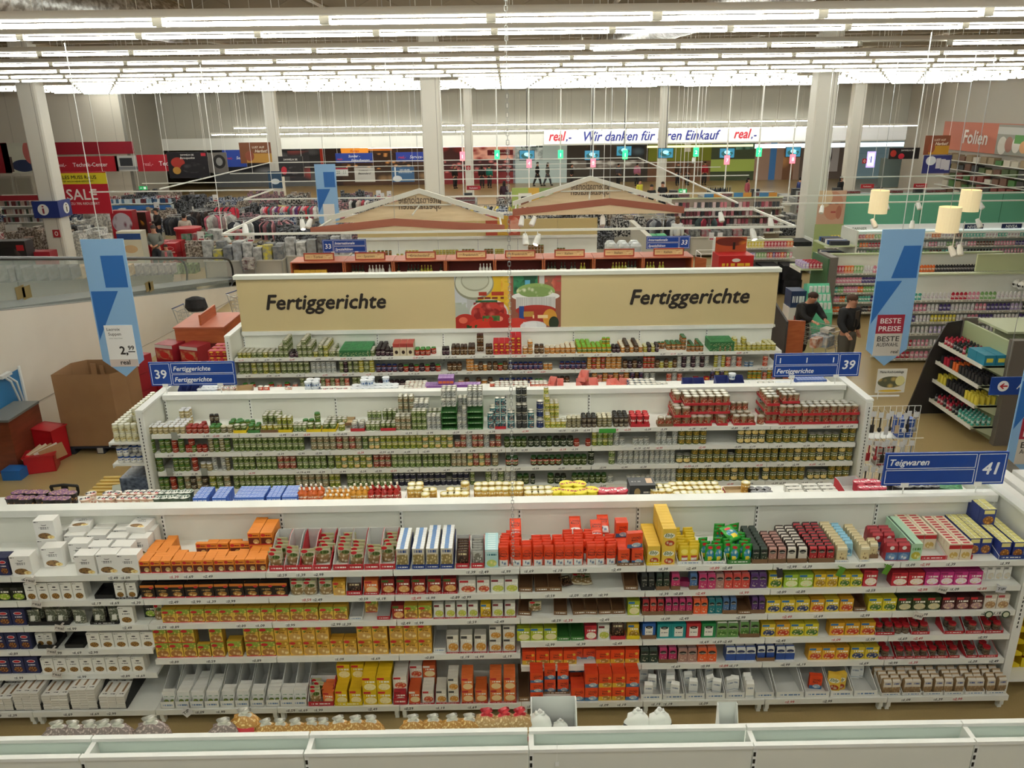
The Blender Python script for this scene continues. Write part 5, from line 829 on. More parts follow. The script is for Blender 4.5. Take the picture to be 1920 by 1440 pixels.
put('tyW', x_on(1352, 4.35, 2.05), 4.22, 2.062, 0, (.85, .3, 1.15), 'small white carton flap standing beyond the tall front panel')

# ================================================================ shelf below the beige board
G = 'g4'
run(G, 0, 444, 470, 'fY', n=3, deep=4); run(G, 0, 470, 512, 'fG|fG|fY', n=4, deep=3); run(G, 0, 513, 540, 'fG', n=3, deep=4, slope=[4, 5, 5], hl=[1, 2, 3]); run(G, 0, 541, 562, 'fD', n=2, deep=2, sh=.8); run(G, 0, 556, 585, 'fG', n=3, deep=5, hl=[2, 3, 2]); run(G, 0, 586, 625, 'fY|fG', n=4, deep=6, hl=[1, 2, 2]); run(G, 0, 618, 640, 'fG', n=2, deep=2)
for i, a in enumerate((640, 655, 668, 676)): run(G, 0, a, a+14, 'fGt', n=1, deep=3, sh=1.2, raw=None)
run(G, 0, 686, 702, 'fG', n=2, deep=4, hl=[1, 1]); run(G, 0, 704, 722, 'fD', n=2, deep=6); run(G, 0, 722, 738, 'fD', n=2, deep=3, sh=.85); run(G, 0, 737, 776, 'fTb', n=3, deep=3, sh=.9); run(G, 0, 777, 827, 'fR', n=5, deep=2, miss=.1); run(G, 0, 829, 842, 'fD', n=2, deep=2); run(G, 0, 846, 862, 'fB', n=2, deep=3); run(G, 0, 863, 876, 'fB', n=2, deep=3); run(G, 0, 878, 890, 'fB', n=2, deep=4); run(G, 0, 894, 906, 'fB', n=2, deep=2, dy=.2, high=2); run(G, 0, 911, 923, 'fB', n=2, deep=3)
run(G, 0, 925, 978, 'fRb', n=5, deep=6, hl=[2, 2, 2, 3, 3], sh=.9); run(G, 0, 980, 999, 'fO', n=2, deep=2, hl=[1, 2]); run(G, 0, 1002, 1020, 'fB', n=2, sh=1.1); run(G, 0, 1021, 1080, 'fO', n=6, deep=2, slope=[2, 2, 2, 3, 4, 4]); run(G, 0, 1082, 1147, 'fP', n=7, deep=6, slope=[6, 6, 6, 4, 4, 5, 5]); run(G, 0, 1130, 1146, 'fP', n=2, dy=.16, high=2); run(G, 0, 1148, 1163, 'fD', n=2, deep=3, sh=.8); run(G, 0, 1164, 1206, 'fO|fB', n=5, deep=6, sh=.9); run(G, 0, 1207, 1236, 'fMs|fD', n=4, deep=3)
run(G, 0, 1236, 1250, 'fPk', n=2, dy=.2, sh=1.1); run(G, 0, 1252, 1290, 'fPk', n=4, deep=3, dy=.12, hl=[1, 1, 1, 2]); run(G, 0, 1288, 1320, 'fPk', n=4, deep=4, hl=[1, 1, 1], slope=[1, 5, 1, 6]); run(G, 0, 1336, 1372, 'fGt', n=3, deep=2, high=2, sh=.9); run(G, 0, 1346, 1374, 'fPk', n=3); run(G, 0, 1374, 1400, 'fMs', n=3, deep=2, hl=[2, 1]); run(G, 0, 1401, 1456, 'fMs', n=6, deep=3, slope=[2, 1, 2, 1, 4, 4])
g4r = lambda lv, lst: [run(G, lv, a, b, k, n=n, deep=1, high=h, miss=m) for a, b, k, n, h, m in lst]
g4r(1, [(447, 468, 'fG', 2, 2, .2), (470, 525, 'fY|fG', 5, 2, 0), (526, 580, 'fG', 5, 2, 0), (582, 630, 'cW', 5, 2, 0), (636, 660, 'fG|fD', 3, 2, 0), (662, 702, 'fG|fMs', 4, 2, .15), (704, 745, 'fBl', 4, 1, 0), (746, 826, 'fD|fR', 8, 1, .1), (829, 866, 'fB', 4, 1, .1), (875, 888, 'fO', 2, 2, 0), (889, 922, 'fO|fB', 4, 1, 0), (924, 952, 'fB|fR', 3, 1, 0), (953, 1018, 'fBl', 7, 1, 0), (1019, 1036, 'fO', 2, 1, 0), (1049, 1100, 'fBl', 5, 1, 0), (1101, 1135, 'fO|fR', 4, 2, .1), (1136, 1166, 'fO', 3, 2, 0), (1168, 1204, 'fB|fD', 4, 1, 0), (1206, 1228, 'fR', 3, 2, 0), (1229, 1270, 'fB|fMs', 5, 1, 0), (1270, 1330, 'cW|fD', 7, 2, 0), (1332, 1360, 'cW|fMs', 4, 2, .1), (1361, 1392, 'fRc|cW', 3, 2, .2), (1396, 1414, 'fBt', 2, 2, 0), (1430, 1442, 'fRc', 1, 2, 0)])
g4r(2, [(452, 480, 'fR', 2, 1, 0), (500, 560, 'fR|fRc', 4, 1, .2), (562, 590, 'fG', 3, 2, 0), (592, 655, 'fRc|fG', 7, 2, 0), (660, 702, 'fG', 4, 2, 0), (708, 800, 'fD', 9, 1, .1), (848, 925, 'fB|fO', 7, 1, .1), (935, 1000, 'fBl', 6, 1, 0), (1003, 1018, 'fR', 2, 1, 0), (1040, 1078, 'fB', 4, 1, .1), (1085, 1105, 'fRb', 2, 1, 0), (1110, 1180, 'fO|fRc', 7, 2, .1), (1182, 1206, 'fBl|fB', 3, 2, 0), (1207, 1230, 'cW', 2, 2, 0), (1250, 1280, 'fRc|cW', 3, 2, 0), (1300, 1330, 'fRb', 3, 1, .2), (1332, 1366, 'fBl|fMs', 4, 2, 0), (1402, 1428, 'fP', 3, 2, 0), (1430, 1455, 'fRc|fP', 3, 2, 0)])
print('goods', n_goods[0])
# ================================================================ signs on the shelving
def aisle_sign(Xc, yy, zt, zb, w, num, rows_, numleft, label, stems):
    x = Xc; t = thing('aisle_sign', label, 'sign', (x, yy, zb)); h = zt-zb
    mb = MB(); mb.box(-w/2, w/2, -.012, .012, 0, h, 0); 
    def fr(x0, x1, z0, z1):
        for a, b, c, d in ((x0, x1, z0, z0+.006), (x0, x1, z1-.006, z1), (x0, x0+.006, z0, z1), (x1-.006, x1, z0, z1)): mb.box(a, b, -.0135, -.012, c, d, 1)
    nw = w*.24; nx0, nx1 = (-w/2+.02, -w/2+nw) if numleft else (w/2-nw, w/2-.02); rx0, rx1 = (-w/2+nw+.02, w/2-.02) if numleft else (-w/2+.02, w/2-nw-.02)
    fr(nx0, nx1, .02, h-.02); fr(rx0, rx1, h/2+.008, h-.02); fr(rx0, rx1, .02, h/2-.008); mb.build('sign_board', [BLUE, SIGNW], t)
    mb = MB(); mb.text(num, ((nx0+nx1)/2, -.014, h*.32), X_, Z_, h*.52, 0, .15 if not numleft else 0, .03)
    for i, s in enumerate(rows_):
        if s == '|': [mb.box(rx0+.06+k*(rx1-rx0-.14)/2, rx0+.075+k*(rx1-rx0-.14)/2, -.014, -.012, h*.60, h*.82) for k in range(3)]
        elif s: mb.text(s, (rx0+.03, -.014, h*(.63 if i == 0 else .17)), X_, Z_, h*.27, 0, .25, .03, 'l')
    mb.build('lettering', [SIGNW], t)
    mb = MB()
    for sx in stems: mb.tube((sx, 0, -(zb-stems_z)), (sx, 0, .02), .008); mb.box(sx-.04, sx+.04, -.02, .02, -.02, .03)
    mb.build('mounting_post', [WHITE2], t)
stems_z = 2.075
aisle_sign(-4.58, 11.1, 2.56, 2.20, 1.24, '39', ['Fertiggerichte', 'Fertiggerichte'], True, 'blue aisle sign 39 reading Fertiggerichte twice, left end of can shelving', (-.42, .38))
aisle_sign(4.53, 11.1, 2.55, 2.19, 1.26, '39', ['|', 'Fertiggerichte'], False, 'blue aisle sign 39 with one blank row, right end of can shelving', (-.35, .3))
stems_z = 2.09
aisle_sign(4.56, 7.56, 2.56, 2.19, 1.28, '41', ['Teigwaren', ''], False, 'blue aisle sign 41 reading Teigwaren above the pasta shelving', (-.4, .37))
stems_z = 2.3
aisle_sign(-4.05, 20.2, 2.87, 2.54, 1.1, '33', ['Internationale', 'Spezialitäten'], True, 'blue aisle sign 33 at the left end of the terracotta shelves', (-.3, .3))
aisle_sign(4.11, 20.2, 2.84, 2.52, 1.1, '33', ['Internationale', 'Spezialitäten'], False, 'blue aisle sign 33 at the right end of the terracotta shelves', (-.3, .3))
# cream board with header photographs
t = thing('header_board', 'long beige Fertiggerichte board with two food photographs', 'sign', (0, 14.7, 2.0)); x0, x1 = -5.0, 5.08; BEI = M('#cdbb8c', .6)
ph0, ph1 = at_y(853, 565, 14.64).x, at_y(1052, 565, 14.64).x; pm = at_y(956, 565, 14.64).x
mb = MB(); mb.box(x0, x1, -.04, .04, 0.01, 1.05); mb.build('board', [BEI], t)
mb = MB(); mb.box(x0-.03, x1+.03, -.1, .1, 1.03, 1.1); mb.box(x0-.02, x1+.02, -.06, .06, -.03, .012); mb.build('rail', [M('#d9dccf', .4)], t)
mb = MB()
for xx, s, wd in ((at_y(609, 560, 14.6).x, 'Fertiggerichte', 2.25), (at_y(1295, 553, 14.6).x, 'Fertiggerichte', 2.25)): mb.text(s, (xx, -.045, .45), X_, Z_, .4, 0, .22, .035, 'c', wd)
mb.build('lettering', [M('#231a14', .6)], t)
mb = MB(); mb.box(ph0, pm-.01, -.046, -.04, .01, 1.04, 0, front=0); mb.build('food_photograph', [PM('#b3b5b2', ('r', .1, .5, .12, .5, '#c3c8cb'), ('n', .12, .3, .14, .2, '#8a9a80', '#b0b8ac', 4), ('e', .78, .55, .36, .62, '#d4ae22'), ('n', .95, .6, .1, .4, '#c9541f', '#e0b83a', 4), ('e', .36, .85, .36, .3, '#8f8f78'), ('e', .36, .865, .34, .27, '#cfd2bd'), ('e', .38, .9, .26, .19, '#9fa088'), ('e', .38, .91, .24, .17, '#c3c6b0'), ('e', .62, .31, .36, .25, '#d8d2c6'), ('e', .62, .30, .33, .22, '#b8352c'), ('n', .62, .3, .28, .2, '#cf5a4c', '#8a1c1a', 7), ('e', .18, .12, .22, .17, '#b02a1e'), ('e', .14, .17, .08, .06, '#d96a50'), ('e', .55, .06, .3, .14, '#c4301f'), ('e', .86, .12, .24, .17, '#aa241c'), ('e', .8, .19, .08, .05, '#e08a74'), ('n', .66, .2, .16, .05, '#2c5a2a', '#4a7a3a', 9), ('n', .3, .03, .1, .05, '#3a6a2c', '#2a4a20', 9), ('t', .64, .66, .26, .035, '#a8331c', 4), ('t', .66, .58, .24, .02, '#7a2a1c', 7), ('r', .58, .52, .2, .02, '#1f5a34'))], t)
mb = MB(); mb.box(pm+.01, ph1, -.046, -.04, .01, 1.04, 0, front=0); mb.build('food_photograph', [PM('#8f5844', ('r', .3, .85, .24, .2, '#2c7a50'), ('n', .3, .85, .22, .16, '#3f9a6a', '#1c5238', 5), ('r', .34, .84, .05, .06, '#5aa8c9'), ('r', .62, .85, .05, .2, '#c9c9c2'), ('n', .84, .85, .16, .16, '#d07a5c', '#b04a40', 4), ('p', .5, .69, .38, .15, '#dfe4bc', '#8ba85e', 9), ('e', .5, .6, .47, .09, '#eceeea'), ('p', .5, .68, .33, .1, '#e3e6c6', '#7f9a58', 11), ('r', .5, .48, .39, .11, '#d3d4d0'), ('t', .5, .48, .38, .1, '#bfc0bc', 22), ('e', .5, .34, .4, .1, '#a8322a'), ('r', .5, .22, .34, .15, '#a03028'), ('e', .78, .2, .14, .16, '#cf9436'), ('e', .86, .1, .1, .12, '#24321f'), ('r', .22, .3, .05, .12, '#22498c'), ('r', .36, .27, .1, .05, '#b58a3c'), ('t', .6, .22, .16, .03, '#f0d9a0', 5), ('e', .12, .06, .26, .14, '#c43a2c'), ('e', .45, .04, .26, .1, '#dfe3e2'), ('n', .45, .05, .2, .07, '#9fb5a8', '#e9ecea', 5))], t)

# hanging blue banners
LB, MBL = M('#86afd6', .5), M('#2464ab', .5)
def banner(x, yy, zt, zb, w, label, kind, wire=True, flip=False):
    t = thing('hanging_banner', label, 'banner', (x, yy, 0)); tip = w*.42; f = -1 if flip else 1
    mb = MB(); mb.slab([(-w/2, -.006, zt), (w/2, -.006, zt), (w/2, -.006, zb+tip), (0, -.006, zb), (-w/2, -.006, zb+tip)][::-1], (0, 1, 0), .012); mb.build('banner_panel', [LB], t)
    H = zt-zb; mb = MB()
    u = [(-.10*f, .885), (.43*f, .885), (.43*f, .66), (-.10*f if not flip else -.2*f, .66)] if not flip else [(.06, .885), (.46, .885), (.46, .655), (-.14, .655)]
    d = [(-.47, .635), (.17, .635), (-.47, .28)] if not flip else [(-.48, .635), (.13, .635), (-.48, .32)]
    for pts in (u, d): mb.slab([(a*w, -.0085, zb+b*H) for a, b in pts], (0, 1, 0), .002)
    mb.build('printed_shape', [MBL], t)
    if kind == 'price':
        mb = MB(); mb.box(-.32*w, .36*w, -.012, -.006, zb+tip*.62, zb+tip*.62+H*.31, 0); mb.build('price_card', [M('#ecebe8', .5)], t)
        z = zb+tip*.62; mb = MB(); mb.box(-.32*w, .36*w, -.0125, -.012, z, z+H*.055, 1)
        mb.text('real', (0.05*w, -.013, z+H*.017), X_, Z_, .1, 0, .0, .03); mb.text('Lacroix', (-.26*w, -.013, z+H*.27), X_, Z_, .065, 0, 0, .005, 'l'); mb.text('Suppen', (-.24*w, -.013, z+H*.235), X_, Z_, .065, 0, 0, .005, 'l')
        mb.text('versch. Sorten, Dosen', (-.24*w, -.013, z+H*.21), X_, Z_, .022, 0, 0, 0, 'l'); mb.text('2,', (.16*w, -.013, z+H*.095), X_, Z_, .17, 0, 0, .045, 'r'); mb.text('99', (.17*w, -.013, z+H*.125), X_, Z_, .095, 0, 0, .03, 'l'); mb.box(.16*w, .33*w, -.013, -.012, z+H*.108, z+H*.115, 0)
        mb.build('lettering', [M('#26211f', .6), M('#cdbfb8', .6)], t)
    if kind == 'beste':
        z = zb+tip*.62; mb = MB(); mb.box(-.33*w, .33*w, -.012, -.006, z, z+H*.17, 0); mb.box(-.33*w, .33*w, -.012, -.006, z+H*.17, z+H*.31, 1); mb.build('price_card', [M('#c9c2b6', .5), M('#9c2236', .5)], t)
        mb = MB(); mb.text('BESTE', (0, -.013, z+H*.247), X_, Z_, .11, 1, 0, .015, 'c', .5*w); mb.text('PREISE', (0, -.013, z+H*.188), X_, Z_, .11, 1, 0, .015, 'c', .54*w); mb.text('BESTE', (0, -.013, z+H*.112), X_, Z_, .11, 0, 0, .012, 'c', .54*w); mb.text('AUSWAHL', (0, -.013, z+H*.072), X_, Z_, .085, 0, 0, .008, 'c', .54*w); mb.text('real', (.2*w, -.013, z+H*.02), X_, Z_, .075, 0, .1, .02)
        mb.build('lettering', [M('#2c2523', .6), M('#efe6e2', .6)], t)
    if kind == 'blank':
        mb = MB(); mb.box(-.25*w, .3*w, -.012, -.006, zb+tip*.62, zb+tip*.62+H*.33, 0); mb.build('price_card', [PM('#dcdad6')], t); mb = MB(); mb.text('1,99', (.1*w, -.013, zb+.4), X_, Z_, .12, 0, 0, .03); mb.build('lettering', [BLACK], t)
    mb = MB(); mb.tube((-.02, 0, zt-.02), (-.02, 0, 6.85 if yy < 20 else 8.77), .007); mb.build('hanging_pole', [M('#c9cac6', .4, .3)], t)
banner(-5.70, 11.4, 4.30, 2.25, .61, 'blue hanging banner with a 2,99 price card, left of the beige board', 'price')
banner(5.67, 11.4, 4.28, 2.24, .61, 'blue hanging banner with red BESTE PREISE card, right of the beige board', 'beste', flip=True)
banner(-5.3, 24.5, 4.42, 2.45, .62, 'small far blue banner above the clothing racks, left of the gables', 'blank')
t_x = 6.32; banner(t_x+.02, 8.8, 3.6, 1.66, .62, 'light blue banner cut off by the right picture edge', 'beste', flip=True)
# direction sign at the right edge
t = thing('direction_sign', 'blue hanging sign with red arrow in a white circle', 'sign', (8.35, 12, 1.52)); mb = MB(); mb.box(-.62, .6, -.012, .012, 0, .3); mb.build('sign_board', [BLUE], t)
mb = MB(); mb.lathe([(.09, 0, 0), (.09, .002, 0)], 20); o = mb.build('disc', [SIGNW], t, (-.42, -.014, .15)); o.rotation_euler = (R(90), 0, 0); mb = MB(); mb.slab([(-.48, -.018, .15), (-.42, -.018, .2), (-.40, -.018, .19), (-.43, -.018, .162), (-.35, -.018, .162), (-.35, -.018, .138), (-.43, -.018, .138), (-.40, -.018, .11), (-.42, -.018, .10)][::-1], (0, 1, 0), .002, 0); mb.text('Angebote', (-.2, -.014, .1), X_, Z_, .14, 1, .2, .02, 'l'); mb.build('lettering', [RED, SIGNW], t)
mb = MB(); mb.tube((-.4, 0, .3), (-.4, 0, 7.35), .005); mb.tube((.4, 0, .3), (.4, 0, 7.35), .005); mb.build('hanging_wire', [STEEL], t)
# shelf talkers of the pasta shelving
def talker(X, y, s, col, lab, tc='#3a3431', z=None, yy=6.8, w=.1, h=.075, rz=0.0, rot=.12):
    p = at_y(X, y, yy); t = thing('shelf_talker', lab, 'sign', p, rz); t.rotation_euler = (0, rot, rz)
    mb = MB(); mb.box(-w/2, w/2, -.002, 0, -h/2, h/2); mb.box(-.01, .01, 0, .07, h*.2, h*.24); mb.build('card', [M(col, .5)], t)
    if s: mb = MB(); mb.text(s, (0, -.003, -.01), X_, Z_, .045, 0, .1, .012, 'c', w*.8); mb.build('lettering', [M(tc, .6)], t)
for i, (X, y) in enumerate(((57, 1089), (69, 1133), (112, 1178), (97, 1222), (107, 1265), (1767, 1106), (1722, 1155))): talker(X, y, 'real', '#d5d0c8', 'grey real card sticking out %s' % ('of the shelf edges at the left' if i < 5 else 'of the shelf edge near the right end'), rot=rnd.uniform(.05, .3))
talker(350, 1335, 'TiP', '#e9e9e9', 'white diamond TiP card on the bottom shelf edge', yy=6.62, rot=-.7, w=.1, h=.1); talker(1877, 1105, 'TiP', '#c9ccd0', 'grey TiP card at the right end of the second shelf')
for X, y in ((1576, 1072), (1663, 1068)): talker(X, y, '', '#5a8f2c', 'green flag card on the top shelf edge', rot=.4, w=.06, h=.11)
talker(1462, 1075, '', '#24242a', 'dark card with white stripes on the top shelf edge', rot=-.2, w=.06, h=.1)
for X in (1854, 1886): 
    p = at_y(X, 1152, 6.8); o = MB().lathe([(.042, 0, 0), (.042, .003, 0), (.03, .0035, 1)], 18).build('round_badge', [M('#20402a', .5), M('#cfd3b8', .5)], None, p); o.rotation_euler = (R(90), 0, 0); tag(o, 'round green card with pale leaf on the third shelf edge', 'sign', 'round green shelf cards')
for X, y in ((327, 818), (318, 885), (383, 885)): talker(X, y, '', '#8f938a', 'small grey card on the edges of the can shelving left', yy=10.44, w=.09, h=.12, rot=0)
for X in (1262, ): 
    p = at_y(1139, 808, 10.46); tag(MB().box(-.12, .12, -.002, 0, -.03, .035).build('shelf_label', [M('#3f9a3c', .5)], None, p), 'bright green label strip on the top can shelf edge', 'label')

# end panels and end shelves of the gondolas
def end_bay(x, y0, y1, sgn, ztop, shelves, label, slotp=True):
    t = thing('end_shelving_bay', label, 'shelving', (x, (y0+y1)/2, 0)); w = y1-y0
    mb = MB(); mb.box(-.03, .03, -w/2, w/2, 0.02, ztop, 0); mb.build('back_panel', [PANEL], t); mb = MB(); mb.box(-.055, .055, -w/2-.005, w/2+.005, ztop, ztop+.03); mb.build('top_cap', [SHM], t)
    mb = MB(); mb.box(-.045, .045, -w/2-.02, -w/2+.02, 0, ztop-.01, 0); z = ztop-.08
    while z > .9: mb.box(-.006, .006, -w/2-.022, -w/2-.02, z-.03, z, 1); z -= .05
    mb.build('upright', [SHM, BLACK], t)
    for z, d in shelves: mb = MB(); mb.box(min(sgn*.03, sgn*d), max(sgn*.03, sgn*d), -w/2+.02, w/2-.02, z-.03, z); mb.box(min(sgn*d, sgn*(d+.012)), max(sgn*d, sgn*(d+.012)), -w/2+.02, w/2-.02, z-.06, z+.003); mb.build('shelf', [SHM], t)
    return t
end_bay(-5.108, 10.38, 11.9, -1, 2.06, ((1.60, .5), (1.27, .5)), 'white end shelving bay with cream jars, left end of the can shelving')
end_bay(5.04, 10.38, 11.9, 1, 2.06, (), 'white end shelving bay hung with kitchen utensils, right end of the can shelving')
end_bay(5.2, 6.9, 8.3, 1, 2.09, ((1.72, .55), (.2, .55)), 'white end shelving bay stacked with white cartons, right end of the pasta shelving')
end_bay(-5.06, 14.0, 15.3, -1, 2.1, ((1.6, .45), (1.25, .45), (.9, .45)), 'white end shelving bay with yellow cartons left of the beige board')
jk('jE', 'cream_jar', 'jar', 'x', 'x', 'x') if 0 else None
kd('jCr', 'mayonnaise_jar', 'jar', 'cream coloured mayonnaise jar', .085, .13, .085, jar(.042, .13, cl('#d9d6b4', '#efe9c8', '#b9a86a', txt='#7a7040'), '#dcd9b8', '#e3e2d0'))
kd('jBl', 'milk_can', 'can', 'blue and white milk can', .085, .12, .085, can(.042, .12, PM('#e3e2da', ('r', .5, .8, 1, .14, '#2f4f8f'), ('t', .5, .4, .4, .06, '#3a5a9a', 4))))
for j in range(15):
    for i in range(5):
        n = 2 if i >= 3 or j < 1 else (1 if rnd.random() < .8 else 0)
        if i == 2 and 2 < j < 9: n = 3
        for h in range(n): put('jCr', -5.17-i*.088, 10.47+j*.092, 1.602+h*.131, rnd.uniform(-3, 3), (1, 1, 1), 'cream mayonnaise jar on the left end bay of the can shelving')
for j in range(8):
    for i in range(5):
        for h in range(2 if j > 0 or i > 2 else 1): put('jBl', -5.17-i*.088, 10.47+j*.1, 1.272+h*.121, 0, (1, 1, 1), 'blue and white milk can on the left end bay lower shelf')
for i in range(3):
    for j in range(3): 
        for h in range(2): put('fRb', -5.2-i*.12, 14.2+j*.2, 1.602+h*.11, 0, (1.1, 2.2, .8), 'yellow topped carton on the bay left of the beige board')
K['fRb']['desc'] = 'red and gold soup box'
# shrink wrapped stacks and crate on the floor at the left
GSH = noise_mat('shrink_wrap_blue', '#2f3a4c', '#68768c', 14, .25)
for j in range(9): tag(MB().box(-.2, .2, -.36, .36, 0, .112).build('shrink_wrapped_pack', [GSH], None, (-5.36, 10.75, .02+j*.115), 0), 'grey blue shrink wrapped drinks pack in the stack by the can shelving', 'pack', 'shrink wrapped drinks packs in one stack')
t = thing('yellow_crate', 'yellow slatted crate with papers beside the can shelving', 'crate', (-5.95, 10.9, 0)); mb = MB(); mb.box(-.32, .32, -.4, .4, .0, .28); mb.box(-.34, .34, -.42, .42, .28, .33)
for k in range(7): mb.box(-.31+k*.09, -.26+k*.09, -.38, .38, .33, .345, 1)
mb.box(-.32, .32, -.4, .4, .345, .62); 
for k in range(8): mb.box(-.34, .34, -.42+k*.115, -.36+k*.115, .62, .64, 1)
mb.build('crate_body', [M('#b98a1f', .5), M('#d9bb62', .5)], t); tag(MB().box(-.12, .14, -.12, .1, 0, .03).build('leaflet_stack', [PM('#b9c2b0', ('p', .5, .5, .5, .5, '#3f6a4a', '#c9c9c0', 4))], None, (-5.83, 10.9, .645), .4), 'green and white leaflets lying on the yellow crate', 'leaflets')
t = thing('pallet_jack', 'hand pallet jack with black loop handle', 'pallet jack', (-6.05, 9.9, 0)); mb = MB(); mb.tube((0, .1, .1), (0, 0, 1.02), .022); mb.build('shaft', [BLACK], t)
mb = MB(); mb.path([(0, 0, 1.0), (-.13, -.01, 1.03), (-.17, -.02, 1.1), (-.18, -.03, 1.2), (0, -.03, 1.22), (.18, -.03, 1.2), (.17, -.02, 1.1), (.13, -.01, 1.03), (0, 0, 1.0)], .02, 0, 8); mb.box(-.035, .035, -.04, .0, 1.0, 1.22); mb.build('handle', [BLACK], t)
mb = MB(); mb.box(-.25, .25, 0, .25, .05, .3); mb.box(-.27, -.1, .25, 1.1, .06, .1); mb.box(.1, .27, .25, 1.1, .06, .1); mb.tube((-.1, .12, .06), (.1, .12, .06), .06, 0, 10); mb.build('fork_frame', [M('#2c3a4a', .5)], t)

# kitchen utensils on the right end bay of the can shelving
mb = MB()
for k in range(9): mb.tube((5.07+k*.085, 10.34, .8), (5.07+k*.085, 10.34, 2.0), .004, 0, 4)
for k in range(7): mb.tube((5.07, 10.34, .8+k*.2), (5.75, 10.34, .8+k*.2), .004, 0, 4)
tag(mb.build('wire_grid', [WHITE2]), 'white wire grid holding hanging kitchen utensils', 'grid')
for r_ in range(3):
    for c in range(8):
        z = (1.93, 1.5, 1.1)[r_]; col = rnd.choice(['#1c1c1e', '#c9c9c9', '#8a8d90', '#9a1f2a' if r_ == 1 else '#2a2a2c', '#b9a58a']); t = thing('kitchen_utensil', 'carded kitchen utensil hanging in the %s row of the utensil bay' % ('top', 'middle', 'bottom')[r_], 'utensil', (5.10+.082*c, 10.32-.04*(c % 3), z), 0, 'kitchen utensils in the %s row' % ('top', 'middle', 'bottom')[r_])
        mb = MB(); mb.box(-.033, .033, 0, .003, -.08, 0); mb.build('card', [M('#d6d7d8', .5)], t); mb = MB(); mb.tube((0, 0, -.08), (0, 0, -.22), .01); mb.ball((0, 0, -.26), .03, 0, 8, 5, 1.3) if c % 2 else mb.box(-.028, .028, 0, .01, -.32, -.2); mb.tube((0, 0, -.01), (0, .05+.04*(c % 3), .01), .003, 0, 4); mb.build('tool', [M(col, .35)], t)
for h in range(3):
    for c in range(2): tag(MB().box(-.05, .05, -.09, .09, 0, .09).build('blue_carton', [PM('#2f57ad', ('r', .5, .5, .36, .1, '#c9d4e8'))], None, (5.62+.12*c, 10.6, 1.45+h*.095)), 'small blue carton beside the hanging utensils', 'box', 'blue cartons by the utensils')
mb = MB(); mb.tube((5.06, 10.5, 1.44), (5.95, 10.5, 1.44), .006); mb.box(5.05, 5.8, 10.5, 10.75, 1.435, 1.442); tag(mb.build('wire_shelf', [WHITE2]), 'wire shelf carrying the blue cartons on the utensil bay', 'shelf')
for h in range(4): tag(MB().box(-.12, .12, -.09, .09, 0, .05).build('red_carton', [PM('#c9b8b0', ('r', .5, .5, .5, .2, '#b02430'))], None, (5.45, 10.6, 1.0+h*.09)), 'flat red and white carton under the blue cartons', 'box', 'flat red cartons on the utensil bay')
mb = MB(); mb.box(5.3, 5.6, 10.45, 10.75, .99, 1.0); [mb.tube((5.32, 10.5, 1.0), (5.32, 10.5, 1.44), .005)]; mb.box(5.05, 5.6, 10.58, 10.6, .985, .995); tag(mb.build('wire_shelf', [WHITE2]), 'wire shelf carrying the flat red cartons', 'shelf')
t = thing('topper_sign', 'small topper sign reading Meine Koch-Lieblinge with food photograph', 'sign', (5.5, 10.8, 2.03)); mb = MB(); mb.box(-.2, .22, -.005, .005, 0.0, .36, 0, front=1); mb.build('board', [M('#dcd9cc', .5), PM('#d9d4c6', ('p', .5, .45, .46, .24, '#c9a85a', '#5a5a40', 4), ('e', .8, .5, .16, .2, '#d9cf8c'), ('p', .5, .08, .4, .05, '#7a1f1c', '#d9b23a', 4))], t)
mb = MB(); mb.text('Meine Koch-Lieblinge', (0, -.008, .3), X_, Z_, .05, 0, 0, .01, 'c', .34); mb.build('lettering', [BLACK], t); mb = MB(); mb.tube((-.15, 0, -.1), (-.15, 0, 0), .006); mb.box(-.44, .16, -.006, .006, -.06, -.04); mb.build('bracket', [WHITE2], t)
# white cartons at the right end of the pasta shelving
for j in range(6):
    for i in range(3):
        for h in range((2, 2, 1)[i] if j < 4 else 2): tag(obj('white_carton', kmesh('pastaW'), None, (5.33+i*.2, 7.0+j*.2, 1.722+h*.145), R(90)), 'white food carton stacked on the right end bay of the pasta shelving', 'box', 'white cartons on the pasta end bay').rotation_euler = (-R(90) if 0 else 0, 0, R(90)) if 0 else (0, 0, R(90))
for h in range(6):
    for i in range(2):
        for j in range(3): put('tyY', 5.4+i*.2, 6.85+.35+j*.36, .205+h*.15, R(90), (1.25, .55, .6), 'yellow tray stacked on the bottom of the pasta end bay'); put('bxOK', 5.4+i*.2, 7.2+j*.36, .21+h*.15, R(90), (1.3, 1, .7), 'brown orange pack inside yellow trays of the end bay')

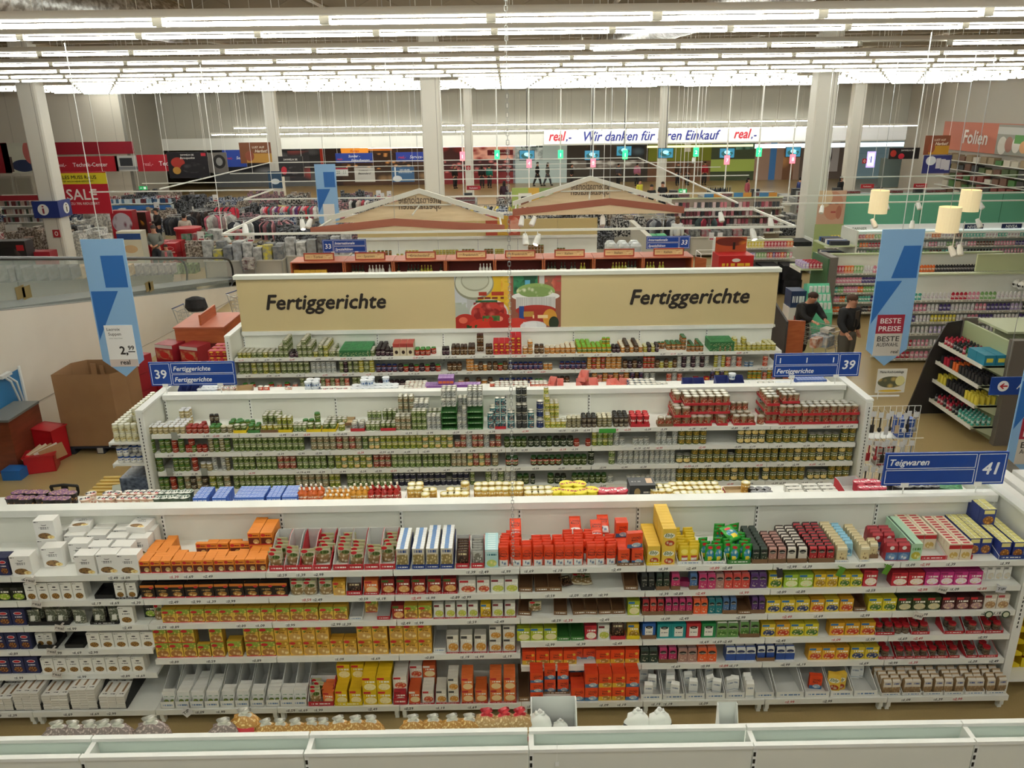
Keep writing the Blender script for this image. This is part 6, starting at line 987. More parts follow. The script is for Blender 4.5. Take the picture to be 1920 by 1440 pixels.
# ================================================================ terracotta shelf row and its goods
TER = noise_mat('terracotta_wood', '#a3532f', '#b5633a', 3, .45, 0, (1, 1, 6)); TERD = M('#6a1f16', .6); TERT = noise_mat('terracotta_top', '#b3654c', '#bd6f55', 2, .5)
tb = [-5.35, -4.02, -2.8, -1.5, -.27, .95, 2.2, 3.43, 4.68]
names = ['Türkei', 'Spanien', 'Griechenland', 'Frankreich', 'Frankreich', 'Italien', 'Italien', 'Italien']
cont = ['wY|wY|wC', 'wB|wB|wW|wW', 'wB|wB|wO|wB', 'wS|wS|wW', 'wC|wC', 'wB|wB|wO', 'wC|wO|wB', 'wO|wS']
for i in range(8):
    x0, x1 = tb[i], tb[i+1]; w = x1-x0; t = thing('terracotta_shelf_unit', 'terracotta shelf unit under the %s sign, %s from the left' % (names[i], posn[i]), 'shelving', ((x0+x1)/2, 20.2, 0))
    mb = MB(); mb.box(-w/2+.005, -w/2+.04, -.42, .3, 0, 2.36); mb.box(w/2-.04, w/2-.005, -.42, .3, 0, 2.36); mb.build('side_panel', [TER], t); mb = MB(); mb.box(-w/2+.005, w/2-.005, -.42, .34, 2.36, 2.39); mb.build('top_board', [TERT], t)
    mb = MB(); mb.box(-w/2+.04, w/2-.04, .26, .3, 0, 2.36); mb.build('back_board', [TERD], t)
    for z in (1.97, 1.5, .9, .2): mb = MB(); mb.box(-w/2+.04, w/2-.04, -.4, .26, z-.03, z); mb.build('shelf', [TER], t)
    ls = thing('country_sign', 'cream %s sign with terracotta frame, %s from the left' % (names[i], posn[i]), 'sign', ((x0+x1)/2+.03, 19.95, 2.391)); mb = MB(); mb.box(-.38, .38, -.015, .015, 0, .19, 0, front=0); mb.build('frame', [M('#a5402c', .5)], ls); mb = MB(); mb.box(-.35, .35, -.018, -.0155, .03, .16, 0, front=0); mb.build('board', [PM('#dfc08a', ('p', .83, .5, .1, .36, '#b5562c', '#e6cf9a', 3), ('t', .15, .5, .1, .06, '#a8805a', 5))], ls); mb = MB(); mb.text(names[i], (-.02, -.02, .065), X_, Z_, .09, 0, .1, .004, 'c'); mb.build('lettering', [M('#5a2a1c', .6)], ls)
    ks = cont[i].split('|'); xx = x0+.12; q = random.Random(i)
    while xx < x1-.1:
        k = ks[int((xx-x0)/w*len(ks))]; 
        if q.random() > .16: put(k, xx, 19.86+q.uniform(0, .05), 1.971, 0, (1, 1, 1), K[k]['desc']+' under the %s sign, %s unit from the left' % (names[i], posn[i]))
        xx += K[k]['w']+.008
def ter_wing(x, y, w, d, h, lab, rz=0):
    t = thing('terracotta_cabinet', lab, 'cabinet', (x, y, 0), rz); mb = MB(); mb.box(-w/2, w/2, -d/2, d/2, 0, h-.03); mb.build('body', [TER], t); mb = MB(); mb.box(-w/2-.02, w/2+.02, -d/2-.02, d/2+.02, h-.03, h); mb.build('top_board', [TERT], t); mb = MB(); mb.box(-w/2+.12, w/2-.12, -d/2-.008, -d/2, h*.35, h-.35, 0); mb.build('inset_panel', [TERD], t); mb = MB(); mb.box(-.02, .02, -d*.4, d*.35, h, h+.22); mb.build('divider_board', [TER], t)
ter_wing(-6.3, 16.5, 1.0, 1.2, 1.8, 'tall terracotta cabinet left of the beige board'); ter_wing(-5.5, 17.7, .7, .9, 1.8, 'terracotta cabinet partly behind the beige board end')
mb = MB(); mb.slab([(5.45, 15.0, 0), (5.85, 15.1, 0), (5.85, 15.1, 1.95), (5.45, 15.0, 2.0)], (0, 1, 0), .05); mb.slab([(5.40, 14.9, 0), (5.43, 15.9, 0), (5.43, 15.9, 2.2), (5.40, 14.9, 2.0)], (1, 0, 0), .04, 1); tag(mb.build('terracotta_side_board', [TER, M('#3a3634', .6)]), 'angled terracotta and dark end board right of the beige board', 'shelving')
mb = MB(); mb.slab([(4.72, 19.75, 0), (5.05, 19.95, 0), (5.05, 19.95, 2.3), (4.72, 19.75, 2.39)], (0, 1, 0), .05); tag(mb.build('terracotta_side_board', [TER]), 'angled terracotta end board at the right of the terracotta shelves', 'shelving')
# green jar shelving behind
for i in range(6):
    a = -4.65+1.26*i; tt = bay(a, a+1.26, 25.4, 24.9, 2.07, [(1.55, 24.9), (1.2, 24.9), (.2, 24.7)], 'white shelving bay with small green jars, %s from its left end' % posn[i], seed=70+i, tags=3)
    mb = MB(); mb.box(-.627, .627, -.03, .03, 2.11, 2.62 if i > 0 else 2.3, 0); mb.build('header_panel', [M('#c9b681', .6)], tt)
LEV[('g6', 0)] = (24.9, 1.55); LEV[('g6', 1)] = (24.9, 1.2); PLACE['g6'] = 'shelf of the far green jar shelving'
for lv, lst in ((0, ((690, 705, 2, 2), (707, 735, 4, 2), (742, 757, 2, 1), (760, 785, 4, 2), (790, 830, 6, 1), (812, 860, 8, 2), (866, 890, 4, 2), (893, 905, 2, 1), (908, 925, 3, 2), (928, 945, 3, 2), (950, 985, 6, 1), (990, 1020, 5, 3), (1044, 1060, 3, 2), (1060, 1088, 5, 1))), (1, ((650, 760, 12, 1), (770, 830, 7, 1), (860, 1090, 20, 1)))):
    for a, b, n, h in lst: run('g6', lv, a, b, 'fPk' if (a//7) % 2 else 'fMs', n=n, high=h, sh=.9)

# gabled hanging roofs
def gable(xl, xr, yf, zb, xa, za, yb, zab, xab, label):
    t = thing('hanging_gable', label, 'sign', (0, 0, 0)); wood = noise_mat('light_wood_print', '#cdb993', '#dccaa6', 1.5, .6, 0, (1, 1, 8)); th = .03
    mb = MB(); mb.slab([(xl, yf, zb), (xr, yf, zb), (xa, yf, za)], (0, -1, 0), th, 0); mb.build('front_gable', [wood], t)
    mb = MB(); mb.slab([(xl+.1, yb, zb+.02), (xr-.1, yb, zb+.02), (xab, yb, zab)], (0, 1, 0), th, 0); mb.build('rear_gable', [wood], t)
    mb = MB()
    for p, q in (((xl-.02, zb), (xa, za)), ((xa, za), (xr+.02, zb))):
        mb.slab([(p[0], yf-th, p[1]), (q[0], yf-th, q[1]), (q[0], yf-th, q[1]+.17), (p[0], yf-th, p[1]+.17)], (0, -1, 0), .02)
    mb.build('terracotta_edge', [M('#955640', .55)], t)
    mb = MB()
    for p, q in (((xl, zb+.06), (xab, zab)), ((xab, zab), (xr, zb+.06))): mb.slab([(p[0], yb, p[1]), (q[0], yb, q[1]), (q[0], yb, q[1]+.12), (p[0], yb, p[1]+.12)], (0, -1, 0), .1)
    for f in (.35,): mb.tube((xl+(xab-xl)*.62, yb-.05, zb+(zab-zb)*.6), (xr+(xab-xr)*.62, yb-.05, zb+(zab-zb)*.6), .022)
    mb.tube((xab, yb-.05, zb+(zab-zb)*.6), (xab-.1, (yf+yb)/2, zb+.3), .02); mb.tube((xl+.05, yf, zb+.1), (xl+.1, yb, zb+.1), .025); mb.tube((xr-.05, yf, zb+.1), (xr-.1, yb, zb+.1), .025); mb.build('white_frame', [M('#cdcdc0', .5)], t)
    mb = MB(); mb.text('Internationale', (xab, yb-.01, zb+(zab-zb)*.66), -X_, Z_, .26, 0, 0, .02, 'c', (xr-xl)*.24); mb.text('Spezialitäten', (xab, yb-.01, zb+(zab-zb)*.46), -X_, Z_, .26, 0, 0, .02, 'c', (xr-xl)*.24)
    mb.build('lettering', [M('#6a5a48', .6)], t)
    mb = MB(); mb.tube((xa, yf, za), (xa, yf, 8.77), .006); mb.tube((xab, yb, zab), (xab, yb, 8.77), .006); mb.build('hanging_wire', [STEEL], t)
gable(-4.45, -.03, 18.6, 3.24, -2.53, 3.42, 20.4, 3.96, -2.12, 'left hanging gable roof with mirrored Internationale Spezialitäten lettering')
gable(.22, 4.62, 21.0, 3.30, 2.70, 3.54, 22.6, 4.02, 2.36, 'right hanging gable roof with mirrored Internationale Spezialitäten lettering')
# lighting track frames
def rail(pts, lab, r=.028, hang=()):
    mb = MB(); mb.path(pts, r, 0, 4); 
    o = thing('lighting_track', lab, 'lighting track', (0, 0, 0)); mb.build('track', [M('#dedfd6', .4)], o); mb = MB()
    for p in hang: mb.tube((p[0], p[1], p[2]), (p[0], p[1], 8.77), .008, 0, 4)
    if hang: mb.build('hanging_rod', [WHITE2], o)
rail([(-6.44, 18.4, 3.3), (6.64, 18.4, 3.3), (6.62, 21.55, 3.3), (-6.46, 21.55, 3.3), (-6.44, 18.4, 3.3)], 'white rectangular lighting track over the terracotta shelves', .035, ((-6.44, 18.4, 3.3), (6.62, 21.5, 3.3), (0.1, 21.5, 3.3), (2.6, 21.5, 3.3)))
rail([(-14.5, 28.75, 3.3), (-8.1, 28.75, 3.3), (-8.18, 25.7, 3.3), (7.2, 25.7, 3.3)], 'stepped white lighting track beyond the gables', .03, ((-8.1, 28.7, 3.3), (5.6, 25.7, 3.3)))
rail([(-12.1, 28.9, 3.36), (-12.2, 43.2, 3.3), (7.0, 43.2, 3.3), (6.6, 23.0, 3.3)], 'large white lighting track frame above the clothing department', .03, ((-12.1, 43, 3.3), (6.9, 40, 3.3), (6.7, 28, 3.3)))
for q, (y, a, b) in enumerate(((31.9, -14, 9.5), (36.2, -12, 9.5), (39.5, -9.5, 9.5))): rail([(a, y, 3.3), (b, y, 3.3)], 'straight white lighting track crossing the clothing department, %s from the camera' % posn[q], .022, ((a+1, y, 3.3), (b-2, y, 3.3)))
for q, (y, z, a, b) in enumerate(((22.3, 3.35, 7.6, 17), (24.6, 3.3, 8.3, 18), (26.2, 3.3, 11.8, 19.5), (30.5, 3.3, 12.5, 22.0), (18.8, 3.05, 8.5, 15))): rail([(a, y, z), (b, y, z)], 'white lighting track over the cosmetics department, %s' % ['behind the banner top', 'through the drum lamps', 'along the green wall middle', 'along the green wall top', 'nearest the end display'][q], .025, ((a+1.2, y, z), (b-2, y, z)))
SPM = {}
def spot(X, y, yy, lit, lab):
    p = at_y(X, y, yy); t = thing('spotlight', lab, 'spotlight', p); mb = MB(); mb.lathe([(.05, -.12, 0), (.07, 0, 0), (.075, .13, 0), (.06, .15, 0)], 12); o = mb.build('lamp_housing', [WHITE2], t); o.rotation_euler = (R(150), R(rnd.uniform(-30, 30)), 0)
    mb = MB(); mb.tube((0, 0, 0), (0, 0, max(.1, 3.3-p.z)), .012); mb.build('arm', [WHITE2], t)
    if lit: mb = MB(); mb.lathe([(.055, .152, 0), (1e-3, .153, 0)], 12, top=False); q = mb.build('lens', [M('#fff3da', .5, 0, 25)], o)
for i, (X, y, yy, lit) in enumerate(((567, 420, 21.4, 1), (580, 418, 21.4, 0), (460, 430, 18.6, 0), (978, 414, 21, 0), (1000, 414, 21, 0), (985, 448, 18.5, 0), (1008, 448, 18.5, 1), (1130, 413, 21.4, 0), (1352, 406, 21.5, 0), (1445, 416, 21, 0), (1412, 438, 18.5, 1), (1662, 385, 24.6, 0), (1722, 384, 24.6, 0), (1838, 384, 24.6, 0), (1710, 422, 22.3, 1), (1835, 418, 22.3, 0), (1638, 418, 22.3, 0), (1785, 470, 18.8, 0), (1800, 468, 18.8, 0), (1541, 392, 26.2, 0), (1300, 300, 40, 0))): spot(X, y, yy, lit, '%s track spotlight, %s in the sequence along the tracks' % ('lit' if lit else 'unlit white', ['first', 'second', 'third', 'fourth', 'fifth', 'sixth', 'seventh', 'eighth', 'ninth', 'tenth', 'eleventh', 'twelfth', 'thirteenth', 'fourteenth', 'fifteenth', 'sixteenth', 'seventeenth', 'eighteenth', 'nineteenth', 'twentieth', 'twenty-first'][i]))
# pendant lamps of the cosmetics department
for X, yt, yb_, yy, r, lab in ((1645, 357, 400, 22, .24, 'cream drum pendant lamp left of the tall blue banner'), (1775, 388, 435, 18.5, .245, 'lowest cream drum pendant lamp near the beauty shelves'), (1815, 356, 396, 20.5, .24, 'highest cream drum pendant lamp at the right')):
    a, b = at_y(X, yt, yy), at_y(X, yb_, yy); t = thing('pendant_lamp', lab, 'lamp', (b.x, yy, b.z)); h = a.z-b.z
    mb = MB(); mb.lathe([(r, 0, 0), (r*.98, h, 0), (r*.96, h, 0), (r*.98, 0.005, 0)], 24, top=False); mb.build('lamp_shade', [M('#ecd9ac', .6, 0, .42)], t); mb = MB(); mb.ball((0, 0, h*.5), .05); mb.build('bulb', [M('#ffe2a8', .5, 0, 20)], t); mb = MB(); mb.tube((0, 0, h*.5), (0, 0, 8.77-b.z), .008); mb.build('cord', [STEEL], t)
# steel chain
t = thing('steel_chain', 'long steel link chain hanging in front of all shelves', 'chain', (.03, 6.5, 1.95)); mb = MB(); z = 0.0; i = 0
while z < 6.9:
    c = (0, 0, z+.022); a = (.011, 0) if i % 2 else (0, .011)
    mb.path([(c[0]+a[0], c[1]+a[1], c[2]-.018), (c[0]+a[0], c[1]+a[1], c[2]+.018), (c[0]-a[0], c[1]-a[1], c[2]+.018), (c[0]-a[0], c[1]-a[1], c[2]-.018), (c[0]+a[0], c[1]+a[1], c[2]-.018)], .0028, 0, 4); z += .034; i += 1
mb.build('links', [M('#9a9c98', .35, .8)], t)
t = thing('hang_tag', 'small white tag on a cord at the tall front panel', 'tag', at_y(1045, 1405, 3.547)); mb = MB(); mb.path([(-.003, 0, .06), (.0, 0, .0), (-.003, -.0, -.09)], .0015, 0, 4); mb.box(-.012, .01, -.001, .001, -.12, -.09); mb.build('cord', [WHITE2], t)
# ================================================================ cosmetics department (right)
GRN = M('#a9b48a', .5); GRN2 = M('#c3cba6', .5); TAUPE = M('#6b645c', .5); LIPM = PM('#e6e4da', ('t', .5, .5, .5, .3, '#a9a69c', 40))
def bk(key, name, cat, desc, base, a, cap, r=.035, h=.17, flat=.7, sh=.8): kd(key, name, cat, desc, 2*r, h, 2*r*flat, bottle(r, h, PM(base, ('q', .5, .5, .5, .3, a, base, -3), ('t', .5, .6, .4, .08, '#f4f2ee', 4)), base, cap, sh, .45, .16, 10, flat))
cosm = {'pW': ('#e3e1e0', '#c9b9c9', '#e9e9e9'), 'pP': ('#d98aa0', '#f0e0e6', '#c9466e'), 'pV': ('#4a3a7a', '#b0a8cf', '#2c2454'), 'pK': ('#26262a', '#8a8a90', '#1a1a1c'), 'pO': ('#dd6a2c', '#f0d0a8', '#c9501c'), 'pG': ('#7fae6a', '#e0e9d0', '#3f7a3a'), 'pR': ('#b5243c', '#e6c0c4', '#8f1a2c'), 'pY': ('#e0cf4a', '#f2ecc0', '#d9c43a'), 'pT': ('#4fae9c', '#e0f0ea', '#e9ecea'), 'pB': ('#5a3328', '#c9b0a0', '#3a2018'), 'pL': ('#b9a8d0', '#efe9f4', '#e9e6ee')}
cn = dict(W='white', P='pink', V='violet', K='black', O='orange', G='green', R='red', Y='yellow', T='mint', B='brown', L='lilac')
for k, (a, b, c) in cosm.items():
    bk(k+'s', 'shampoo_bottle', 'bottle', cn[k[1]]+' shampoo bottle', a, b, c); bk(k+'d', 'deodorant_can', 'can', cn[k[1]]+' deodorant can', a, b, c, .028, .15, 1.0, .86); bk(k+'l', 'lotion_bottle', 'bottle', cn[k[1]]+' lotion bottle', a, b, c, .04, .16, .6, .85)
    kd(k+'c', 'hair_colour_box', 'box', cn[k[1]]+' cosmetic carton', .08, .16, .05, cbox(.08, .16, .05, a, PM(a, ('p', .5, .6, .36, .3, '#d9b090', b, 3), ('t', .5, .15, .4, .06, '#f4f2ee', 4))))
def cunit(x0, x1, yf, depth, ztop, zs, label, headers=None, lip=.05, bt=PANEL, hm=GRN2):
    xc = (x0+x1)/2; w = x1-x0; t = thing('cosmetics_shelving', label, 'shelving', (xc, yf, 0)); mb = MB(); mb.box(-w/2, w/2, depth, depth+.04, 0, ztop, 0); mb.build('back_panel', [bt], t); mb = MB(); mb.box(-w/2, w/2, depth-.06, depth+.1, ztop, ztop+.04); mb.build('top_cap', [hm], t)
    for z in zs: mb = MB(); mb.box(-w/2, w/2, 0, depth, z-.025, z, 0); mb.box(-w/2, w/2, -.01, 0, z-lip, z+.003, 0, front=1); mb.build('shelf', [SHM, LIPM], t)
    return t
def crow(x0, x1, yf, z, seq, suf, place, n=None, rows_=1, scale=1.0, grp=None, hi=1):
    """seq: colour letters; contiguous blocks"""
    n = n or int((x1-x0)/(K['pW'+suf]['w']*scale+.004)); c = (x1-x0)/n
    for i in range(n):
        k = 'p'+seq[min(len(seq)-1, int(i/n*len(seq)))]+suf
        if k[1] == '-': continue
        for j in range(rows_):
            for h in range(hi): put(k, x0+c*(i+.5), yf+.06+j*.09, z+.002+h*K[k]['h']*scale, 0, (scale*min(1.2, c/(K[k]['w']*scale)), scale, scale), K[k]['desc']+' '+place)
# A: long shelf wall facing the aisle
cunit(9.0, 14.3, 18.3, .5, 2.05, (1.55, 1.28, 1.02, .74, .42, .12), 'long white cosmetics shelving beyond the tall blue banner, many bottles'); KA = 'on the long cosmetics shelving'
crow(9.1, 14.2, 18.3, 1.55, 'TTWWRPGWWWKPPWW', 's', 'top row '+KA, rows_=1, n=52, scale=1.0); crow(9.1, 14.2, 18.3, 1.28, 'WPPWVWWPVVLKVVVPKK', 's', 'second row '+KA, n=54, scale=.95); crow(9.1, 14.2, 18.3, 1.02, 'BVWYYWPVWWVLKWKRP', 'd', 'third row '+KA, n=58, scale=1.05); crow(9.05, 14.2, 18.3, .74, 'WWWLWPWWLVWRRPP', 'd', 'fourth row '+KA, n=50, scale=1.05); crow(9.05, 12.4, 18.3, .42, 'BRPWWPWWRP', 'd', 'fifth row '+KA, n=34); crow(9.05, 12.4, 18.3, .12, 'PRPPWPRPWP', 'l', 'bottom row '+KA, n=30, hi=1)
mb = MB(); mb.box(11.3, 14.3, 18.95, 19.0, 2.09, 2.5); tag(mb.build('face_header_board', [PM('#c3cb9f', ('p', .15, .5, .1, .4, '#d9a898', '#c3cb9f', 2), ('p', .85, .5, .08, .3, '#e0b8ac', '#c3cb9f', 3))]), 'pale green header panel with faint faces on the long cosmetics shelving', 'panel')
for i in range(16): tag(obj('diaper_pack', kmesh('whiteR'), None, (12.2+(i % 8)*.2, 18.5+(i//8)*.2, 1.56+.22*(i//8)*0+.18), 0), 'white cotton pack heaped on the top of the cosmetics shelving', 'bag', 'white cotton packs')
# B: shelving behind it
cunit(9.35, 14.4, 22.5, .5, 1.78, (1.34, 1.05, .78, .5, .2), 'shorter cosmetics shelving with hair colour boxes and dark bottles', hm=GRN); KB = 'on the second cosmetics shelving'
crow(9.4, 10.2, 22.5, 1.34, 'RROOGG', 'c', 'top row '+KB, n=9, hi=1, scale=1.3); crow(10.25, 14.3, 22.5, 1.34, 'WPPWRROOOKKKKKKKKK', 's', 'top row '+KB, n=48, scale=1.2); crow(9.4, 14.3, 22.5, 1.05, 'PPPPVVWWBWKWGWRKKRGGOOKK', 'l', 'second row '+KB, n=54); crow(9.4, 10.7, 22.5, .78, 'TGPPPOGGV', 's', 'third row '+KB, n=16); crow(9.4, 10.7, 22.5, .5, 'POTTTTV', 's', 'fourth row '+KB, n=16); crow(9.4, 10.7, 22.5, .2, 'OBYBKB', 'l', 'bottom row '+KB, n=14)
t = thing('end_display', 'green and taupe end panel with cartons beside the mint display stand', 'display', (9.2, 22.6, 0)); mb = MB(); mb.box(-.08, .14, -.35, .6, 0, 1.85); mb.build('post', [TAUPE], t); mb = MB(); mb.box(-.12, -.08, -.3, .9, 0, 1.8); mb.build('side_panel', [M('#3f6a45', .5)], t)
mb = MB(); mb.box(-.75, -.1, 0, .9, 1.42, 1.46); mb.box(-.77, -.75, 0, .9, 1.36, 1.46, 1); mb.build('shelf', [GRN, LIPM], t)
for i in range(6):
    for j in range(4): put('pRc' if i > 1 else 'pLc', 8.55+i*.1, 22.7+j*.18, 1.462, 0, (1.1, 1.2, 1), 'toothpaste carton on the end display shelf at the second cosmetics shelving')
t = thing('mint_display_stand', 'mint green cardboard display stand with slanted front on blue pallet', 'display', (8.35, 20.9, 0)); mb = MB(); mb.slab([(-.3, -.4, .12), (-.3, .3, .12), (-.3, .3, 1.35), (-.3, .1, 1.4), (-.3, -.35, .7)], (1, 0, 0), .6); mb.build('body', [PM('#5fbf98', ('t', .5, .6, .3, .05, '#1f4a4a', 4))], t); mb = MB(); mb.box(-.34, .34, -.45, .35, 0, .12); mb.build('pallet', [M('#1f2f6a', .5)], t)
mb = MB(); 
for i in range(5):
    for j in range(3): mb.box(-.26+i*.11, -.19+i*.11, -.30+j*.12, -.24+j*.12, .78+j*.2, .95+j*.2)
mb.build('stocked_bottles', [M('#dfe6e2', .4)], t)
t = thing('grey_display_trolley', 'white and navy product trolley left of the mint stand', 'display', (7.85, 21.2, 0)); mb = MB(); mb.box(-.22, .22, -.25, .25, .1, .75); mb.build('lower_carton', [PM('#dcd8d4', ('r', .5, .5, .16, .16, '#a8434a'))], t); mb = MB(); mb.box(-.2, .2, -.25, .25, .75, 1.2, 0, front=1); mb.build('upper_tray', [M('#24365a', .5), PM('#1f3358', ('t', .5, .5, .4, .2, '#dfe6ea', 5))], t)
t = thing('campaign_pallet', 'red and orange printed pallet display with Afrika sunset picture', 'display', (6.95, 24.2, 0)); mb = MB(); mb.box(-.55, .5, -.4, .4, .12, 1.2, 0, front=0); mb.build('lower_box', [PM('#a8583a', ('r', .5, .85, .5, .15, '#5a2c24'), ('p', .5, .3, .5, .2, '#d9772c', '#7a2f1c', 2), ('r', .5, .6, .3, .1, '#d9b52c'))], t); mb = MB(); mb.box(-.55, .5, -.38, .4, 1.2, 1.65, 0, front=0); mb.build('red_box', [PM('#b8181c', ('t', .5, .4, .4, .1, '#e0b030', 5), ('e', .5, .7, .12, .12, '#e9e4dc'))], t)
mb = MB(); mb.box(-.5, .45, .3, .34, 1.65, 2.1, 0, front=0); mb.build('topper', [PM('#b5522c', ('p', .5, .7, .5, .3, '#cf7a2c', '#6a2418', 2), ('r', .6, .4, .04, .25, '#241812'))], t); mb = MB(); mb.box(-.6, .55, -.45, .45, 0, .12); mb.build('pallet', [M('#1f2f6a', .5)], t)
# green wall with brand strip
t = thing('brand_panel', 'green wall panel with white strip reading NIVEA and GARNIER', 'panel', (15.3, 28.5, 0)); mb = MB(); mb.box(-4.0, 5.6, 0, .1, 1.6, 2.9); 
for xx in (-.65, 2.2): mb.box(xx-.01, xx+.01, -.004, 0, 1.6, 2.9, 1)
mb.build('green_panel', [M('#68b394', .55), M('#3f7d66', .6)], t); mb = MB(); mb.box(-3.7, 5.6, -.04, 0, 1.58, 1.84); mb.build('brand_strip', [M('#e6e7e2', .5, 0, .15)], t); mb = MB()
for X in (1826, 1898): x = at_y(X, 428, 28.4).x-15.3; mb.box(x-.36, x+.36, -.048, -.042, 1.63, 1.8, 0); mb.text('NIVEA', (x, -.052, 1.66), X_, Z_, .15, 1, 0, .02)
mb.text('GARNIER', (at_y(1612, 432, 28.4).x-15.3, -.048, 1.66), X_, Z_, .13, 2, 0, .01); mb.build('lettering', [M('#16244f', .5), SIGNW, M('#6a7a5a', .5)], t)
t = thing('tall_poster', 'tall photo poster of a blond face beside the green wall', 'poster', at_y(1555, 420, 28.3)); mb = MB(); mb.box(-.48, .48, -.02, .02, 0, 1.15, 0, front=0); mb.build('print', [PM('#c9a48c', ('e', .55, .55, .36, .42, '#c48d72'), ('e', .2, .8, .3, .3, '#d9c09a'), ('e', .78, .35, .1, .2, '#b0705a'), ('r', .42, .62, .07, .02, '#4a332a'), ('r', .68, .62, .06, .02, '#4a332a'), ('r', .58, .36, .09, .025, '#a84a44'))], t)
o = MB().box(-.5, .5, -.02, .02, -1.2, 0).build('poster_board', [M('#9fae74', .5)], t)
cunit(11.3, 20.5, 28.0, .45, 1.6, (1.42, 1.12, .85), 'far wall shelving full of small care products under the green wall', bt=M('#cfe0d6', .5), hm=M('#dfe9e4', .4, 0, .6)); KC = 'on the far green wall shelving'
crow(11.4, 20.3, 28.0, 1.42, 'YRROGTWWWOWBTTWTWTTWTTW', 'c', 'top row '+KC, n=80, scale=.8); crow(11.4, 20.3, 28.0, 1.12, 'VYGORRRBGWPWGWPBBPPVVVBVVV', 'l', 'middle row '+KC, n=84, scale=.9); crow(11.4, 20.3, 28.0, .85, 'KTWGPWTGBTWKKPPPBBVV', 's', 'lower row '+KC, n=80, scale=.85)
cunit(7.6, 9.6, 26.3, .4, 1.62, (1.45, 1.1), 'white shelf with calendars and cartons at the column foot', bt=PANEL); crow(8.0, 9.5, 26.3, 1.45, 'YYRRRO', 'c', 'upper row of the shelf at the column foot', n=14, scale=1.2, hi=1); crow(8.0, 9.5, 26.3, 1.1, 'LLGGGROVRORGP', 'c', 'lower row of the shelf at the column foot', n=16, scale=1.1)
# end cap facing the aisle, beside pegboard gondola
t = thing('end_cap_display', 'taupe end display with four slanted shelves of cartons and bottles', 'display', (8.95, 14.0, 0)); mb = MB(); mb.box(-.05, .0, -.5, 1.0, .05, 1.95, 0); mb.build('back_panel', [GRN], t); mb = MB(); mb.box(-.06, .22, -.62, -.48, 0, 2.0); mb.build('post', [TAUPE], t); MB().box(-.06, .22, .98, 1.06, 0, 2.0).build('post', [TAUPE], t)
mb = MB(); mb.slab([(-.9, 1.02, 0), (-.05, 1.02, 0), (-.05, 1.02, 1.95), (-.35, 1.02, 1.9), (-.6, 1.02, 1.3), (-.75, 1.02, .6)], (0, 1, 0), .03); mb.build('curved_side', [M('#2c2826', .5)], t)
ez = (1.5, 1.12, .74, .33)
for z in ez: mb = MB(); mb.box(-.46, -.05, -.5, 1.0, z-.03, z, 0); mb.box(-.475, -.46, -.5, 1.0, z-.05, z+.02, 1); mb.slab([(-.05, -.5, z-.2), (-.05, -.5, z), (-.44, -.5, z), (-.3, -.5, z-.08)], (0, 1, 0), .02, 0); mb.build('shelf', [GRN2, LIPM], t)
KE = 'of the end display by the pegboard'
for i in range(2):
    for j in range(2): tag(MB().box(-.1, .1, -.13, .13, 0, .19).build('blue_carton', [PM('#1f7f9c', ('r', .5, .5, .3, .2, '#d9cf4a'))], None, (8.62+.21*i, 13.66+j*.27, 1.502)), 'blue and yellow carton on the top shelf '+KE, 'box', 'blue cartons on the end display')
tag(MB().lathe([(.02, 0, 0), (.13, .02, 0), (.14, .09, 0), (.02, .1, 0)], 16).build('green_lid_tub', [M('#1f8a5c', .3)], None, (8.7, 14.35, 1.502)), 'round green tub lying on the top shelf '+KE, 'tub')
for lv, (z, seqs) in enumerate(zip(ez, ('--RRKKRR', 'KKKKOKRK', 'KYKKKKYY', 'TTTKRKRK'))):
    for i in range(4):
        for j in range(13):
            k = 'p'+(seqs[int(j/13*8)] if not (lv == 2 and j < 4) else 'Y')+('c' if lv in (1, 2) else 's')
            if lv == 0 and (j < 6): continue
            put(k, 8.55+i*.1, 13.58+j*.108, z+.002, R(90) if k[-1] == 'c' else 0, (.9, .9, .95), K[k]['desc']+' on the %s shelf ' % ('top', 'second', 'third', 'bottom')[lv]+KE)
# pegboard gondola to the right of it
t = thing('pegboard_shelving', 'pegboard shelving with hanging blister packs right of the end display', 'shelving', (10.4, 14.5, 0)); mb = MB(); mb.box(-1.2, 1.5, -.03, .03, 0, 1.95); mb.build('back_panel', [GRN2], t); mb = MB(); mb.box(-1.25, 1.5, -.5, .5, 1.95, 1.99); mb.build('top_board', [GRN2], t)
for z in (.95, .55, .16): mb = MB(); mb.box(-1.2, 1.5, -.5, 0, z-.03, z); mb.box(-1.2, 1.5, -.51, -.5, z-.06, z+.01, 1); mb.build('shelf', [GRN2, LIPM], t)
for r_ in range(3):
    for c in range(9): 
        bt_ = thing('blister_pack', 'hanging blister pack in the %s row of the pegboard' % ('top', 'middle', 'lower')[r_], 'pack', (9.28+c*.12, 14.0, (1.85, 1.6, 1.36)[r_]), 0, 'blister packs, %s pegboard row' % ('top', 'middle', 'lower')[r_]); col = rnd.choice(['#8fb0b8', '#3a3440', '#8a6a9a', '#d9c25a', '#5a6aa0', '#2a2a30', '#b5b5b8'])
        MB().box(-.045, .045, 0, .006, -.2, 0).build('card', [M('#cfd3d4', .3)], bt_); MB().box(-.035, .035, -.03, 0, -.18, -.06).build('blister', [M(col, .3)], bt_); MB().tube((0, 0, -.015), (0, .47, 0), .003, 0, 4).build('hook', [STEEL], bt_)
crow(9.25, 10.6, 14.02, .95, 'RRRWWWPRWW', 's', 'on the upper pegboard shelf', n=18, rows_=3); crow(9.25, 10.4, 14.02, .55, 'RRRRRPRR', 'c', 'on the middle pegboard shelf', n=10, rows_=2, scale=1.2); crow(9.25, 10.2, 14.02, .16, 'RPVRG', 'l', 'in the lowest pegboard basket', n=10, rows_=2)
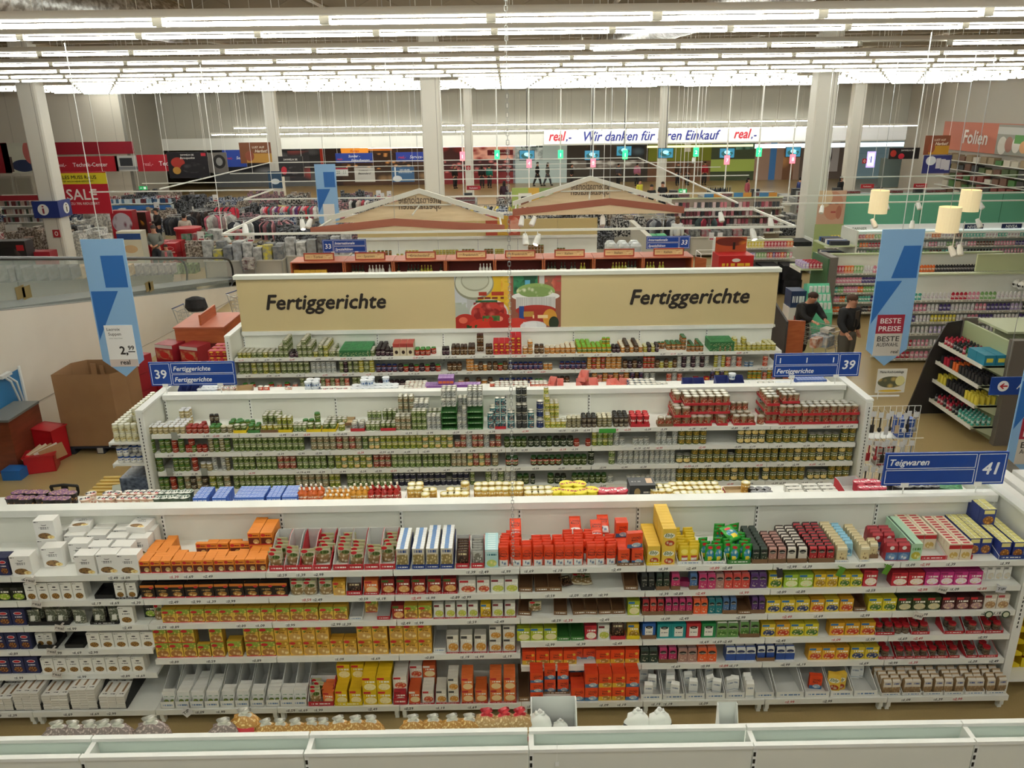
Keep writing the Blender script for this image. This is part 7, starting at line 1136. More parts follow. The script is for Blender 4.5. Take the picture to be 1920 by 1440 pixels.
# wall shelf right side with plants, boards on the right wall
FOL = at_x(1850, 300, 26.95)
def on_right(y0, y1, z0, z1, mat, label, name='hall_board', cat='sign', x=26.9, extra=None):
    t = thing(name, label, cat, (x, 0, 0)); mb = MB(); mb.add([(0, y1, z0), (0, y0, z0), (0, y0, z1), (0, y1, z1), (.06, y1, z0), (.06, y0, z0), (.06, y0, z1), (.06, y1, z1)], [(0, 1, 2, 3), (1, 5, 6, 2), (4, 0, 3, 7), (3, 2, 6, 7), (0, 4, 5, 1)], [1, 0, 0, 0, 0], [[(0, 0), (1, 0), (1, 1), (0, 1)], None, None, None, None]); mb.build('board', [M('#9a5a48', .5), mat], t)
    if extra: s, y, z, sz, m = extra; mb = MB(); mb.text(s, (-.02, y, z), -Y_, Z_, sz, 0, .1, .03); mb.build('lettering', [m], t)
on_right(38.5, 51, 3.1, 4.7, M('#b56a54', .6), 'large salmon board reading Folien on the right wall', extra=('Folien', 47.4, 3.55, 1.05, M('#ece6e0', .5)))
on_right(42.3, 45.2, 3.12, 4.66, PM('#8a8a80', ('e', .2, .3, .14, .3, '#c9c6bd'), ('e', .4, .35, .12, .26, '#9a6a5a'), ('e', .62, .35, .12, .26, '#d9d6cf'), ('r', .75, .6, .2, .2, '#4a8a3a'), ('r', .4, .8, .4, .12, '#b9b9b5'), ('e', .85, .3, .12, .2, '#cf9a6a')), 'photo of foil rolls on the salmon board', x=26.82)
for i in range(5):
    z = .6+i*.5; cols_ = ['#4a5a34', '#6a4a3c', '#8a7a60', '#3a3a3a', '#7a3a34']
    t = thing('side_wall_shelf', 'long shelf of mixed household goods on the right wall, %s from the floor' % posn[i], 'shelving', (26.6, 0, z)); mb = MB(); mb.box(-.3, .3, 30, 50, -.03, 0); mb.build('board', [WHITE2], t)
    for j in range(26): tag(MB().box(-.2, .2, -.28, .28, 0, rnd.uniform(.2, .4)).build('household_item', [M(rnd.choice(cols_+['#b9b4a8', '#3f6a34']), .6)], None, (26.6, 31+j*.72, z+.002)), 'mixed household item on a right wall shelf, %s from the floor' % posn[i], 'goods', 'household items on the right wall, shelf %s from floor' % posn[i])

# ================================================================ pixel-measured flat things: posters and boards on their own depth plane
def board(name, label, cat, X0, y0, X1, y1, yy, mat, side='#cfcac0', text=(), hang=0, th=.03, mats=None):
    a, b = at_y(X0, y1, yy), at_y(X1, y0, yy); z0 = at_y((X0+X1)/2, y1, yy).z; z1 = at_y((X0+X1)/2, y0, yy).z; w = b.x-a.x; h = z1-z0
    t = thing(name, label, cat, ((a.x+b.x)/2, yy, z0)); mb = MB(); mb.box(-w/2, w/2, -th/2, th/2, 0, h, 0, front=1); mb.build('panel', [M(side, .5), mat], t)
    if text:
        ms = []; mb = MB()
        for s, u, v, sz, col, it in text:
            m = M(col, .5)
            if m not in ms: ms.append(m)
            mb.text(s, ((u-.5)*w, -th/2-.006, v*h), X_, Z_, sz*h, ms.index(m), it, .02)
        mb.build('lettering', ms, t)
    if hang: mb = MB(); [mb.tube((s*w*.45, 0, h), (s*w*.45, 0, hang-z0), .008, 0, 4) for s in (-1, 1)]; mb.build('hanging_wire', [WHITE2], t)
    return t
FOOD = lambda a, b, c: PM(a, ('p', .5, .5, .5, .5, b, c, 3))
board('hall_poster', 'brown autumn poster reading LUST AUF Herbst left of the far column', 'poster', 452, 267, 507, 306, 46.5, PM('#7d4a2c', ('r', .6, .25, .4, .22, '#b98a3c'), ('e', .3, .35, .14, .25, '#8f4a34')), text=(('LUST AUF', .6, .72, .14, '#e9ddc8', 0), ('Herbst!', .68, .52, .2, '#f2ead8', .3)), hang=8.77)
board('hall_poster', 'brown autumn poster reading LUST AUF Herbst before the salmon board', 'poster', 1730, 254, 1783, 290, 42, PM('#7d4430', ('r', .6, .25, .4, .22, '#b5862c'), ('e', .3, .35, .14, .25, '#8f4a34')), text=(('LUST AUF', .6, .72, .14, '#e9ddc8', 0), ('Herbst!', .68, .5, .22, '#f2ead8', .3)), hang=8.77)
board('department_sign', 'blue sign reading Sonder-Einkaufswagen', 'sign', 630, 287, 699, 305, 48, M('#1c3f9c', .5), text=(('real,-', .12, .3, .3, '#c9304a', .2), ('Sonder -', .5, .56, .36, '#eef2fa', .2), ('Einkaufswagen', .66, .14, .34, '#eef2fa', .2)), hang=8.77)
board('department_sign', 'blue sign reading Service beside the central column', 'sign', 743, 285, 800, 303, 48, M('#1f3aa0', .5), text=(('real,-', .2, .35, .4, '#c9304a', .2), ('Service-', .66, .35, .44, '#eef2fa', .2)), hang=8.77)
board('department_sign', 'blue sign reading Service left of the autumn poster', 'sign', 420, 281, 460, 313, 50, M('#2446a8', .5), text=(('real,-', .3, .45, .2, '#c9304a', .2), ('Servi', .75, .45, .24, '#eef2fa', .2)), hang=8.77)
board('hall_poster', 'dark poster with a camera close-up on the left', 'poster', 390, 286, 424, 324, 47, PM('#6a6560', ('e', .62, .55, .3, .34, '#1c1a1a'), ('e', .62, .55, .16, .2, '#8a8a88')), hang=8.77)
board('hall_poster', 'black poster with a red pan advertising collecting points', 'poster', 319, 285, 388, 334, 44, PM('#16131a', ('e', .25, .6, .17, .2, '#a8322a'), ('p', .6, .4, .3, .2, '#4a4448', '#1a181c', 5), ('e', .2, .3, .1, .14, '#b5863a'), ('r', .9, .9, .06, .06, '#c42a3c')), text=(('SAMMELN SIE', .5, .86, .09, '#e9e6e0', 0), ('Bonuspunkte', .5, .74, .11, '#f0ece6', .3)), hang=8.77)
board('hall_poster', 'black points poster in the middle distance left of the small banner', 'poster', 525, 293, 567, 331, 46, PM('#232024', ('e', .2, .3, .12, .2, '#c42a3c'), ('p', .6, .3, .3, .2, '#5a5458', '#232024', 5)), text=(('SAMMELN SIE', .5, .8, .12, '#e9e6e0', 0),), hang=8.77)
board('hall_poster', 'black points poster at the right before the cold counters', 'poster', 1665, 277, 1725, 298, 50, PM('#1a1719', ('e', .15, .5, .1, .3, '#b5322a'), ('e', .42, .25, .1, .25, '#c42a3c')), text=(('SAMMELN SIE', .6, .7, .2, '#e9e6e0', 0),), hang=8.77)
board('hall_poster', 'light grey poster reading Schmeckt so Besonders', 'poster', 666, 314, 702, 341, 46, M('#c9c6bf', .5), text=(('SCHMECKT', .45, .75, .13, '#5a5650', 0), ('Besonders!', .5, .52, .2, '#3a3632', .3)), hang=8.77)
board('hall_poster', 'blue poster with a white guitar shaped handle and Einkaufshelfer text', 'poster', 735, 313, 776, 341, 46, PM('#3c668f', ('e', .25, .22, .2, .2, '#e6eaee'), ('r', .17, .6, .03, .4, '#e6eaee')), text=(('IHR NEUER', .6, .76, .14, '#eef2f6', 0), ('EINKAUFSHELFER', .62, .6, .12, '#eef2f6', 0)), hang=8.77)
board('hall_poster', 'blue poster with a white shopping basket at the far left column', 'poster', 505, 321, 527, 353, 44, PM('#2c4a66', ('e', .5, .4, .32, .16, '#dfe6ea')))
for X in (700, 1290): pass
board('price_poster', 'white price posters reading 30 and 11 under a red strip', 'poster', 628, 315, 652, 330, 46, PM('#d6d6d2', ('r', .5, .95, .5, .12, '#a8223c')), text=(('30', .28, .3, .5, '#3a5a4a', 0), ('11', .75, .3, .5, '#3a5a4a', 0)))
board('department_board', 'upper dark red wall board in the electronics corner', 'sign', 104, 266, 249, 289, 50.6, M('#96182a', .55)); board('department_board', 'red board reading real Technik-Center at the left', 'sign', 108, 293, 219, 322, 49.6, M('#b3202e', .5), text=(('real,-', .09, .36, .3, '#efd6d6', .1), ('Technik-Center', .55, .34, .36, '#f6efee', 0)))
board('framed_photo', 'laptop photograph between the red Technik boards', 'picture', 219, 292, 260, 321, 49.6, PM('#c9c9c4', ('r', .45, .6, .26, .26, '#33353a'), ('r', .5, .2, .4, .1, '#8a8c90')))
board('department_board', 'second red board reading real Techn beside the laptop picture', 'sign', 260, 290, 322, 321, 48.6, M('#b3202e', .5), text=(('real,-', .3, .34, .32, '#e0a0a4', .1), ('Techn', .82, .34, .38, '#f6efee', 0)))
board('framed_photo', 'photograph of a person with a dark blue bag at the far left', 'picture', 12, 268, 66, 325, 44, PM('#b9b7a6', ('e', .55, .25, .34, .2, '#2a3350'), ('p', .8, .7, .2, .4, '#c48d78', '#a85a54', 2), ('r', .15, .3, .1, .25, '#5a4a44'))); board('red_strip', 'dark red wall strip at the left picture edge', 'panel', -30, 268, 12, 325, 44, M('#8f1a26', .55))
board('sale_poster', 'big red SALE poster with yellow ALLES MUSS RAUS heading', 'poster', 96, 322, 198, 401, 33.5, PM('#b81a30', ('r', .5, .84, .5, .13, '#d9c92c')), text=(('ALLES MUSS RAUS', .52, .83, .12, '#2a2412', 0), ('JETZT NOCH MEHR REDUZIERT!', .52, .755, .055, '#2a2412', 0), ('SALE', .56, .34, .36, '#f2e9e6', 0), ('BIS ZU 70% REDUZIERT', .55, .22, .08, '#f0dede', 0)), hang=8.77)
t = thing('information_sign', 'blue box sign with white i circles around the left column', 'sign', (-16.7, 30.3, 3.0)); zb = at_y(100, 408, 29.9).z; zt = at_y(100, 377, 29.9).z; t.location.z = zb; mb = MB(); w = .50; mb.box(-.50, .44, -w, -.34, 0, zt-zb); mb.box(.34, .44, -.34, .40, 0, zt-zb); mb.build('sign_board', [M('#1c2f74', .5)], t)
o = MB().lathe([(.2, 0, 0), (.2, .004, 0)], 24).build('circle', [M('#e0e0dc', .5)], t, (-.12, -.505, (zt-zb)/2)); o.rotation_euler = (R(90), 0, 0); mb = MB(); mb.box(-.155, -.085, -.514, -.51, (zt-zb)/2-.14, (zt-zb)/2+.05); mb.box(-.155, -.085, -.514, -.51, (zt-zb)/2+.09, (zt-zb)/2+.14); mb.build('letter_i', [M('#8a2a3a', .5)], t)
o = MB().lathe([(.2, 0, 0), (.2, .004, 0)], 24).build('circle', [M('#e0e0dc', .5)], t, (.445, .03, (zt-zb)/2)); o.rotation_euler = (0, R(90), 0); mb = MB(); mb.box(.452, .456, 0, .07, (zt-zb)/2-.14, (zt-zb)/2+.05); mb.box(.452, .456, 0, .07, (zt-zb)/2+.09, (zt-zb)/2+.14); mb.build('letter_i', [M('#5a4a2a', .5)], t)
for X, y, yy, lab in ((106, 438, 29.94, 'left column'), (878, 315, 49.7, 'central far column'), (1645-24, 302, 49.65, 'right far column')):
    p = at_y(X, y, yy); tag(MB().box(-.13, .13, -.01, .01, -.14, .14, 0, front=0).build('fire_hose_sign', [PM('#a31f2a', ('e', .5, .5, .25, .3, '#e0cfc9'), ('e', .5, .5, .14, .18, '#a31f2a'))], None, p), 'small red fire hose sign on the %s' % lab, 'sign')
for X, y in ((932, 290), (1051, 290), (1172, 290), (1305, 285), (1423, 285), (867, 293), (992, 306), (1112, 305), (1363, 300), (1486, 298)):
    g = y < 292; p = at_y(X, y, 46); t = thing('lane_number_lamp', '%s lane number lamp hanging over the tills, %s' % ('green' if g else 'red', {932: 'left of the first screen', 1051: 'above the pale wall', 1172: 'below the double screens', 1305: 'before the green café', 1423: 'before the perfumery', 867: 'beside the far column', 992: 'under the first screen', 1112: 'under the second screen', 1363: 'under the screen in the green café', 1486: 'under the rightmost screen'}[X]), 'lamp', p)
    MB().box(-.14, .14, -.06, .06, -.24, .24).build('light_box', [M('#2fe08a' if g else '#ff7a8c', .5, 0, 1.3)], t); mb = MB(); mb.tube((0, .1, -p.z), (0, .1, 8.77-p.z), .035); mb.build('pole', [WHITE2], t); mb = MB(); mb.text(str(rnd.randint(1, 9)), (0, -.07, -.1), X_, Z_, .26, 0, 0, .02); mb.build('digit', [M('#f4fff4' if g else '#fff0f0', .5, 0, 1)], t)
for X, y, lab in ((988, 291, 'above the pink lamp left'), (1110, 291, 'in front of the dark café'), (1170, 283, 'beside the second green lamp'), (1248, 287, 'partly behind the white column'), (1363, 287, 'in front of the green shop'), (1487, 285, 'rightmost, before the perfumery')):
    p = at_y(X, y, 47); t = thing('hanging_screen', 'lit television screen with teal picture, '+lab, 'screen', p); MB().box(-.44, .44, -.03, .03, -.28, .28).build('housing', [BLACK], t); MB().box(-.41, .41, -.036, -.031, -.25, .25, 0, front=0).build('display', [PM('#2c6f8a', ('p', .5, .45, .4, .35, '#57b3c9', '#1c4a4a', 3), ('e', .5, .6, .2, .2, '#9fd6e6'), emit=1.0)], t); MB().tube((0, .05, .28), (0, .05, 8.77-p.z), .02).build('pole', [DARKG], t)
# ================================================================ left side: moving walkway, pallets, mural
PX = -9.1
def zt_(y): return .34+(26.6-y)*.183
mb = MB(); mb.slab([(PX, 9.5, 0), (PX, 27.0, 0), (PX, 27.0, zt_(27)), (PX, 9.5, zt_(9.5))][::-1], (-1, 0, 0), .12, 0)
mb.slab([(PX+.01, 9.5, 1.0), (PX+.01, 26, .0), (PX+.01, 26, .02), (PX+.01, 9.5, 1.02)][::-1], (-1, 0, 0), .01, 1); struct('wall_walkway_side', mb, [noise_mat('parapet_white', '#d5cec1', '#ddd7cb', .6, .7), M('#a9a296', .7)])
mb = MB(); mb.slab([(PX-2.9, 9.5, 0), (PX-2.9, 28.6, 0), (PX-2.9, 28.6, .5), (PX-2.9, 9.5, zt_(9.5)+.45)][::-1], (-1, 0, 0), .5, 0); struct('wall_walkway_far', mb, [M('#d8d2c6', .7)])
GLASS = bpy.data.materials.new('balustrade_glass'); GLASS.use_nodes = True; gb = GLASS.node_tree.nodes['Principled BSDF']; gb.inputs['Base Color'].default_value = lin('#cfdcd4'); gb.inputs['Alpha'].default_value = .14; gb.inputs['Roughness'].default_value = .06
t = thing('moving_walkway', 'inclined moving walkway with glass balustrades rising to the left edge', 'walkway', (PX, 20, 0)); t.location = (0, 0, 0)
mb = MB(); mb.slab([(PX-.15, 9.5, zt_(9.5)-.15), (PX-.15, 29.5, .0), (PX-1.5, 29.5, .0), (PX-1.5, 9.5, zt_(9.5)-.15)], (0, 0, 1), .1); mb.build('pallet_band', [M('#5a5c5c', .5, .4)], t)
for k, xx in enumerate((PX-.06, PX-1.6)):
    ys = [9.5, 12.4, 14.9, 17.4, 19.9, 22.4, 24.6, 26.2]
    for a, b in zip(ys, ys[1:]): mb = MB(); mb.slab([(xx, a+.015, zt_(a)), (xx, b-.015, zt_(b)), (xx, b-.015, zt_(b)+.92), (xx, a+.015, zt_(a)+.92)][::-1], (-1, 0, 0), .012); mb.build('glass_panel', [GLASS], t)
    pts = [(xx, 9.5, zt_(9.5)+.96), (xx, 26.0, zt_(26)+.96)]+[(xx, 26.2+.5*math.sin(a), zt_(26.4)+.48+.47*math.cos(a)) for a in [math.pi*i/9 for i in range(1, 10)]]+[(xx, 24.5, zt_(25)-.05)]
    mb = MB(); mb.path(pts, .035, 0, 6); mb.build('handrail', [M('#161616', .35)], t)
    mb = MB(); mb.slab([(xx+.05, 9.5, zt_(9.5)-.12), (xx+.05, 27.2, zt_(27.2)-.12), (xx+.05, 27.2, zt_(27.2)+.02), (xx+.05, 9.5, zt_(9.5)+.02)][::-1], (-1, 0, 0), .1); mb.build('skirt_rail', [M('#a3a5a3', .35, .6)], t)
for X, y in ((172/4, 548), (220/4, 548), (281, 537), (287, 537)):
    p = at_x(X, y, PX+.0); tag(MB().box(-.001, .004, -.14, .14, -.12, .12).build('safety_sticker', [PM('#7a6a3c', ('p', .5, .5, .4, .4, '#d9cf9a', '#5a4a2c', 3))], None, (PX-.05, p.y, p.z)), 'small brown safety sticker on the walkway glass %s' % ('at the left' if X < 100 else 'near its end'), 'sticker')
# bins of shoes and goods seen through the glass
for j in range(34):
    y = 12.2+j*.52; z = max(.0, zt_(y)*0); k = j//6
    col = ('#8f9a96', '#33302f', '#2a2624', '#a8783c', '#b0a09a', '#3a4a2c')[min(5, k)]; zz = zt_(y)+.55
    tag(MB().box(-.3, .3, -.24, .24, 0, .32, 0, top=0).build('goods_crate', [noise_mat('crate_goods_%d' % k, col, ('#b9c2be', '#7a6a66', '#6a5a5a', '#d9b98a', '#6a5560', '#8a9a5a')[min(5, k)], 9, .7)], None, (PX-2.55, y, zz-.08)), 'open crate of goods on the ledge beyond the walkway glass', 'crate', 'goods crates beyond the walkway')
# mural on the parapet
a = at_x(32, 692, PX+.04); b = at_x(71, 836, PX+.04)
t = thing('mural_panel', 'blue sky and green tree photo mural on the white side wall', 'picture', (PX+.05, 0, 0)); z0, z1 = .25, a.z; yb, ya = a.y, 9.4
def mp(y, z): return (0, y, z)
mb = MB(); mb.add([(0, ya, z0), (0, yb, z0), (0, yb, z1), (0, ya, z1)], [(0, 1, 2, 3)], 0, [[(0, 0), (1, 0), (1, 1), (0, 1)]]); mb.build('print', [PM('#2f74a8', ('q', .5, .12, .6, .26, '#7f8a34', '#55682a', 14), ('n', .3, .6, .5, .3, '#2a4a22', '#16300f', 9), ('p', .3, .62, .34, .22, '#2c4a24', '#15290f', 14), ('n', .7, .42, .3, .1, '#33502a', '#1c3516', 12), rough=.4)], t)
mb = MB(); mb.box(-.0, .03, yb, yb+.05, 0, z1+.05); mb.build('edge_strip', [WHITE2], t)
mb = MB(); mb.path([(.06, yb-.5, z1+.0), (.1, yb-.42, z1-.1), (.1, yb-.3, z1-.5), (.06, yb-.25, z1-.75)], .02, 0, 6); mb.path([(.06, yb-.42, z1), (.12, yb-.3, z1-.15), (.1, yb-.2, z1-.55), (.06, yb-.2, z1-.75)], .02, 0, 6); mb.box(0, .1, yb-.36, yb-.14, z1-.9, z1-.75, 1); mb.box(0, .08, yb-.6, yb-.3, z1, z1+.06); mb.build('cable_hose', [M('#c9cccc', .4), DARKG], t)
# wooden counter at the left edge
p = at_z(38, 888, 0); t = thing('wooden_counter', 'brown wooden counter with grey top at the left picture edge', 'counter', (p.x-.2, p.y+.45, 0)); MB().box(-.2, .2, -.45, .5, 0, .98).build('body', [noise_mat('counter_wood', '#6a3420', '#7a3e28', 2, .4, 0, (1, 1, 6))], t); MB().box(-.23, .23, -.48, .48, .98, 1.02).build('top_board', [M('#6f706c', .4)], t)
# red shopping baskets and blue box
p = at_z(75, 885, 0); t = thing('shopping_basket', 'front red plastic shopping basket full of cardboard sheets', 'basket', (p.x, p.y+.12, 0), .3)
def basket(t, h=.3, col='#b01722'):
    mb = MB(); 
    for x0, x1, y0, y1 in ((-.24, .24, -.17, -.155), (-.24, .24, .155, .17), (-.24, -.225, -.17, .17), (.225, .24, -.17, .17)): mb.box(x0, x1, y0, y1, 0, h)
    mb.box(-.24, .24, -.17, .17, 0, .01); mb.box(-.26, .26, -.19, .19, h-.02, h); 
    mb.build('basket_body', [M(col, .35)], t)
basket(t, .32)
for k in range(5): tag(MB().box(-.2, .2, -.01, .01, 0, .26).build('cardboard_sheet', [M(('#c9b394', '#d9cdb9', '#b08a62', '#d6cfc4', '#a8835c')[k], .7)], None, (p.x+.02+.05*k, p.y+.1+.02*k, .16), .4+k*.08), 'cardboard sheet stuck in the red basket', 'cardboard', 'cardboard sheets in the red basket').rotation_euler.__setitem__(1, -.6+.1*k)
t = thing('shopping_basket', 'rear stacked red shopping baskets beside the mural', 'basket', (p.x-.08, p.y+.62, 0), -.3); basket(t, .62)
tag(MB().box(-.16, .16, -.13, .13, 0, .18).build('blue_crate', [M('#1c5fa8', .4)], None, (p.x-.3, p.y-.2, 0)), 'small blue plastic crate beside the red basket', 'crate')
# big cardboard pallet bin
t = thing('pallet_bin', 'tall open brown cardboard octagon bin on a blue pallet', 'bin', (-7.55, 14.1, 0), 0); CB = noise_mat('cardboard_brown', '#8a6744', '#96724d', 1.2, .75)
zt = at_y(90, 705, 13.6).z; L_, W_ = .62, .45; c = .2; oc = [(-L_, -W_+c), (-L_+c*0, -W_), (L_-c, -W_), (L_, -W_+c), (L_, W_-c), (L_-c, W_), (-L_+c, W_), (-L_, W_-c)]
mb = MB()
for i in range(8):
    a, b = oc[i], oc[(i+1) % 8]; mb.add([(a[0], a[1], .16), (b[0], b[1], .16), (b[0], b[1], zt), (a[0], a[1], zt)], [(0, 1, 2, 3)]); mb.add([(a[0]*.985, a[1]*.985, .16), (b[0]*.985, b[1]*.985, .16), (b[0]*.985, b[1]*.985, zt), (a[0]*.985, a[1]*.985, zt)], [(3, 2, 1, 0)])
mb.add([(x, y, .17) for x, y in oc], [tuple(range(8))]); mb.build('cardboard_body', [CB], t)
mb = MB(); mb.box(-L_, L_, -W_, W_, .11, .15); [mb.box(x-.07, x+.07, -W_, W_, 0, .11) for x in (-L_+.08, 0, L_-.08)]; mb.build('pallet', [M('#2a2e38', .6)], t); mb = MB(); [mb.box(x-.05, x+.05, -W_-.01, -W_, .02, .12) for x in (.0, .5)]; mb.build('pallet_label', [M('#a9a9a4', .6)], t); mb = MB(); mb.slab([(-.25, .2, .5), (-.15, .2, .5), (-.22, .35, zt-.05), (-.32, .35, zt-.05)], (0, 1, 0), .02); mb.slab([(-.05, .25, .5), (.02, .25, .5), (-.1, .38, zt-.1), (-.17, .38, zt-.1)], (0, 1, 0), .02); mb.build('inner_cardboard_strip', [CB], t)
# red promotional cartons on pallets beside it
RC = PM('#a3202a', ('r', .5, .88, .5, .1, '#d9d0c6'), ('q', .5, .4, .45, .3, '#b5332a', '#c9a070', -3), ('e', .5, .35, .25, .2, '#c42a24'))
RC2 = PM('#8f6a48', ('e', .5, .4, .3, .26, '#b5281f'), ('r', .5, .85, .5, .2, '#a81c28'), ('t', .8, .5, .1, .3, '#3a2a20', 6))
for i in range(6):
    for h in range(4 - (i % 2)): tag(MB().box(-.22, .22, -.2, .2, 0, .34, 0, front=1, top=0).build('red_carton', [M('#96202a', .5), RC if (i+h) % 2 else RC2], None, (-7.25+(i % 3)*.46-.1*(i//3), 14.95+(i//3)*.5+(i % 3)*.35, .14+h*.345), -.35), 'red and brown sausage carton stacked behind the cardboard bin, tier %d from the floor' % (h+1) if 0 else 'red and brown printed carton stacked right of the cardboard bin', 'box', 'red cartons by the cardboard bin')
tag(MB().box(-.9, .9, -.6, .7, 0, .13).build('pallet', [M('#5a4630', .7)], None, (-6.8, 15.4, 0), -.35), 'wooden pallet under the red printed cartons', 'pallet')
t = thing('blue_label_bucket', 'white bucket with blue and yellow label behind the cardboard bin', 'bucket', (-7.45, 15.3, 1.2)); MB().box(-.3, .3, -.25, .25, -1.2, 0).build('carton_base', [M('#8a6a46', .7)], t); MB().lathe([(.16, 0, 0), (.18, .35, 0)], 18).build('bucket_body', [M('#dfe3e6', .4)], t); MB().box(-.22, .22, -.22, -.2, .2, .5).build('label_card', [PM('#7fb0d0', ('e', .5, .4, .2, .2, '#d9cf3a'))], t)

# shopping carts
def cart(x, y, rz, label, load=None, s=1.0):
    t = thing('shopping_cart', label, 'shopping cart', (x, y, 0), rz); mb = MB(); W, D, zb, zt = .27, .42, .48, .92
    def P(u, v, w): return ((u*(W-.05*(1-w))), -D+2*D*v*(1)+(.12*(1-w) if v < .5 else -.02*(1-w)), zb+(zt-zb)*w)
    for w in (0, .25, .5, .75, 1): mb.path([P(-1, 0, w), P(1, 0, w), P(1, 1, w), P(-1, 1, w), P(-1, 0, w)], .006 if w < 1 else .011, 0, 4)
    for k in range(9): v = k/8; [mb.tube(P(u, v, 0), P(u, v, 1), .0035, 0, 4) for u in (-1, 1)]
    for k in range(7): u = -1+k/3; mb.tube(P(u, 0, 0), P(u, 0, 1), .0035, 0, 4); mb.tube(P(u, 1, 0), P(u, 1, 1), .0035, 0, 4); mb.tube(P(u, 0, 0), P(u, 1, 0), .0035, 0, 4)
    mb.build('basket', [STEEL], t); mb = MB()
    for u in (-1, 1): mb.path([(u*.25, D, .92), (u*.27, D+.12, 1.0), (u*.25, D-.1, .12), (u*.2, -D+.05, .1)], .013, 0, 6); mb.tube((u*.22, -D+.1, .12), (u*.22, -D+.2, zb), .012)
    mb.tube((-.25, D-.1, .14), (.25, D-.1, .14), .012); mb.build('frame', [STEEL], t); mb = MB(); mb.tube((-.28, D+.12, 1.0), (.28, D+.12, 1.0), .018, 0, 8); mb.build('handle', [M('#20305f', .4)], t)
    for u in (-1, 1):
        for v in (-D+.08, D-.1): q = MB(); q.tube((u*.2-.015, v, .055), (u*.2+.015, v, .055), .055, 0, 12); q.build('wheel', [BLACK], t)
    return t
def loose(x, y, z, col, sz, lab, rz=0): tag(MB().box(-sz[0]/2, sz[0]/2, -sz[1]/2, sz[1]/2, 0, sz[2]).build('purchase', [noise_mat('goods_'+col.strip('#'), col, '#d8d4cc', 8, .5)], None, (x, y, z), rz), lab, 'goods')
cart(-6.9, 17.4, .3, 'shopping cart with purchases in front of the terracotta cabinet'); loose(-6.9, 17.35, .5, '#4a7fa0', (.3, .4, .3), 'pile of blue packed purchases in the cart by the terracotta cabinet', .3); loose(-6.95, 17.5, .82, '#3f8a6a', (.25, .25, .12), 'green packed purchase on top of the cart load', .5)
cart(-7.4, 22.6, 1.2, 'empty shopping cart behind the terracotta cabinet at the walkway end'); cart(-8.3, 21.0, 1.4, 'shopping cart carrying a black bag near the walkway end'); tag(MB().lathe([(.2, 0, 0), (.26, .1, 0), (.22, .32, 0), (.08, .38, 0)], 10, sx=1.2, sy=.8).build('black_bag', [noise_mat('black_cloth', '#17171a', '#2c2c30', 4, .8)], None, (-8.3, 21.0, .9)), 'black bag sitting on a shopping cart near the walkway end', 'bag')
cart(-9.3, 28.9, .2, 'shopping cart filled with dark red goods left of the white boxes'); loose(-9.3, 28.9, .52, '#5a2a34', (.4, .6, .35), 'dark red heap of purchases in the cart left of the white boxes', .2)
cart(7.55, 18.35, .7, 'shopping cart pushed by the couple near the blue banner'); loose(7.5, 18.2, .52, '#8aa0b8', (.36, .4, .25), 'wrapped bottle packs in the cart of the couple', .7); loose(7.65, 18.35, .8, '#c9c2b4', (.3, .22, .1), 'pale cloth bag on the cart of the couple', .7); loose(7.25, 17.95, .56, '#b06a4a', (.3, .16, .22), 'brown carton at the front of the cart of the couple', .7)
t = thing('roll_platform', 'grey wheeled platform trolley below the right banner', 'trolley', (8.6, 11.9, 0)); MB().box(-.35, .35, -.45, .45, .14, .18).build('deck', [M('#8a8880', .4, .4)], t)
for u in (-.3, .3):
    for v in (-.38, .38): q = MB(); q.tube((u-.02, v, .07), (u+.02, v, .07), .07, 0, 12); q.tube((u, v, .07), (u, v, .14), .02); q.build('wheel', [BLACK], t)

# ================================================================ clothing department
GC = ['#1b1b1f', '#2b2d33', '#3a3a3e', '#1f2430', '#6b6a68', '#6f3a44', '#a0787c', '#c9c4bd', '#5a4a42', '#243a5a', '#8a3a42', '#7a7f88', '#1f1f22', '#a8a5a0']
def garment_mesh(col, kind='jacket'):
    k = ('garment', col, kind)
    if k in _me: return _me[k]
    mb = MB(); L = .75 if kind == 'jacket' else .6; w = .23
    prof = [(0, .0), (.06, -.02), (w*.8, -.10), (w, -.16), (w*.98, -.45), (w*.85, -.5), (w*.82, -L), (-w*.82, -L), (-w*.85, -.5), (-w*.98, -.45), (-w, -.16), (-w*.8, -.10), (-.06, -.02)]
    mb.slab([(x, -.022, z) for x, z in prof][::-1], (0, 1, 0), .044); mb.tube((0, 0, 0), (0, 0, .07), .004, 1, 4); _me[k] = mb.mesh('garment', [noise_mat('cloth_'+col.strip('#'), col, '#%02x%02x%02x' % tuple(min(255, int(int(col[i:i+2], 16)*1.35)+8) for i in (1, 3, 5)), 5, .85), STEEL]); return _me[k]
OCC = []
def free(x, y, w, d): return all(abs(x-a) > w+p or abs(y-b) > d+q for a, b, p, q in OCC)
def round_rack(x, y, cols, label, n=20, r=.5, zr=1.42):
    OCC.append((x, y, r+.25, r+.25)); t = thing('round_clothes_rack', label, 'clothes rack', (x, y, 0)); mb = MB(); mb.ring((0, 0, zr), r, .014, 0, 18); mb.ring((0, 0, zr), r*.55, .01, 0, 14)
    for a in range(3): mb.tube((r*math.cos(a*2.09), r*math.sin(a*2.09), zr), (r*.4*math.cos(a*2.09), r*.4*math.sin(a*2.09), zr), .01); mb.tube((r*.8*math.cos(a*2.09), r*.8*math.sin(a*2.09), .03), (0, 0, .06), .014)
    mb.build('ring_frame', [STEEL], t); MB().tube((0, 0, .03), (0, 0, zr), .02).build('post', [STEEL], t)
    for i in range(n):
        a = 2*math.pi*i/n
        tag(obj('hanging_garment', garment_mesh(cols[i % len(cols)]), None, (x+r*math.cos(a), y+r*math.sin(a), zr-.07), a), 'garment hanging on the '+label, 'garment', 'garments on the '+label)
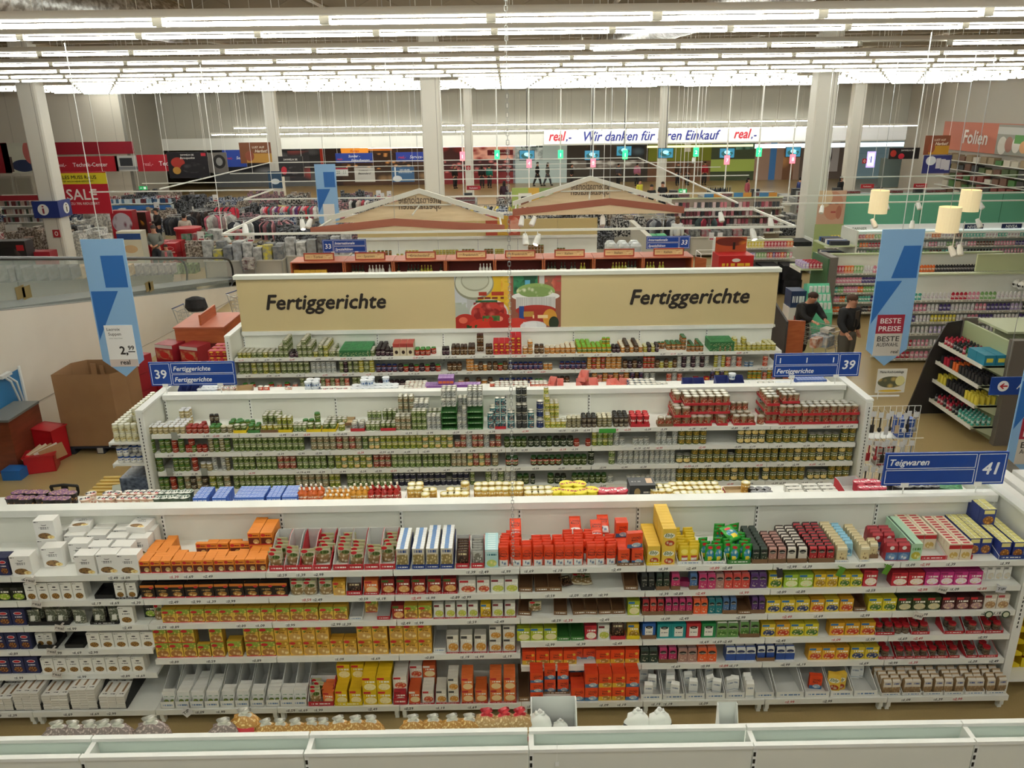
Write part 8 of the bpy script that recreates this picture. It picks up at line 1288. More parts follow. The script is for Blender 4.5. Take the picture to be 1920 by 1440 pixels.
def rail_rack(x0, x1, y, cols, label, n, zr=1.5, step=None):
    OCC.append(((x0+x1)/2, y, (x1-x0)/2, .3)); t = thing('clothes_rail', label, 'clothes rack', ((x0+x1)/2, y, 0), 0, 'rails: '+label); w = x1-x0; mb = MB(); mb.tube((-w/2, 0, zr), (w/2, 0, zr), .014)
    for s in (-1, 1): mb.tube((s*w/2, 0, .05), (s*w/2, 0, zr), .016); mb.tube((s*w/2, -.28, .05), (s*w/2, .28, .05), .016)
    mb.build('rail_frame', [STEEL], t)
    for i in range(n): tag(obj('hanging_garment', garment_mesh(cols[i % len(cols)], 'shirt'), None, (x0+w*(i+.5)/n, y, zr-.07), rnd.uniform(.9, 1.3)), 'garment hanging on the '+label, 'garment', 'garments on the '+label)
for X, y, cols, lab, n in ((335, 404, GC[:3], 'round rack of black coats beside the man in a light T-shirt', 20), (378, 394, ['#3a2f2c', '#241f20'], 'round rack of brown coats behind the man in a light T-shirt', 16), (458, 411, ['#1f2228', '#2c2f36', '#c9c9c4'], 'round rack of dark clothes left below the track corner', 16), (517, 411, ['#26282b', '#8a5a60', '#3a3f42', '#a8747a'], 'round rack of dark and rose clothes in the middle', 20), (412, 400, ['#b0b0ac', '#8a8a88', '#a85a6a'], 'round rack of light grey clothes near the striped tops', 14), (1245, 408, ['#8a8c90', '#3a3a40'], 'round rack of grey clothes right of the gables', 14), (1330, 404, ['#8f3040', '#26282b', '#3a4a4a'], 'round rack of red and dark clothes at the right', 14), (1390, 396, ['#17181b', '#2a2b30'], 'round rack of black clothes at the right', 14)):
    p = at_z(X, y, 1.42); round_rack(p.x, p.y, cols, lab, n)
for X0, X1, y, cols, lab, n in ((492, 592, 384, ['#a8a8a6', '#c97a8a', '#b03038', '#3a5a5c', '#8a4a5a', '#c9c2bd', '#5a3a6a', '#8a3a48'], 'long rail of coloured scarves left of the small banner', 22), (655, 760, 372, ['#c9c4b8', '#1f1f22', '#a8a29a', '#8f3a46'], 'rail of pale clothes behind the left gable', 14), (868, 958, 384, ['#7f8690', '#2a2c30', '#b0aca4', '#c9a84a'], 'rail of grey clothes between the gables', 16), (1240, 1272, 362, ['#1b1b1f', '#222228'], 'short rail of black clothes near the exit sign', 8), (1290, 1318, 386, ['#8c8f92', '#c9c9c9'], 'short rail of grey clothes under the exit sign', 10), (1375, 1418, 372, ['#1b1b1f', '#2b2d33'], 'rail of black clothes left of the hosiery shelves', 12), (1325, 1372, 349, ['#3a3a3e', '#1f2430'], 'far rail of dark clothes in front of the tills', 10), (405, 440, 386, ['#a8283a', '#1f1f22', '#8a2a3a'], 'rail of red and black striped tops', 10)):
    p, q = at_z(X0, y, 1.5), at_z(X1, y-.013*(X1-X0)*0, 1.5); rail_rack(p.x, q.x, (p.y+q.y)/2, cols, lab, n)
def display_table(P, w, d, h, cols, label, nx, ny, hh=.16, body='#b9b4a8', rz=0):
    OCC.append((*P, w/2, d/2)); p = Vector((*P, 0)); t = thing('display_table', label, 'table', (p.x, p.y, 0), rz, 'tables: '+label); MB().box(-w/2, w/2, -d/2, d/2, h-.04, h).build('table_top', [M('#cfccc2', .5)], t); mb = MB(); [mb.box(sx*(w/2-.04)-.02, sx*(w/2-.04)+.02, sy*(d/2-.04)-.02, sy*(d/2-.04)+.02, 0, h-.04) for sx in (-1, 1) for sy in (-1, 1)]; mb.box(-w/2+.05, w/2-.05, -d/2+.05, d/2-.05, .1, h-.04, 1); mb.build('base', [STEEL, M(body, .6)], t)
    for i in range(nx):
        for j in range(ny):
            hz = hh*rnd.uniform(.6, 1.3); c, s = math.cos(rz), math.sin(rz); lx, ly = -w/2+w*(i+.5)/nx, -d/2+d*(j+.5)/ny
            tag(MB().box(-w/nx*.42, w/nx*.42, -d/ny*.42, d/ny*.42, 0, hz).build('folded_goods', [noise_mat('folded_'+cols[(i+j) % len(cols)].strip('#'), cols[(i+j) % len(cols)], '#8a8a88', 6, .8)], None, (p.x+lx*c-ly*s, p.y+lx*s+ly*c, h+.002), rz), 'folded stack on the '+label, 'goods', 'stacks on the '+label)
display_table((-12.0, 33.6), 2.6, 1.2, .9, ['#1f7a4a', '#a8242c', '#1f7a4a', '#c9c9c4'], 'bin table with green and red bedding packs', 6, 2, .3, '#b5b0a4')
display_table((-9.6, 29.6), 2.9, .8, .75, ['#c9c9c6', '#d9c92c', '#5a5f68', '#b9bcc0', '#e0dfdb'], 'table of white and yellow bedding boxes left of sign 33', 8, 2, .55)
display_table((-7.0, 30.2), 2.4, .9, .8, ['#c9cacb', '#e0e0de', '#9a9ca0', '#3a3436', '#dfe0de'], 'table of white small appliance cartons behind sign 33', 6, 2, .55)
display_table((-4.6, 27.6), 1.4, .8, .8, ['#c9cacb', '#6a6d72', '#e0e0de'], 'table of grey cartons beside sign 33', 4, 2, .45)
for i, (x, y, w, cs) in enumerate(((-9.0, 41, 3.0, ['#c9a89a', '#8a3a3a', '#c9c4bd']), (-6.0, 38.0, 4.0, ['#c9a89a', '#a83240', '#d9c9b9', '#5a5a5e']), (-1.0, 39, 2.6, ['#b01f4a', '#c9c4bd', '#8a2a3a']), (2.0, 36, 2.2, ['#3f8a5c', '#c9c9c4', '#2a2a2e']), (11.8, 37.5, 3.4, ['#26282b', '#3a3a3e', '#8a8a8c']), (9.0, 33, 3.0, ['#1b1b1f', '#8f3040', '#2b2d33']), (6.3, 40, 3.0, ['#1c3f9c', '#26282b', '#1f5a5a']), (-12.5, 43, 3.0, ['#7a7f88', '#243a5a', '#d9c92c']), (13.0, 43, 4.0, ['#8a8a8c', '#5a5a5e', '#c9c4bd']), (-3.5, 33.5, 2.4, ['#c9c4bd', '#8a8a8c', '#2a2a2e']))):
    display_table((x, y), w, 1.1, .85, cs, 'clothing table %s' % ['at the far left aisle', 'behind the scarves rail', 'with pink tops before the tills', 'right of the child poster', 'with dark tops before the hosiery', 'with black and red knitwear', 'with blue towels near the tills', 'left under the autumn poster', 'at the right before the tills', 'just behind the left gable'][i], int(w*2.4), 2, .22)
for i in range(14):
    x, y = rnd.uniform(-14, 12), rnd.choice((34.5, 36.5, 40.2, 42.5, 44.2)); cs = [rnd.choice(GC) for _ in range(4)]
    if not free(x, y-.4, 1, .9): continue
    rail_rack(x-.9, x+.9, y+rnd.uniform(-.3, .3), cs, 'far clothes rail number %s counting leftwards' % i if 0 else 'clothes rail in the far clothing rows', 9) if i % 2 else display_table((x, y-1), 1.8, .9, .8, cs, 'goods table in the far clothing rows', 5, 2, .3)
OCC += [(8, 44.5, .4, .4), (-15.9, 37.2, .4, .4), (-16.6, 38, .4, .4), (-13.65, 34.6, .5, .5), (-13.2, 33.7, .6, .6), (6.95, 32.5, .5, .5), (8.9, 46, .4, .4)]
isl = [('dark and pale clothes', '#1d1d21', '#b9b6b0'), ('grey and rose clothes', '#4a4a4e', '#b08088'), ('black and grey clothes', '#151518', '#6a6c72'), ('red and white goods', '#8a2630', '#cfcac4'), ('blue and grey goods', '#2a3f66', '#b5b8bc'), ('beige and brown goods', '#5f5248', '#b0a498'), ('white cartons', '#a8a8a6', '#dcdad4')]
for r_ in range(10):
    for c in range(24):
        x, y = -26+c*1.75+rnd.uniform(-.2, .2), 32.2+r_*1.72+rnd.uniform(-.15, .15)
        if x > 13.5 or (r_ > 6 and x > -5.8) or (x > 4.6 and x < 7.9 and r_ < 2) or abs(x+14.2) < 1.6 and r_ < 4 or (abs(y-34.4) < 1.2 and x > 5.5) or rnd.random() < .05 or not free(x, y, .8, .48) or (x < -22.5 and y > 49.5) or any(abs(x-q[0]) < 1.2 and abs(y-q[1]) < .9 for q in pillars): continue
        nm_, ca, cb = isl[rnd.choice((3, 4, 6, 5, 2)) if x < -16 else rnd.choice((0, 0, 1, 2, 2, 4, 5))]; w, d, h = rnd.uniform(.6, .78), rnd.uniform(.3, .45), rnd.uniform(1.0, 1.6)
        t = thing('merchandise_island', 'island of %s in the %s of the hall' % (nm_, 'electronics corner' if x < -16 else 'far clothing rows'), 'display', (x, y, 0), rnd.uniform(-.12, .12), 'islands of %s, %s' % (nm_, 'corner' if x < -16 else 'clothing'))
        MB().box(-w, w, -d, d, 0, h*.35).build('base', [M('#a8a498', .6)], t); mb = MB(); q = -w
        while q < w-.1: ww = rnd.uniform(.12, .3); mb.box(q, min(w, q+ww), -d, d*.2, h*.35, h*rnd.uniform(.7, 1)); mb.box(q, min(w, q+ww*.9), d*.2, d, h*.35, h*rnd.uniform(.75, 1.05)); q += ww+.02
        o = mb.build('stocked_goods', [noise_mat('mottled_'+ca.strip('#'), ca, cb, 13, .8, 0, (1, 1, 1), .47, .55)], t); o['kind'] = 'stuff'
        if rnd.random() < .16: MB().box(-.13, .13, -d-.02, -d-.01, h, h+.36).build('price_card', [PM('#dcdad8', ('r', .5, .12, .4, .08, '#a83a4a'), ('t', .6, .4, .2, .08, '#333333', 3))], t); MB().tube((0, -d-.015, h*.35), (0, -d-.015, h), .008).build('card_pole', [STEEL], t)
# duvets, pillows and suitcase zone right of the right gable
for i in range(6): tag(MB().lathe([(.16, 0, 0), (.19, .1, 0), (.19, .7, 0), (.12, .8, 0)], 12).build('rolled_duvet', [noise_mat('duvet_wrap', '#b9bfc0', '#dfe3e3', 5, .25)], None, (3.55+(i % 3)*.4, 26.6+(i//3)*.5, .82)), 'plastic wrapped white duvet roll standing on the white bin', 'duvet', 'wrapped duvets right of the beige headers')
t = thing('white_bin', 'large white metal bin under the wrapped duvets', 'bin', (4.0, 26.9, 0)); MB().box(-.7, .7, -.6, .6, 0, .8).build('bin_body', [M('#c3c6c4', .5)], t)
t = thing('wire_bin', 'white wire bin of pillows left of the duvet bin', 'bin', (2.4, 27.0, 0)); mb = MB()
for k in range(9): mb.tube((-.4+k*.1, -.35, 0), (-.4+k*.1, -.35, 1.1), .006, 0, 4); mb.tube((-.4, -.35, k*.135), (.4, -.35, k*.135), .006, 0, 4); mb.tube((.4, -.35+k*.085, 0), (.4, -.35+k*.085, 1.1), .006, 0, 4)
mb.build('wire_mesh', [WHITE2], t)
for i in range(4): tag(MB().ball((0, 0, 0), .28, 0, 10, 6, .6).build('pillow', [M('#d9dbd9', .6)], None, (2.3+.15*(i % 2), 27.0+.1*i, .25+i*.3)), 'white wrapped pillow in the wire bin', 'pillow', 'pillows in the wire bin')
mb = MB(); mb.slab([(5.3, 24.5, 0), (5.3, 33.5, 0), (5.3, 33.5, 1.35), (5.3, 24.5, 1.35)][::-1], (-1, 0, 0), .08); mb.box(5.15, 5.35, 24.5, 33.5, 1.35, 1.42); tag(mb.build('beige_divider', [M('#c6c3b6', .5)]), 'long low beige partition running from the right sign 33 into the hall', 'partition')
for i in range(10): tag(MB().box(-.18, .18, -.3, .3, 0, .14).build('green_pack', [M('#2f9a62', .5)], None, (5.75+(i % 2)*.4, 28.5+(i//2)*.8, .95)), 'green packed linen beside the low partition', 'pack', 'green linen packs')
display_table((6.0, 30.2), .9, 4.4, .93, ['#c9c9c4', '#2f7a52'], 'long narrow table with green linen packs', 1, 3, .05)
# dark textile stack and wire basket right
t = thing('white_wall_bin', 'white double bin unit with black goods in front of hosiery', 'bin', (9.5, 29.5, 0)); MB().box(-1.7, 1.7, -.5, .5, .12, 1.0).build('bin_body', [M('#c9c6ba', .5)], t); MB().box(-1.65, 1.65, -.45, .45, 1.0, 1.16).build('black_goods', [noise_mat('black_goods', '#131315', '#2a2a2c', 6, .8)], t); mb = MB(); [mb.box(x-.02, x+.02, -.5, .5, 0, 1.25) for x in (-1.7, 0, 1.7)]; mb.build('post', [WHITE2], t)
for X in (1334, 1350): board('price_card', 'white price card on the %s of the white double bin' % ('left' if X < 1340 else 'middle'), 'sign', X-5, 436, X+5, 450, 28.9, PM('#e0dedd', ('r', .5, .15, .4, .1, '#a83a4a')))
t = thing('wire_basket', 'white wire basket bin of green and yellow plush at the right aisle', 'basket', (6.95, 26.8, 0)); mb = MB()
for k in range(9): mb.tube((-.45+k*.11, -.35, .25), (-.45+k*.11, -.35, .85), .006, 0, 4); mb.tube((-.45, -.35, .25+k*.075), (.45, -.35, .25+k*.075), .006, 0, 4)
for sx in (-.45, .45):
    for sy in (-.35, .35): mb.tube((sx, sy, 0), (sx, sy, 1.25), .014)
mb.path([(-.45, -.35, 1.25), (.45, -.35, 1.25), (.45, .35, 1.25), (-.45, .35, 1.25), (-.45, -.35, 1.25)], .012); mb.build('wire_frame', [WHITE2], t)
for i in range(14): tag(MB().ball((0, 0, 0), .11, 0, 8, 5).build('plush_toy', [M(['#1f8a3a', '#2aa04a', '#d9b92c'][i % 3] if i > 4 else '#c9a83c', .8)], None, (6.65+(i % 5)*.15, 26.6+(i//5)*.18, .38+(i//7)*.2)), 'green or yellow plush in the white wire basket', 'toy', 'plush in the wire basket')
for i in range(9): tag(MB().box(-.3, .3, -.4, .4, 0, .45).build('black_textile_stack', [noise_mat('black_textile', '#0f0f11', '#222226', 4, .9)], None, (7.9+(i % 3)*.72, 26.0+((i//3) % 2)*.9, .05+(i//6)*.0+.46*(1 if i > 5 else 0)), rnd.uniform(-.1, .1)), 'black textile stack on the aisle right of the terracotta shelves', 'textiles', 'black textile stacks')
t = thing('book_display', 'white end shelf with books and calendars beside the column', 'display', (10.9, 25.3, 0)); MB().box(-.05, 0, -.6, .6, 0, 2.2).build('back_panel', [PANEL], t)
for z in (1.75, 1.35, .8): MB().box(-.9, -.05, -.6, .6, z-.04, z).build('shelf', [GRN2], t)
for i in range(12): tag(MB().box(-.3, .3, -.05, .05, 0, .13).build('book', [M(['#2c2f38', '#1f4a8a', '#d9d9d6', '#44474f'][i % 4], .4)], None, (10.4, 24.85+(i % 6)*.17, (1.752, 1.352)[i//6])), 'book lying on the white end shelf beside the column', 'book', 'books on the end shelf')
# hosiery wall unit
cunit(6.9, 11.9, 34.4, .4, 2.1, (1.75, 1.4, 1.05, .7), 'beige hosiery shelving with hanging packs behind the right clothing racks', bt=M('#9c8f80', .6)); HC = ['#8f3a4a', '#6a3038', '#b9707a', '#26262a', '#3a3a40', '#c9b0b0']
for r_ in range(4):
    for c in range(30):
        if rnd.random() < .12: continue
        tag(MB().box(-.06, .06, -.03, .03, 0, .22).build('hosiery_pack', [PM(rnd.choice(HC), ('r', .5, .75, .4, .12, '#d9d0cc'))] if 0 else [M(rnd.choice(HC), .5)], None, (7.0+c*.16, 34.6, (1.752, 1.402, 1.052, .702)[r_])), 'hosiery pack in the %s row of the beige hosiery shelving' % ('top', 'second', 'third', 'lowest')[r_], 'pack', 'hosiery packs, %s row' % ('top', 'second', 'third', 'lowest')[r_])
for X in (1337, 1392, 1440): board('header_sign', 'blue and orange header sign above the hosiery, %s' % {1337: 'left', 1392: 'middle', 1440: 'right'}[X]+' one of three', 'sign', X-17, 361, X+17, 373, 35, PM('#3f78a8', ('r', .78, .5, .25, .5, '#c98a3c')))
board('exit_sign', 'green emergency exit sign above the clothing racks', 'sign', 1272, 354, 1288, 363, 33, PM('#159a52', ('r', .7, .5, .14, .3, '#dff5e6'), ('r', .28, .5, .14, .08, '#dff5e6'), emit=.5), hang=8.77); board('exit_sign', 'green emergency exit sign in the electronics corner', 'sign', 261, 349, 276, 356, 40, PM('#159a52', ('r', .7, .5, .14, .3, '#dff5e6'), ('r', .28, .5, .14, .08, '#dff5e6'), emit=.5), hang=8.77)
board('child_poster', 'yellow green poster wall with a smiling child photograph', 'poster', 960, 352, 1011, 402, 30, PM('#9aac5a', ('r', .8, .5, .2, .5, '#c9a040'), ('r', .48, .4, .24, .4, '#d9d6cf'), ('e', .48, .38, .15, .28, '#7a4a34'), ('e', .48, .62, .15, .1, '#221a18'), ('r', .48, .26, .05, .02, '#e6dcd6'))); board('fitting_room_board', 'green and orange board reading Umkleide behind the right gable', 'poster', 1011, 352, 1064, 385, 30.2, PM('#7f9a56', ('r', .75, .5, .25, .5, '#c98a48')), text=(('Umkleide', .32, .6, .16, '#dfe6c9', 0),))
board('header_photo', 'red and golden food photo header right of the left gable', 'picture', 911, 404, 975, 441, 25.2, PM('#b5523c', ('r', .5, .5, .16, .5, '#c9a03c'), ('p', .85, .5, .15, .4, '#c9503c', '#d9a08a', 4)))
for X, y, s in ((1455, 334, ''), (888, 352, 'Reduziert'), (1626, 349, 'Reduziert'), (1725, 348, 'Reduziert')):
    if s: board('discount_sign', 'small red Reduziert sign, %s' % {888: 'beside the central far column', 1626: 'left of the two before the cold counters', 1725: 'right of the two before the cold counters'}[X], 'sign', X-13, y-4, X+13, y+4, 38, M('#a3202c', .5), text=((s, .5, .3, .5, '#f0dcdc', 0),))
# stands and pallets in the electronics corner
for i, (X0, y0, X1, y1, yy, m, lab) in enumerate(((212, 395, 246, 436, 36, PM('#a8182a', ('p', .5, .7, .45, .25, '#6a1f3a', '#b9b4c0', 5), ('e', .5, .2, .25, .16, '#d9c9c6')), 'red spider emblem display stand left of the coat rack'), (246, 398, 272, 430, 37, PM('#2a1a12', ('p', .5, .4, .5, .4, '#c98a2c', '#2a1a12', 3)), 'black and gold display stand beside the red spider stand'), (-10, 452, 45, 516, 27, PM('#221d1c', ('p', .5, .6, .4, .3, '#5a4a48', '#161414', 4), ('r', .85, .88, .1, .05, '#b5202c')), 'dark advertising board with real logo at the left edge'), (60, 472, 92, 514, 27.4, PM('#a8202c', ('r', .5, .5, .5, .02, '#6a141c')), 'stack front of red cartons at the left'), (232, 434, 262, 520, 29.4, PM('#e6e0c8', ('r', .5, .9, .5, .06, '#2a4a8a'), ('e', .5, .65, .3, .08, '#d9b88a'), ('r', .4, .45, .3, .03, '#c42a34')), 'bright lit cream product stand behind the blue banner'))):
    a, b = at_y(X0, y1, yy), at_y(X1, y0, yy); w = b.x-a.x; t = thing('display_stand', lab, 'display', ((a.x+b.x)/2, yy, 0)); MB().box(-w/2, w/2, 0, .5, 0, b.z, 0, front=1).build('body', [M('#8a2028' if 'red' in lab else ('#b9b4a4' if 'cream' in lab else '#241f1e'), .5), m], t); MB().box(-w/2-.03, w/2+.03, -.03, .53, 0, .1).build('base', [DARKG], t)
for i in range(16):
    p = (-14.9+(i % 4)*.52, 32.2+((i//4) % 2)*.6, .14+(i//8)*.42); tag(MB().box(-.23, .23, -.25, .25, 0, .4, 0, front=1).build('red_chocolate_carton', [M('#a81c26', .45), PM('#b01e28', ('e', .5, .5, .34, .2, '#d9a09a'), ('e', .5, .5, .3, .15, '#b01e28'), ('r', .5, .15, .4, .06, '#d9c0b0'))], None, p), 'red promotional carton stacked behind the man in grey', 'box', 'red cartons behind the man in grey')
tag(MB().box(-1.15, 1.2, -.4, 1.0, 0, .13).build('pallet', [M('#5a4630', .7)], None, (-14.15, 32.2, 0)), 'pallet under the red promotional cartons', 'pallet')
t = thing('red_round_display', 'round red topped carton display behind the man in grey', 'display', (-13.2, 33.7, 0)); MB().lathe([(.5, 0, 0), (.5, 1.25, 0), (.55, 1.25, 0), (.55, 1.35, 0)], 20).build('drum', [PM('#b01e28')], t)
def gshelf(X0, X1, ytop, yy, zs, label, hcol, gcols, n, gl):
    a, b = at_y(X0, ytop, yy), at_y(X1, ytop, yy); w = b.x-a.x; t = thing('media_shelving', label, 'shelving', ((a.x+b.x)/2, yy, 0)); MB().box(-w/2, w/2, .35, .4, 0, a.z).build('back_panel', [PANEL], t); MB().box(-w/2, w/2, -.02, .0, a.z-.22, a.z).build('header_strip', [M(hcol, .5)], t)
    for z in zs:
        MB().box(-w/2, w/2, 0, .35, z-.03, z).build('shelf', [WHITE2], t)
        for i in range(n): tag(MB().box(-w/n*.42, w/n*.42, 0, .12, 0, .2).build('media_case', [M(rnd.choice(gcols), .4)], None, (a.x+w*(i+.5)/n, yy+.1, z+.002)), 'media case '+gl, 'case', 'media cases '+gl)
gshelf(-6, 78, 367, 36, (2.05, 1.7, 1.35), 'white shelving with red header strip at the left edge', '#96202c', ['#6a3030', '#8a8a8c', '#b9a89a', '#3a4a3a', '#c9c4c0'], 20, 'on the red headed shelving')
gshelf(196, 320, 386, 41, (1.55, 1.2, .85), 'shelving with a blue header strip in the electronics corner', '#2f66a8', ['#4a6a8a', '#c9d0d6', '#26405f', '#9ab0c0', '#6a3038'], 24, 'on the blue headed shelving')
for i in range(2): tag(MB().box(-.5, .5, 0, .1, 0, 2.2, 0, front=1).build('door_panel', [M('#b9b4a6', .6), PM('#bdb8aa', ('r', .5, .5, .42, .45, '#aaa596'))], None, (at_y((10, 47)[i], 360, 50.8).x, 50.85, 0)), 'pale double door in the far left wall, %s leaf' % ('left', 'right')[i], 'door')
for i in range(18): 
    X = rnd.uniform(0, 240); y = rnd.uniform(420, 500) if X < 70 else rnd.uniform(402, 425); p = at_z(X, y, .5); h = rnd.uniform(.5, 1.3)
    tag(MB().box(-.3, .3, -.25, .25, 0, h).build('appliance_carton', [noise_mat('app_%d' % (i % 6), ['#8a8a88', '#c9c6c0', '#3a3636', '#a85a4a', '#c9c9cc', '#5a5048'][i % 6], '#d9d6d0', 3, .6)], None, (p.x, p.y, 0), rnd.uniform(-.2, .2)), 'stacked appliance carton in the electronics corner', 'box', 'appliance cartons in the electronics corner')

# ================================================================ tills and mall shops
for i in range(13):
    x = -4.5+i*2.35; t = thing('checkout_counter', 'grey checkout counter with belt, %s from the left of the till row' % (posn+['eleventh', 'twelfth', 'thirteenth'])[i], 'checkout', (x, 46.5, 0))
    MB().box(-.55, .55, -1.4, 1.6, 0, .85).build('body', [M('#8f9290', .5)], t); MB().box(-.3, .3, -1.35, 0, .85, .88).build('belt', [BLACK], t); mb = MB(); mb.box(-.55, .55, -1.75, -1.45, 0, 1.3); mb.build('rack', [M('#9c9e9e', .5)], t)
    for k in range(5): MB().box(-.52, .52, -1.80, -1.75, .15+k*.24, .32+k*.24, 0, front=0).build('sweets_row', [PM('#5a5658', ('q', .5, .5, .5, .5, '#a8a4a4', '#6a3034', 12))], t)
    MB().box(-.15, .3, .2, .5, .85, 1.25).build('register', [DARKG], t)
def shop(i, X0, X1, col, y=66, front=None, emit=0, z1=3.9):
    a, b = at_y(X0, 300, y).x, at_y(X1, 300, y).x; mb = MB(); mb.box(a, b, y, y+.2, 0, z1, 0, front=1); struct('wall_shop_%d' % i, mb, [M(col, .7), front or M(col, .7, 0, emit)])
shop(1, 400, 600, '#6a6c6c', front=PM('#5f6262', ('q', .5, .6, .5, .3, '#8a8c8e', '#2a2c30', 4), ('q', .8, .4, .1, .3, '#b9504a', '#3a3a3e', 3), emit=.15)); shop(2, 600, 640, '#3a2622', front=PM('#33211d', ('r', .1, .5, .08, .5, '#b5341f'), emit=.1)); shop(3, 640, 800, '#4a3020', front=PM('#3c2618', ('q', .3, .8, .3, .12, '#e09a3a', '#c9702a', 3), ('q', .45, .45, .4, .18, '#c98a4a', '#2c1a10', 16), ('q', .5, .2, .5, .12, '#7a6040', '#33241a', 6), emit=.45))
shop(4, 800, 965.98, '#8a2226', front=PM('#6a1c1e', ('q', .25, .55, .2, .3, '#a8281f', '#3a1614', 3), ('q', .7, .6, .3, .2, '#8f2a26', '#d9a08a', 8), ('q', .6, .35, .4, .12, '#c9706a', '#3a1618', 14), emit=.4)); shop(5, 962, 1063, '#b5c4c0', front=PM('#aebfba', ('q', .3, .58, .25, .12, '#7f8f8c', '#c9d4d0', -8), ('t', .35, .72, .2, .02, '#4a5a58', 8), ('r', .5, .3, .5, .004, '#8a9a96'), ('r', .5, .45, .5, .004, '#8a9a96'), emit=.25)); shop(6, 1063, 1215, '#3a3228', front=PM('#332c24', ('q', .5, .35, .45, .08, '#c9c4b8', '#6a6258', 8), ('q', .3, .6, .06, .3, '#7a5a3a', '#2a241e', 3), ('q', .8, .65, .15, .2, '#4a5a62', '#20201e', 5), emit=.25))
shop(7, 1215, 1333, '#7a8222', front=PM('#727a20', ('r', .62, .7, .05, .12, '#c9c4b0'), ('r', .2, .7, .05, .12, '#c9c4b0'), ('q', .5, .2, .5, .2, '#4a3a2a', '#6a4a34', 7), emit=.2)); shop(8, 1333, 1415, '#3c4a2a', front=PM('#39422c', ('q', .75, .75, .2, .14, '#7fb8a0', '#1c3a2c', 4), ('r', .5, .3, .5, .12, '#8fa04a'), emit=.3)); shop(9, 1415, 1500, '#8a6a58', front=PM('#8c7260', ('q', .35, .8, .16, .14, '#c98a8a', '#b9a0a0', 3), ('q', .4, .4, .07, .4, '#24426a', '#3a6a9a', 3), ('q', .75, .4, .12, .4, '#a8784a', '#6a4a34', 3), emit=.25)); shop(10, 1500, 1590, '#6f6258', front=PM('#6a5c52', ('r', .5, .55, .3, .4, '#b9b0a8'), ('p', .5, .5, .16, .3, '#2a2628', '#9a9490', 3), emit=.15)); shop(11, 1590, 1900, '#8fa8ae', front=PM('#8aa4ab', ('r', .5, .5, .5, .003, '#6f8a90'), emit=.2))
def lightbox(X0, y0, X1, y1, yy, col, em, lab, text=()): board('light_strip', lab, 'lamp', X0, y0, X1, y1, yy, M(col, .5, 0, em), text=text, hang=0)
lightbox(674, 271, 826, 278, 65.98, '#fff4e0', 3.0, 'glowing white fascia strip above the bakery'); lightbox(826, 268, 1005, 275, 65.98, '#fff0ec', 3.0, 'glowing white fascia strip above the red shop'); lightbox(1415, 268, 1740, 276, 65.98, '#dff0f4', 2.2, 'pale blue glowing fascia above the perfumery'); lightbox(1213, 272, 1412, 276, 65.98, '#f0f0b0', 1.5, 'yellow glowing strip above the green café')
board('shop_sign', 'orange glowing bakery sign reading Kamps', 'sign', 640, 278, 690, 288, 65.965, M('#e08a2c', .5, 0, .8), text=(('Kamps', .5, .3, .6, '#b51f1c', .1),)); board('shop_sign', 'dark red shop sign reading Schatzkästchen', 'sign', 914, 281, 962, 291, 65.965, M('#6a1c24', .5, 0, .2), text=(('Schatzkästchen', .5, .3, .5, '#e9d9d6', .0),)); board('neon_display', 'violet glowing neon framed display at the right', 'lamp', 1623, 284, 1643, 314, 50, PM('#b0a0ff', ('r', .5, .5, .34, .38, '#d9dcea'), ('t', .5, .5, .2, .2, '#4a4a8a', 4), emit=1.3))
for i, (X, y) in enumerate(((1672, 318), (1712, 320))): tag(MB().box(-.9, .9, -.4, .4, 0, 2.0 if i == 0 else 1.6).build('cold_cabinet', [M('#8fa09c', .4)], None, (at_z(X, 350, 0).x, at_z(X, 350, 0).y, 0)), 'tall grey green cold cabinet, %s' % ('left', 'right')[i]+' one before the right wall', 'cabinet')
board('campaign_board', 'blue campaign board with white price cards at the right wall foot', 'poster', 1727, 291, 1785, 325, 40, PM('#34387a', ('e', .28, .7, .18, .25, '#dfe2ea'), ('r', .55, .55, .08, .28, '#d0cdd8'), ('r', .72, .5, .08, .28, '#d0cdd8'), ('r', .88, .45, .08, .28, '#d0cdd8')))
# ================================================================ people
SK = M('#c08a6e', .6)
def skinmesh(name, chains, mats, parent=None, sub=1):
    """chains: list of polylines [(x,y,z,r)...]; shared points (same coordinates) are merged; first point is the root"""
    pts = []; idx = {}; edges = []; rad = []
    for ch in chains:
        prev = None
        for x, y, z, r in ch:
            k = (round(x, 4), round(y, 4), round(z, 4))
            if k not in idx: idx[k] = len(pts); pts.append((x, y, z)); rad.append(r)
            if prev is not None and prev != idx[k]: edges.append((prev, idx[k]))
            prev = idx[k]
    me = bpy.data.meshes.new(name); me.from_pydata(pts, edges, []); o = bpy.data.objects.new(name, me)
    o.modifiers.new('skin', 'SKIN'); sv = me.skin_vertices[0].data
    for i, r in enumerate(rad):
        r = r*1.3 if r > .03 else r; sv[i].radius = (r if not isinstance(r, tuple) else r[0], r if not isinstance(r, tuple) else r[1])
    sv[0].use_root = True; m = o.modifiers.new('sub', 'SUBSURF'); m.levels = sub; m.render_levels = sub
    nm = baked(o); nm.materials.clear()
    for mm in mats: nm.materials.append(mm)
    nm.polygons.foreach_set('use_smooth', [True]*len(nm.polygons)); return obj(name, nm, parent)
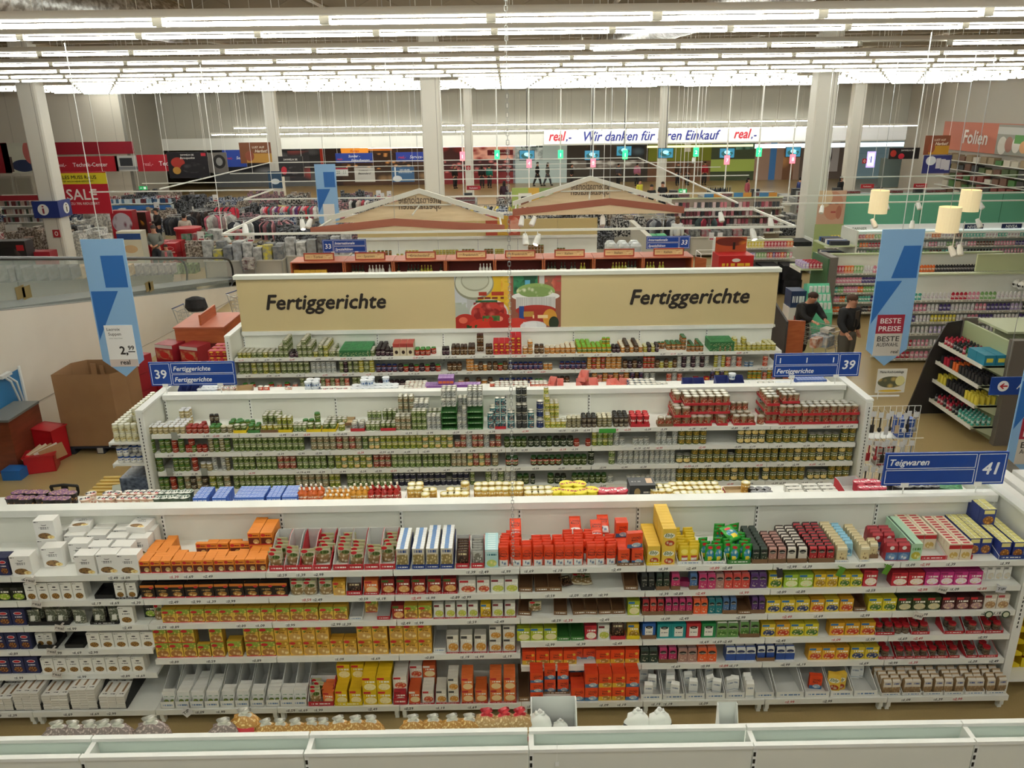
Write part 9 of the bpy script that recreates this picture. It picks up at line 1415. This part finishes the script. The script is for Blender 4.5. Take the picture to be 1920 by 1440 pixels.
def person(label, x, y, rz, top, legs, hair, h=1.75, sleeves=True, armL=None, armR=None, lean=0.0, stride=0.0, skirt=False, long_hair=False, skin=None, fingers=False, undershirt=None, bulk=1.0):
    """facing -y before rotation; arms given as (elbow offset, wrist offset) from the shoulder"""
    s = h/1.75; t = thing('person', label, 'person', (x, y, 0), rz); t.scale = (s*bulk, s*bulk, s); sk = skin or SK
    L = lambda z: -lean*max(0, z-.95)          # forward shift
    armL = armL or ((.06, .02, -.29), (.05, -.06, -.53)); armR = armR or ((-.06, .02, -.29), (-.05, -.06, -.53))
    pel = (0, 0, .95); ch = (0, L(1.22), 1.22); up = (0, L(1.40), 1.40); nk = (0, L(1.50)-.01, 1.50); hd = (0, L(1.58)-.03, 1.585); hd2 = (0, L(1.66)-.03, 1.67); 
    body = [[(*pel, .08), (*ch, .08), (*up, .06), (*nk, .05), (*hd, .072), (*hd2, .075)]]
    shirt = [[(0, 0, .86, .15), (*ch, .145), (*up, .13), (0, L(1.46), 1.455, .07)]]; tr = [[(0, 0, 1.0, .13), (0, 0, .90, .135)]]; shoes = []
    for sd, arm in ((1, armL), (-1, armR)):
        sh = (sd*.17, L(1.40), 1.40); el = (sh[0]+arm[0][0], sh[1]+arm[0][1], sh[2]+arm[0][2]); wr = (sh[0]+arm[1][0], sh[1]+arm[1][1], sh[2]+arm[1][2]); d = Vector(wr)-Vector(el); d.normalize(); ha = tuple(Vector(wr)+d*.07); 
        body.append([(*up, .06), (*sh, .038), (*el, .036), (*wr, .026), (*ha, .032)])
        if fingers:
            pv = d.cross(Vector((0, 0, 1))).normalized() if abs(d.z) < .9 else Vector((0, 1, 0)); 
            for k in range(4): b = Vector(ha)+pv*(.024*(k-1.5)); e1 = b+d*.035; e2 = e1+d*(.022+.006*(k in (1, 2)))+Vector((0, 0, -.016)); body.append([(*ha, .032), (*b, .011), (*e1, .009), (*e2, .008)])
            tb = Vector(wr)+d*.02+pv*.04; body.append([(*wr, .028), (*tb, .011), (*(tb+d*.035), .009)])
        if sleeves: shirt.append([(*up, .13), (*sh, .075), (*el, .06), (*(Vector(wr)-d*.02), .045)])
        else: m = Vector(sh).lerp(Vector(el), .75); shirt.append([(*up, .13), (*sh, .075), (*m, .065)])
        hx = sd*.09; st = sd*stride; kn = (hx+sd*.01, -.02-st*.6, .50); an = (hx+sd*.01, .02-st+(.0), .09); body.append([(*pel, .08), (hx, 0, .88, .07), (*kn, .055), (*an, .035)]); tr.append([(0, 0, .90, .135), (hx, -.0, .84, .10), (*kn, .075), (*an, .055)]); shoes.append([(an[0], an[1]+.05, .04, .042), (an[0], an[1]-.06, .045, .045), (an[0], an[1]-.17, .032, .036)])
    o = skinmesh('body', body, [sk], t); skinmesh('shirt', shirt, [M(top, .8)], t)
    skinmesh('trousers', tr, [M(legs, .8)], t)
    for sh_ in shoes: skinmesh('shoe', [sh_], [M('#1c1a1a', .6)], t)
    hy = L(1.66)-.03; mb = MB(); 
    mb.lathe([(.098, 0, 0), (.102, .03, 0), (.09, .075, 0), (.055, .105, 0), (1e-3, .115, 0)], 12, (0, hy+.012, 1.655), top=False, sx=.92); 
    mb.lathe([(.075, 0, 0), (.09, .06, 0), (.095, .14, 0)], 10, (0, hy+.035, 1.575 if not long_hair else 1.50), top=True, sx=.95)
    if long_hair: mb.lathe([(.08, 0, 0), (.1, .1, 0), (.095, .22, 0)], 10, (0, hy+.045, 1.42), top=True)
    mb.build('hair', [M(hair, .85)], t, smooth=True)
    mb = MB(); fy = hy-.083; [mb.ball((sx*.032, fy, 1.635), .010, 1, 6, 4) for sx in (-1, 1)]; mb.add([(-.012, fy+.005, 1.60), (.012, fy+.005, 1.60), (0, fy+.005, 1.64), (0, fy-.024, 1.605)], [(0, 1, 3), (1, 2, 3), (2, 0, 3)], 0); mb.box(-.024, .024, fy-.002, fy+.01, 1.568, 1.575, 2); [mb.ball((sx*.088, hy, 1.625), .02, 0, 6, 4) for sx in (-1, 1)]; mb.build('face_features', [sk, BLACK, M('#8a4038', .6)], t)
    if undershirt: mb = MB(); mb.slab([(-.055, -.135, 1.05), (.055, -.135, 1.05), (.05, -.15-lean*.3, 1.42), (-.05, -.15-lean*.3, 1.42)], (0, -1, 0), .02); mb.build('inner_shirt', [M(undershirt, .8)], t)
    return t
fwd = ((.04, -.12, -.24), (.0, -.36, -.26)); fwdr = ((-.04, -.12, -.24), (.0, -.36, -.26))
person('woman in black jacket leaning on a shopping cart near the mint stand', 7.25, 19.0, .35, '#141315', '#1f1e22', '#3a221a', 1.68, lean=.35, bulk=1.25, armL=((.06, -.14, -.22), (-.02, -.36, -.3)), armR=((-.06, -.14, -.22), (.02, -.36, -.3)), fingers=True)
person('man in dark open jacket and brown shirt beside the blue BESTE PREISE banner', 7.98, 18.0, .55, '#17171a', '#5a564e', '#4a3020', 1.78, bulk=1.25, armR=((-.1, -.02, -.28), (-.14, -.22, -.46)), fingers=True, undershirt='#4a4038')
person('man in grey sweater holding something in front of red cartons', -13.5, 31.1, .1, '#6f726c', '#23262f', '#3a3230', 1.8, armL=((.1, .02, -.27), (-.08, -.2, -.36)), armR=((-.1, .02, -.27), (.06, -.2, -.36)), fingers=True)
person('man in pale T-shirt seen from behind at the coat rack', -13.65, 34.6, 3.3, '#b9afa2', '#1c2030', '#1d1a18', 1.8, sleeves=False, armL=((.1, -.05, -.26), (.1, -.3, -.32)))
person('small girl in grey cardigan and pink top behind the handrail', -12.5, 29.6, .1, '#77736f', '#3a3a40', '#3f2f26', 1.3, undershirt='#e07f86')
person('dark haired man in grey top reaching to the left behind the handrail', -14.1, 29.7, 1.2, '#3c3e3d', '#22242a', '#1a1817', 1.65, lean=.3, armL=((.12, -.18, -.12), (.16, -.42, -.18)))
person('person in dark jacket with backpack browsing a clothes rack', -15.9, 37.2, -.9, '#26201f', '#1c1f2a', '#141212', 1.75, armL=fwd)
person('person in white top behind the dark jacket person', -16.6, 38.0, 2.6, '#cfccc4', '#3a3a40', '#8a7a66', 1.7)
person('woman in white T-shirt pushing a cart near the bedding boxes', -10.6, 30.6, 2.2, '#cfcfc9', '#18181a', '#2a201c', 1.68, sleeves=False, armR=fwdr)
person('woman in white long sleeved top walking away right of the gable', 6.95, 32.5, 3.1, '#d9dbd9', '#1f2a2e', '#6a4a34', 1.68, long_hair=True)
person('man in black T-shirt and cap standing behind the right gable', 8.0, 44.5, .2, '#141416', '#26262a', '#2a2626', 1.8, sleeves=False)
person('man in dark T-shirt behind the man with the cap', 8.9, 46.0, -.4, '#1c1a1c', '#26262a', '#3a2a24', 1.8, sleeves=False)
person('person in dark clothes walking left in the mall before the pale wall', 2.55, 63.5, 1.4, '#1c1c20', '#26262a', '#201a18', 1.78, stride=.28)
person('person in grey top walking behind the dark walker in the mall', 3.35, 63.7, 1.4, '#5f625f', '#4a4c50', '#2a1f1a', 1.72, stride=.28, long_hair=True)
for i, (X, y, c, lab) in enumerate(((903, 306, '#17171a', 'person in black at the red shop counter'), (917, 306, '#157a6c', 'person in teal jacket at the red shop counter'), (852, 306, '#1a1412', 'dark clothed seller behind the central column'), (1195, 308, '#b5708f', 'person in pink shirt at the café counter'), (1322, 308, '#a8182c', 'person in red shirt in the green café'), (1062+10, 312, '#1c1a1c', 'person in black in front of the dark café'), (945, 330, '#3a1f2c', 'person with dark hair at a till left'), (1200, 331, '#cfc83a', 'person in yellow top at a till'), (1403, 329, '#a8505a', 'person in rose top at a till'), (1502, 330, '#1f2f6a', 'person in blue partly behind the right column'), (1578, 330, '#17171a', 'person in black at the right tills'), (1160, 306, '#4a4a52', 'grey clothed person between the screens'), (1290, 308, '#5a3a2c', 'brown clothed person seated in the green café'), (1272, 309, '#3a2c24', 'dark brown clothed person seated in the green café'))):
    yy = 62.5 if y < 320 else 48.6; p = at_y(X, y, yy); person(lab, p.x, yy, rnd.uniform(0, 3.1), c, '#26262a', '#1f1917', 1.72, long_hair=i % 2 == 0)
bpy.data.scenes.remove(TMP)
print('goods', n_goods[0], 'objects', len(SC.objects))
